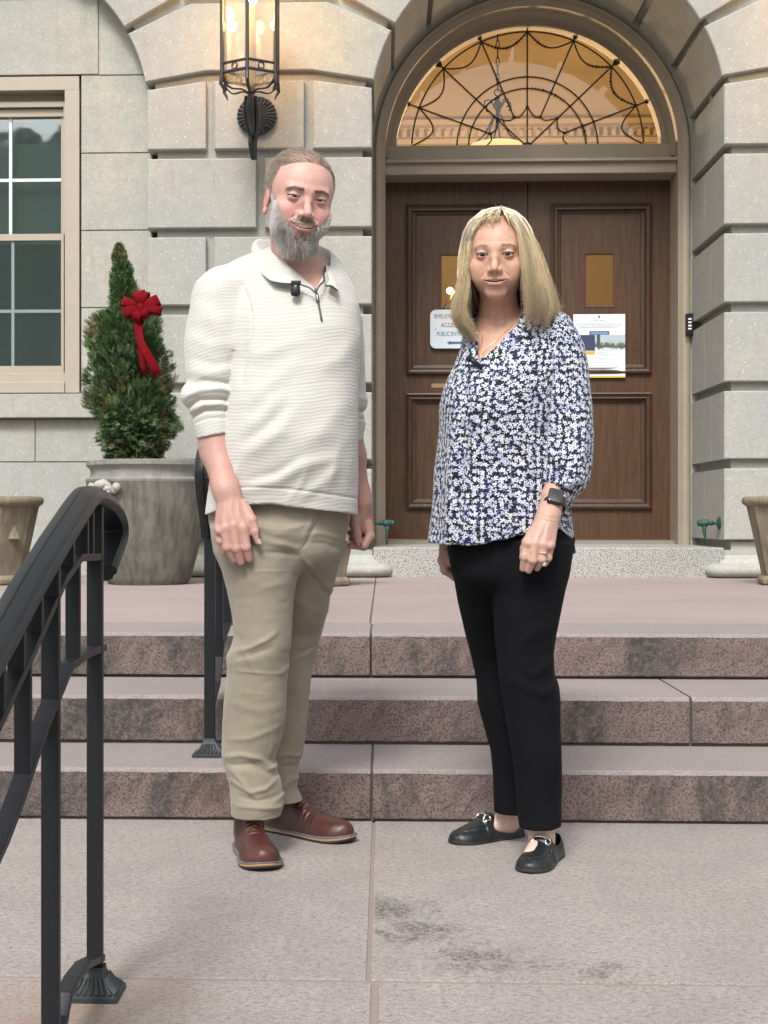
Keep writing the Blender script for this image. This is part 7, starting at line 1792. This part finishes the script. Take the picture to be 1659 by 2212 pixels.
if lashm.sum() > 20: grow('eyelashes', wh, wskin, a1, lashm, 220, lambda q, R: R.uniform(.003, .005, len(q)), lambda q, R: np.stack([q[:, 0] * 0 + (np.abs(q[:, 0]) - .0315) * 30 * np.sign(q[:, 0]), -1 + 0 * q[:, 0], -.1 + 0 * q[:, 0]], 1), lambda q, R: np.tile([.03, .02, .015], (len(q), 1)), .00018, wbody, 3, 9)

# long hair: a close inner cap and combed locks over it
HYc = hc[1] + .01
hz = lambda y: V(1075, y, HYc)[2]
HT = [(455, 1080, 4, 4, .012), (462, 1080, 24, 22, .05), (472, 1080, 40, 38, .08), (490, 1079, 57, 53, .097), (510, 1078, 64, 68, .106), (540, 1076, 69, 86, .112), (580, 1075, 76, 100, .118), (620, 1075, 84, 113, .118), (655, 1075, 94, 122, .112), (680, 1074, 98, 122, .105), (705, 1072, 92, 112, .098), (730, 1070, 74, 100, .09), (760, 1068, 62, 90, .085)]
ht = np.array(HT, float); HZ = np.array([hz(y) for y in ht[:, 0]])[::-1]; kH = HYc / F
HC = np.array([V(x, 1115, HYc)[0] for x in ht[:, 1]])[::-1]; HL = (ht[:, 2] * kH)[::-1]; HR = (ht[:, 3] * kH)[::-1]; HB = ht[:, 4][::-1]
def henv(phi, z, k):
    """phi: 0 = towards the camera, +-180 back; negative = viewer left"""
    c = np.interp(z, HZ, HC); a = np.where(phi < 0, np.interp(z, HZ, HL), np.interp(z, HZ, HR)); b_ = np.interp(z, HZ, HB)
    return np.stack([c + a * k * np.sin(phi), HYc - b_ * k * np.cos(phi) * np.where(np.cos(phi) > 0, 1.0, 1.0), z + 0 * phi], -1)
ztop = hz(456)
def hair_paths(N, seed, phimin, phimax, ends, kr, sgn, waves=.010):
    R = np.random.default_rng(seed); u = R.uniform(0, 1, N); phi = np.radians(phimin + (phimax - phimin) * u) * sgn;  k = R.uniform(*kr, N); ze = np.array([hz(y) for y in np.interp(u, *ends)]) + R.normal(0, .013, N) + .010 * np.sin(np.floor(u * 26) * 1.9); ze = np.minimum(ze, hz(482)) + np.where(R.uniform(0, 1, N) < .12, R.uniform(0, .05, N), 0)
    lock = np.floor(u * 26 + R.normal(0, .22, N)); lw = np.sin(lock * 2.4) * .9; ph = R.uniform(0, 6.28, N); off = .003 + R.uniform(0, .010, N) + .008 * np.sin(lock * 4.7); fly = R.normal(0, 1, N) * (R.uniform(0, 1, N) < .05)
    def path(t):
        # first stretch leaves the parting over the crown, then falls along the envelope
        z = ztop - .004 + (ze - ztop) * t ** 1.15
        tz = np.clip((z - ze) / (hz(680) - hz(740)), 0, 1)
        g_ = np.interp(z, [hz(560), hz(527), hz(503), hz(488), hz(474)], [1.0, 1.0, .95, .84, .50]); ph_ = sgn * np.radians(phimin * g_ + (phimax - phimin * g_) * u) + .05 * lw * np.clip(t * 2, 0, 1) + .02 * np.sin(ph + t * 9)
        p = henv(ph_, z, k * (1 + waves * 3 * np.sin(lock * 1.7 + t * 6)))
        # parting: near the top strands start on a line running back
        w = np.clip(1 - t / .10, 0, 1) ** 1.5; back = (1 - np.cos(ph_)) / 2
        p0 = np.stack([np.interp(ztop, HZ, HC) + .0015 * sgn + 0 * t * phi, HYc - .045 + back * .10 + 0 * phi, ztop - .003 + .0 * phi], -1)
        p = p * (1 - w[..., None] if np.ndim(w) else 1 - w) + p0 * w
        cur = np.clip(t - .80, 0, 1) ** 2 * 9; p[:, 0] += -sgn * cur * (.075 if sgn < 0 else -.035) * np.abs(np.sin(phi)) + fly * t * t * .012; p[:, 1] += fly * t * .01
        d = wskin(p.astype(f32)); g = grad(wskin, p); p = p + g * np.clip(off - d, 0, .06)[:, None]
        if t > .55:
            d = blouse(p.astype(f32), False); g = grad(lambda Q: blouse(Q, False), p); p = p + g * np.clip(.004 + off * .7 - d, 0, .05)[:, None]
        return p
    return path, N, u, lock, R
def lockset(name, N, seed, phimin, phimax, ends, kr, sgn, seg=13, rad=.00052):
    path, N, u, lock, R = hair_paths(N, seed, phimin, phimax, ends, kr, sgn)
    T = np.linspace(0, 1, seg + 1); base = R.uniform(0, 1, N)[:, None]
    cA = np.array([.96, .92, .83]); cB = np.array([.97, .80, .52]); cC = np.array([.74, .56, .36])
    lk = (.80 + .34 * np.sin(lock * 3.1))[:, None]; tone = lk * (1 + .20 * np.sin(u * 19 + seed))[:, None] * R.uniform(.75, 1.2, (N, 1)); mixd = (R.uniform(0, 1, N) < .18)[:, None]
    cols = []
    for t in T:
        a = np.clip(t / .35, 0, 1); b_ = np.clip((t - .72) / .3, 0, 1); c = cA * (1 - a) + cB * a; c = c * (1 - b_) + cC * b_; cols.append(np.where(mixd, c * .68, c) * tone)
    o = strands(name, np.zeros((N, 3)), None, M_hair2, wbody, None, rad, seg, None, None, path)
    set_col(o.data, 'col', np.repeat(np.stack(cols, 1).reshape(-1, 3), 3, 0)); return o
lockset('hair', 5200, 21, 57, 176, ([0, .25, .6, 1], [722, 722, 705, 690]), (.86, 1.0), -1)
lockset('hair', 6800, 22, 29, 176, ([0, .15, .35, .6, 1], [690, 692, 684, 668, 680]), (.84, 1.0), 1)
lockset('hair', 420, 23, 56, 170, ([0, 1], [715, 690]), (1.0, 1.045), -1, rad=.00026); lockset('hair', 520, 24, 32, 170, ([0, 1], [690, 680]), (1.0, 1.045), 1, rad=.00026)
lockset('hair', 500, 25, 14, 62, ([0, .5, 1], [483, 487, 494]), (.9, .96), -1, 5); lockset('hair', 500, 26, 14, 62, ([0, .5, 1], [483, 487, 494]), (.9, .96), 1, 5)
vs = []; fs = []; n = 40; m = 22   # inner cap so no light passes between the locks
for i in range(m + 1):
    z = ztop - .012 + (hz(668) - ztop) * i / m
    for j in range(n + 1):
        ph = math.radians(46 + (282 - 46) * j / n); ph = ph if ph < math.pi else ph - 2 * math.pi
        vs.append(henv(np.array([ph]), np.array([z]), .84)[0])
for i in range(m):
    for j in range(n): a = i * (n + 1) + j; fs.append((a, a + 1, a + n + 2, a + n + 1))
me = np_mesh('hair_mass', vs, fs); set_col(me, 'col', np.tile([.42, .34, .23], (len(vs), 1))); link('hair_mass', me, M_hair2, wbody, smooth=True)

# trousers
wpel = vp_loft([(1130, 972, 1238, .0, .13), (1160, 968, 1240, 0, .135), (1182, 969, 1237, 0, .135), (1236, 977, 1226, 0, .13), (1280, 985, 1216, 0, .12)], WY, 2.2)
wlR = vp_loft([(1150, 968, 1140, -.15, .13), (1236, 977, 1130, -.12, .125), (1301, 989, 1118, -.08, .115), (1365, 1004, 1116, -.035, .1), (1420, 1018, 1120, 0, .085), (1463, 1028, 1124, 0, .08), (1510, 1030, 1128, 0, .078), (1553, 1043, 1132, 0, .073), (1610, 1060, 1140, 0, .066), (1660, 1066, 1146, .0, .062), (1704, 1068, 1150, .0, .060), (1749, 1069, 1152, .0, .060), (1780, 1069, 1153, .0, .06)], 3.98, 2.1, 1)
wlL = vp_loft([(1150, 1062, 1239, .0, .12), (1236, 1060, 1226, 0, .112), (1330, 1066, 1209, 0, .10), (1405, 1073, 1195, 0, .09), (1452, 1078, 1197, 0, .086), (1481, 1082, 1207, .0, .084), (1510, 1087, 1209, 0, .082), (1560, 1096, 1209, 0, .076), (1610, 1105, 1211, 0, .070), (1668, 1113, 1213, 0, .066), (1762, 1119, 1212, 0, .064), (1796, 1126, 1211, 0, .064), (1820, 1127, 1211, 0, .064)], 3.765, 2.15, 1)
def wtrous(P):
    n = vnoise(P, 7, 32) * .0025 + vnoise(P, 18, 33) * .0008; Fw = lambda pts, w, amp: fold(P, pts, 3.69, w, amp, 3.82)
    p = np.maximum(wpel(P), P[:, 2] - wz_(1135)); p = smax(p, wz_(1275) - P[:, 2], .05); h1 = V(0, 1752, 3.93)[2]
    r = np.maximum(np.maximum(wlR(P), h1 - P[:, 2]), P[:, 2] - V(0, 1170, 3.98)[2])
    h2 = V(1125, 1798, 3.70)[2] + (P[:, 0] - V(1130, 0, 3.7)[0]) * .06; l = np.maximum(np.maximum(wlL(P), h2 - P[:, 2]), P[:, 2] - V(0, 1170, 3.76)[2])
    a = Fw([(1195, 1405), (1180, 1440), (1150, 1460)], .012, .005) + Fw([(1205, 1480), (1170, 1500), (1110, 1470)], .014, .006) + Fw([(1110, 1440), (1150, 1490), (1180, 1540)], .014, -.004) + Fw([(1120, 1400), (1150, 1370), (1190, 1350)], .018, .004) + Fw([(1210, 1170), (1204, 1300), (1188, 1400), (1192, 1480), (1200, 1600), (1203, 1790)], .002, -.0022)
    up = P[:, 2] > V(0, 1240, 3.9)[2]
    return smin(smin(r, l, np.where(up, .02, .004)), p, .02) - a - n
M_blk = m_cloth('black_trouser_cloth', (.0022, .0025, .004), (.0038, .0042, .006), bstr=.3, sheen=0., rough=.9)
sdf_bbox_obj('trousers', wtrous, (V(955, 0, 3.9)[0], 3.62, .08), (V(1250, 0, 3.9)[0] + .03, 4.10, wz_(1125)), .0036, M_blk, wom, lip=2.2)

# loafers
M_loaf = m_leather('black_leather', (.008, .009, .010), (.015, .016, .017), .34); M_lsole = simple('dark_rubber_sole', (.02, .022, .022), .6); M_silver = simple('silver_bit', (.75, .74, .70), .25, metal=1.0, var=.02)
def loafer(heel, toe, L):
    hr = [(0, .052), (.05, .058), (.15, .052), (.28, .044), (.38, .058), (.44, .066), (.54, .062), (.66, .048), (.8, .036), (.92, .028), (1, .014)]
    f, h, d, s_, zb = shoe(wom, 'shoe', heel, toe, L, M_loaf, [(.008, .001, M_lsole, 'sole')], hr, 1.0, low=True)
    b = MB(); e = h + d * L * .10; 
    def g(P):
        q = P - h.astype(f32); t = (q @ d.astype(f32)) / L; u = q @ s_.astype(f32); zz = q[:, 2] - zb
        e = f(P)
        op = np.sqrt(((t - .215) / .185) ** 2 + (u / .0215) ** 2) - 1; e = smax(e, -np.maximum(op * .024, .006 - zz), .003)
        w = np.interp(t, [.5, .7, .85, .93], [.030, .031, .022, .0]); a = np.abs(np.abs(u) - w); seam = np.exp(-(a / .0016) ** 2) * (t > .47) * (t < .93); flap = ((np.abs(u) < w) & (t > .45) & (t < .93)) * .0012
        strap = .0022 * np.exp(-(((t - .57)) / .030) ** 6)
        return e + seam * .0016 - flap - strap
    lo_ = np.minimum(h, h + d * L) - np.array([.06, .06, 0]); hi_ = np.maximum(h, h + d * L) + np.array([.06, .06, 0]); lo_[2] = zb - .004; hi_[2] = .10
    o = sdf_bbox_obj('shoe', g, lo_, hi_, .0020, M_loaf, wom)
    def P3(t, u, dz_):
        p = h + d * L * t + s_ * u; zs = np.linspace(.09, .01, 161); Q = np.tile(p, (161, 1)); Q[:, 2] = zs; dd = g(Q.astype(f32)); i = int(np.argmax(dd < 0)); return np.array([p[0], p[1], zs[i] + dz_])
    b = MB(); b.tube([P3(.565, u, .002) for u in (-.016, -.008, 0, .008, .016)], [.0028, .002, .0034, .002, .0028], 8)
    for sg_ in (-1, 1):
        b.tube([P3(.565 + .050 * math.cos(a) , sg_ * (.021 + .006 * math.sin(a)), .0022) for a in np.linspace(0, 2 * math.pi, 15)], .0022, 6, cap=False)
    b.build('silver_bit', M_silver, wom, smooth=True)
loafer(np.array([V(1204, 1850, 3.84)[0], 3.855, 0]), np.array([V(1135, 1888, 3.63)[0], 3.625, 0]), .245)
loafer(np.array([V(1128, 1800, 4.08)[0], 4.075, 0]), np.array([V(988, 1815, 3.98)[0], 3.965, 0]), .235)

# watch, ring, necklace, microphone
wt = empty('wrist_watch', V(1198, 1090, WY - .17), 'black square smart watch on the woman\'s left wrist', 'watch')
A = np.array(V(1200, 1062, WY - .115)); B_ = np.array(V(1190, 1108, WY - .15)); axw = (B_ - A) / np.linalg.norm(B_ - A); cw = np.array(V(1196, 1087, WY - .14))
nf = np.array([-.04, -1, .18]); nf -= axw * (nf @ axw); nf /= np.linalg.norm(nf); sw_ = np.cross(axw, nf); sw_ = sw_ if sw_[0] > 0 else -sw_
b = MB(); vs = []; fs = []; n = 30
for i in range(n + 1):
    a = 2 * math.pi * i / n; r = .0285
    for o_, w in ((0, -.0115), (0, .0115), (.0022, .0115), (.0022, -.0115)): vs.append(cw + (nf * math.cos(a) + sw_ * math.sin(a)) * (r + o_) * (1.0) + axw * w)
for i in range(n):
    for k in range(4): k2 = (k + 1) % 4; fs.append((i * 4 + k, i * 4 + k2, i * 4 + 4 + k2, i * 4 + 4 + k))
b.add(vs, fs); b.build('strap', M_black, wt, smooth=True, sharp=40)
def rplate(name, c, hu, hv, th, m, rad=.006):
    pts = rrect(-hu, hu, -hv, hv, rad); b = MB(); n = len(pts); vs = []
    for (sc_, dn) in ((.93, th), (1, th * .65), (1, 0)):
        for u, w in pts: vs.append(c + sw_ * u * sc_ - axw * w * sc_ + nf * dn)
    fs = [tuple(range(n))] + [(r * n + (i + 1) % n, r * n + i, (r + 1) * n + i, (r + 1) * n + (i + 1) % n) for r in range(2) for i in range(n)] + [tuple(reversed(range(2 * n, 3 * n)))]
    b.add(vs, fs); return b.build(name, m, wt, smooth=True, sharp=35)
rplate('case', cw + nf * .026, .0188, .0212, .009, simple('graphite_case', (.03, .03, .032), .25, metal=.6)); rplate('screen', cw + nf * .0352, .0155, .0180, .0012, simple('watch_screen', (.035, .036, .033), .12, var=.05), .005)
b = MB(); b.tube([cw + nf * .031 + sw_ * .0185 - axw * .006, cw + nf * .031 + sw_ * .0208 - axw * .006], .003, 10); b.build('crown', M_silver, wt, smooth=True)
rg = empty('ring', V(1172, 1195, WY - .2), 'gold ring with small stones on the woman\'s ring finger', 'ring'); b = MB(); cr = np.array(V(1172.3, 1196, WY - .203)); M_gold = simple('gold', (.75, .52, .25), .25, metal=1.0)
b.tube([cr + np.array([.0108 * math.cos(a), .0108 * math.sin(a), -.0012 * math.cos(a)]) for a in np.linspace(0, 2 * math.pi, 25)], .0015, 8, cap=False); b.build('band', M_gold, rg, smooth=True)
b = MB(); [b.sphere(cr + np.array([dx, -.0118, .002]), .0017, 8, 6) for dx in (-.003, 0, .003)]; b.build('stone', M_silver, rg, smooth=True)
nc = empty('necklace', V(1050, 760, WY - .12), 'thin gold chain necklace with small beads in the V neckline', 'necklace')
def ntube(pts, r, m, name, off=.002): ytube(name, pts, r, m, nc, wskin, off, 3.5, 4.0)
ntube([(1107, 700), (1096, 712), (1080, 727), (1064, 742), (1050, 754), (1040, 766), (1036, 775)], .0008, M_gold, 'chain'); ntube([(1046, 700), (1043, 720), (1041, 742), (1037, 770)], .0007, M_gold, 'chain')
for p in ((1050, 753), (1043, 762), (1060, 745)):
    Yh = raydepth(wskin, p[0], p[1], 3.5, 4.0); Yh = Yh or WY - .1; b = MB(); b.sphere(V(p[0], p[1], Yh - .003), .0022, 8, 6); b.build('bead', M_silver, nc, smooth=True)
wm = empty('clip_microphone', V(1027, 785, WY - .15), 'small black clip-on microphone at the point of the blouse neckline', 'microphone')
Yh = raydepth(blouse, 1027, 785, 3.5, 4.0) or 3.66; b = MB(); b.tube([V(1016, 775, Yh - .012), V(1022, 780, Yh - .014), V(1040, 794, Yh - .014)], [.007, .0085, .008], 10, flat=.8); b.build('case', M_black, wm, smooth=True)
b = MB(); b.sphere(V(1014, 775, Yh - .012), .009, 10, 8); b.build('windscreen', simple('foam', (.015, .015, .015), .95), wm, smooth=True)
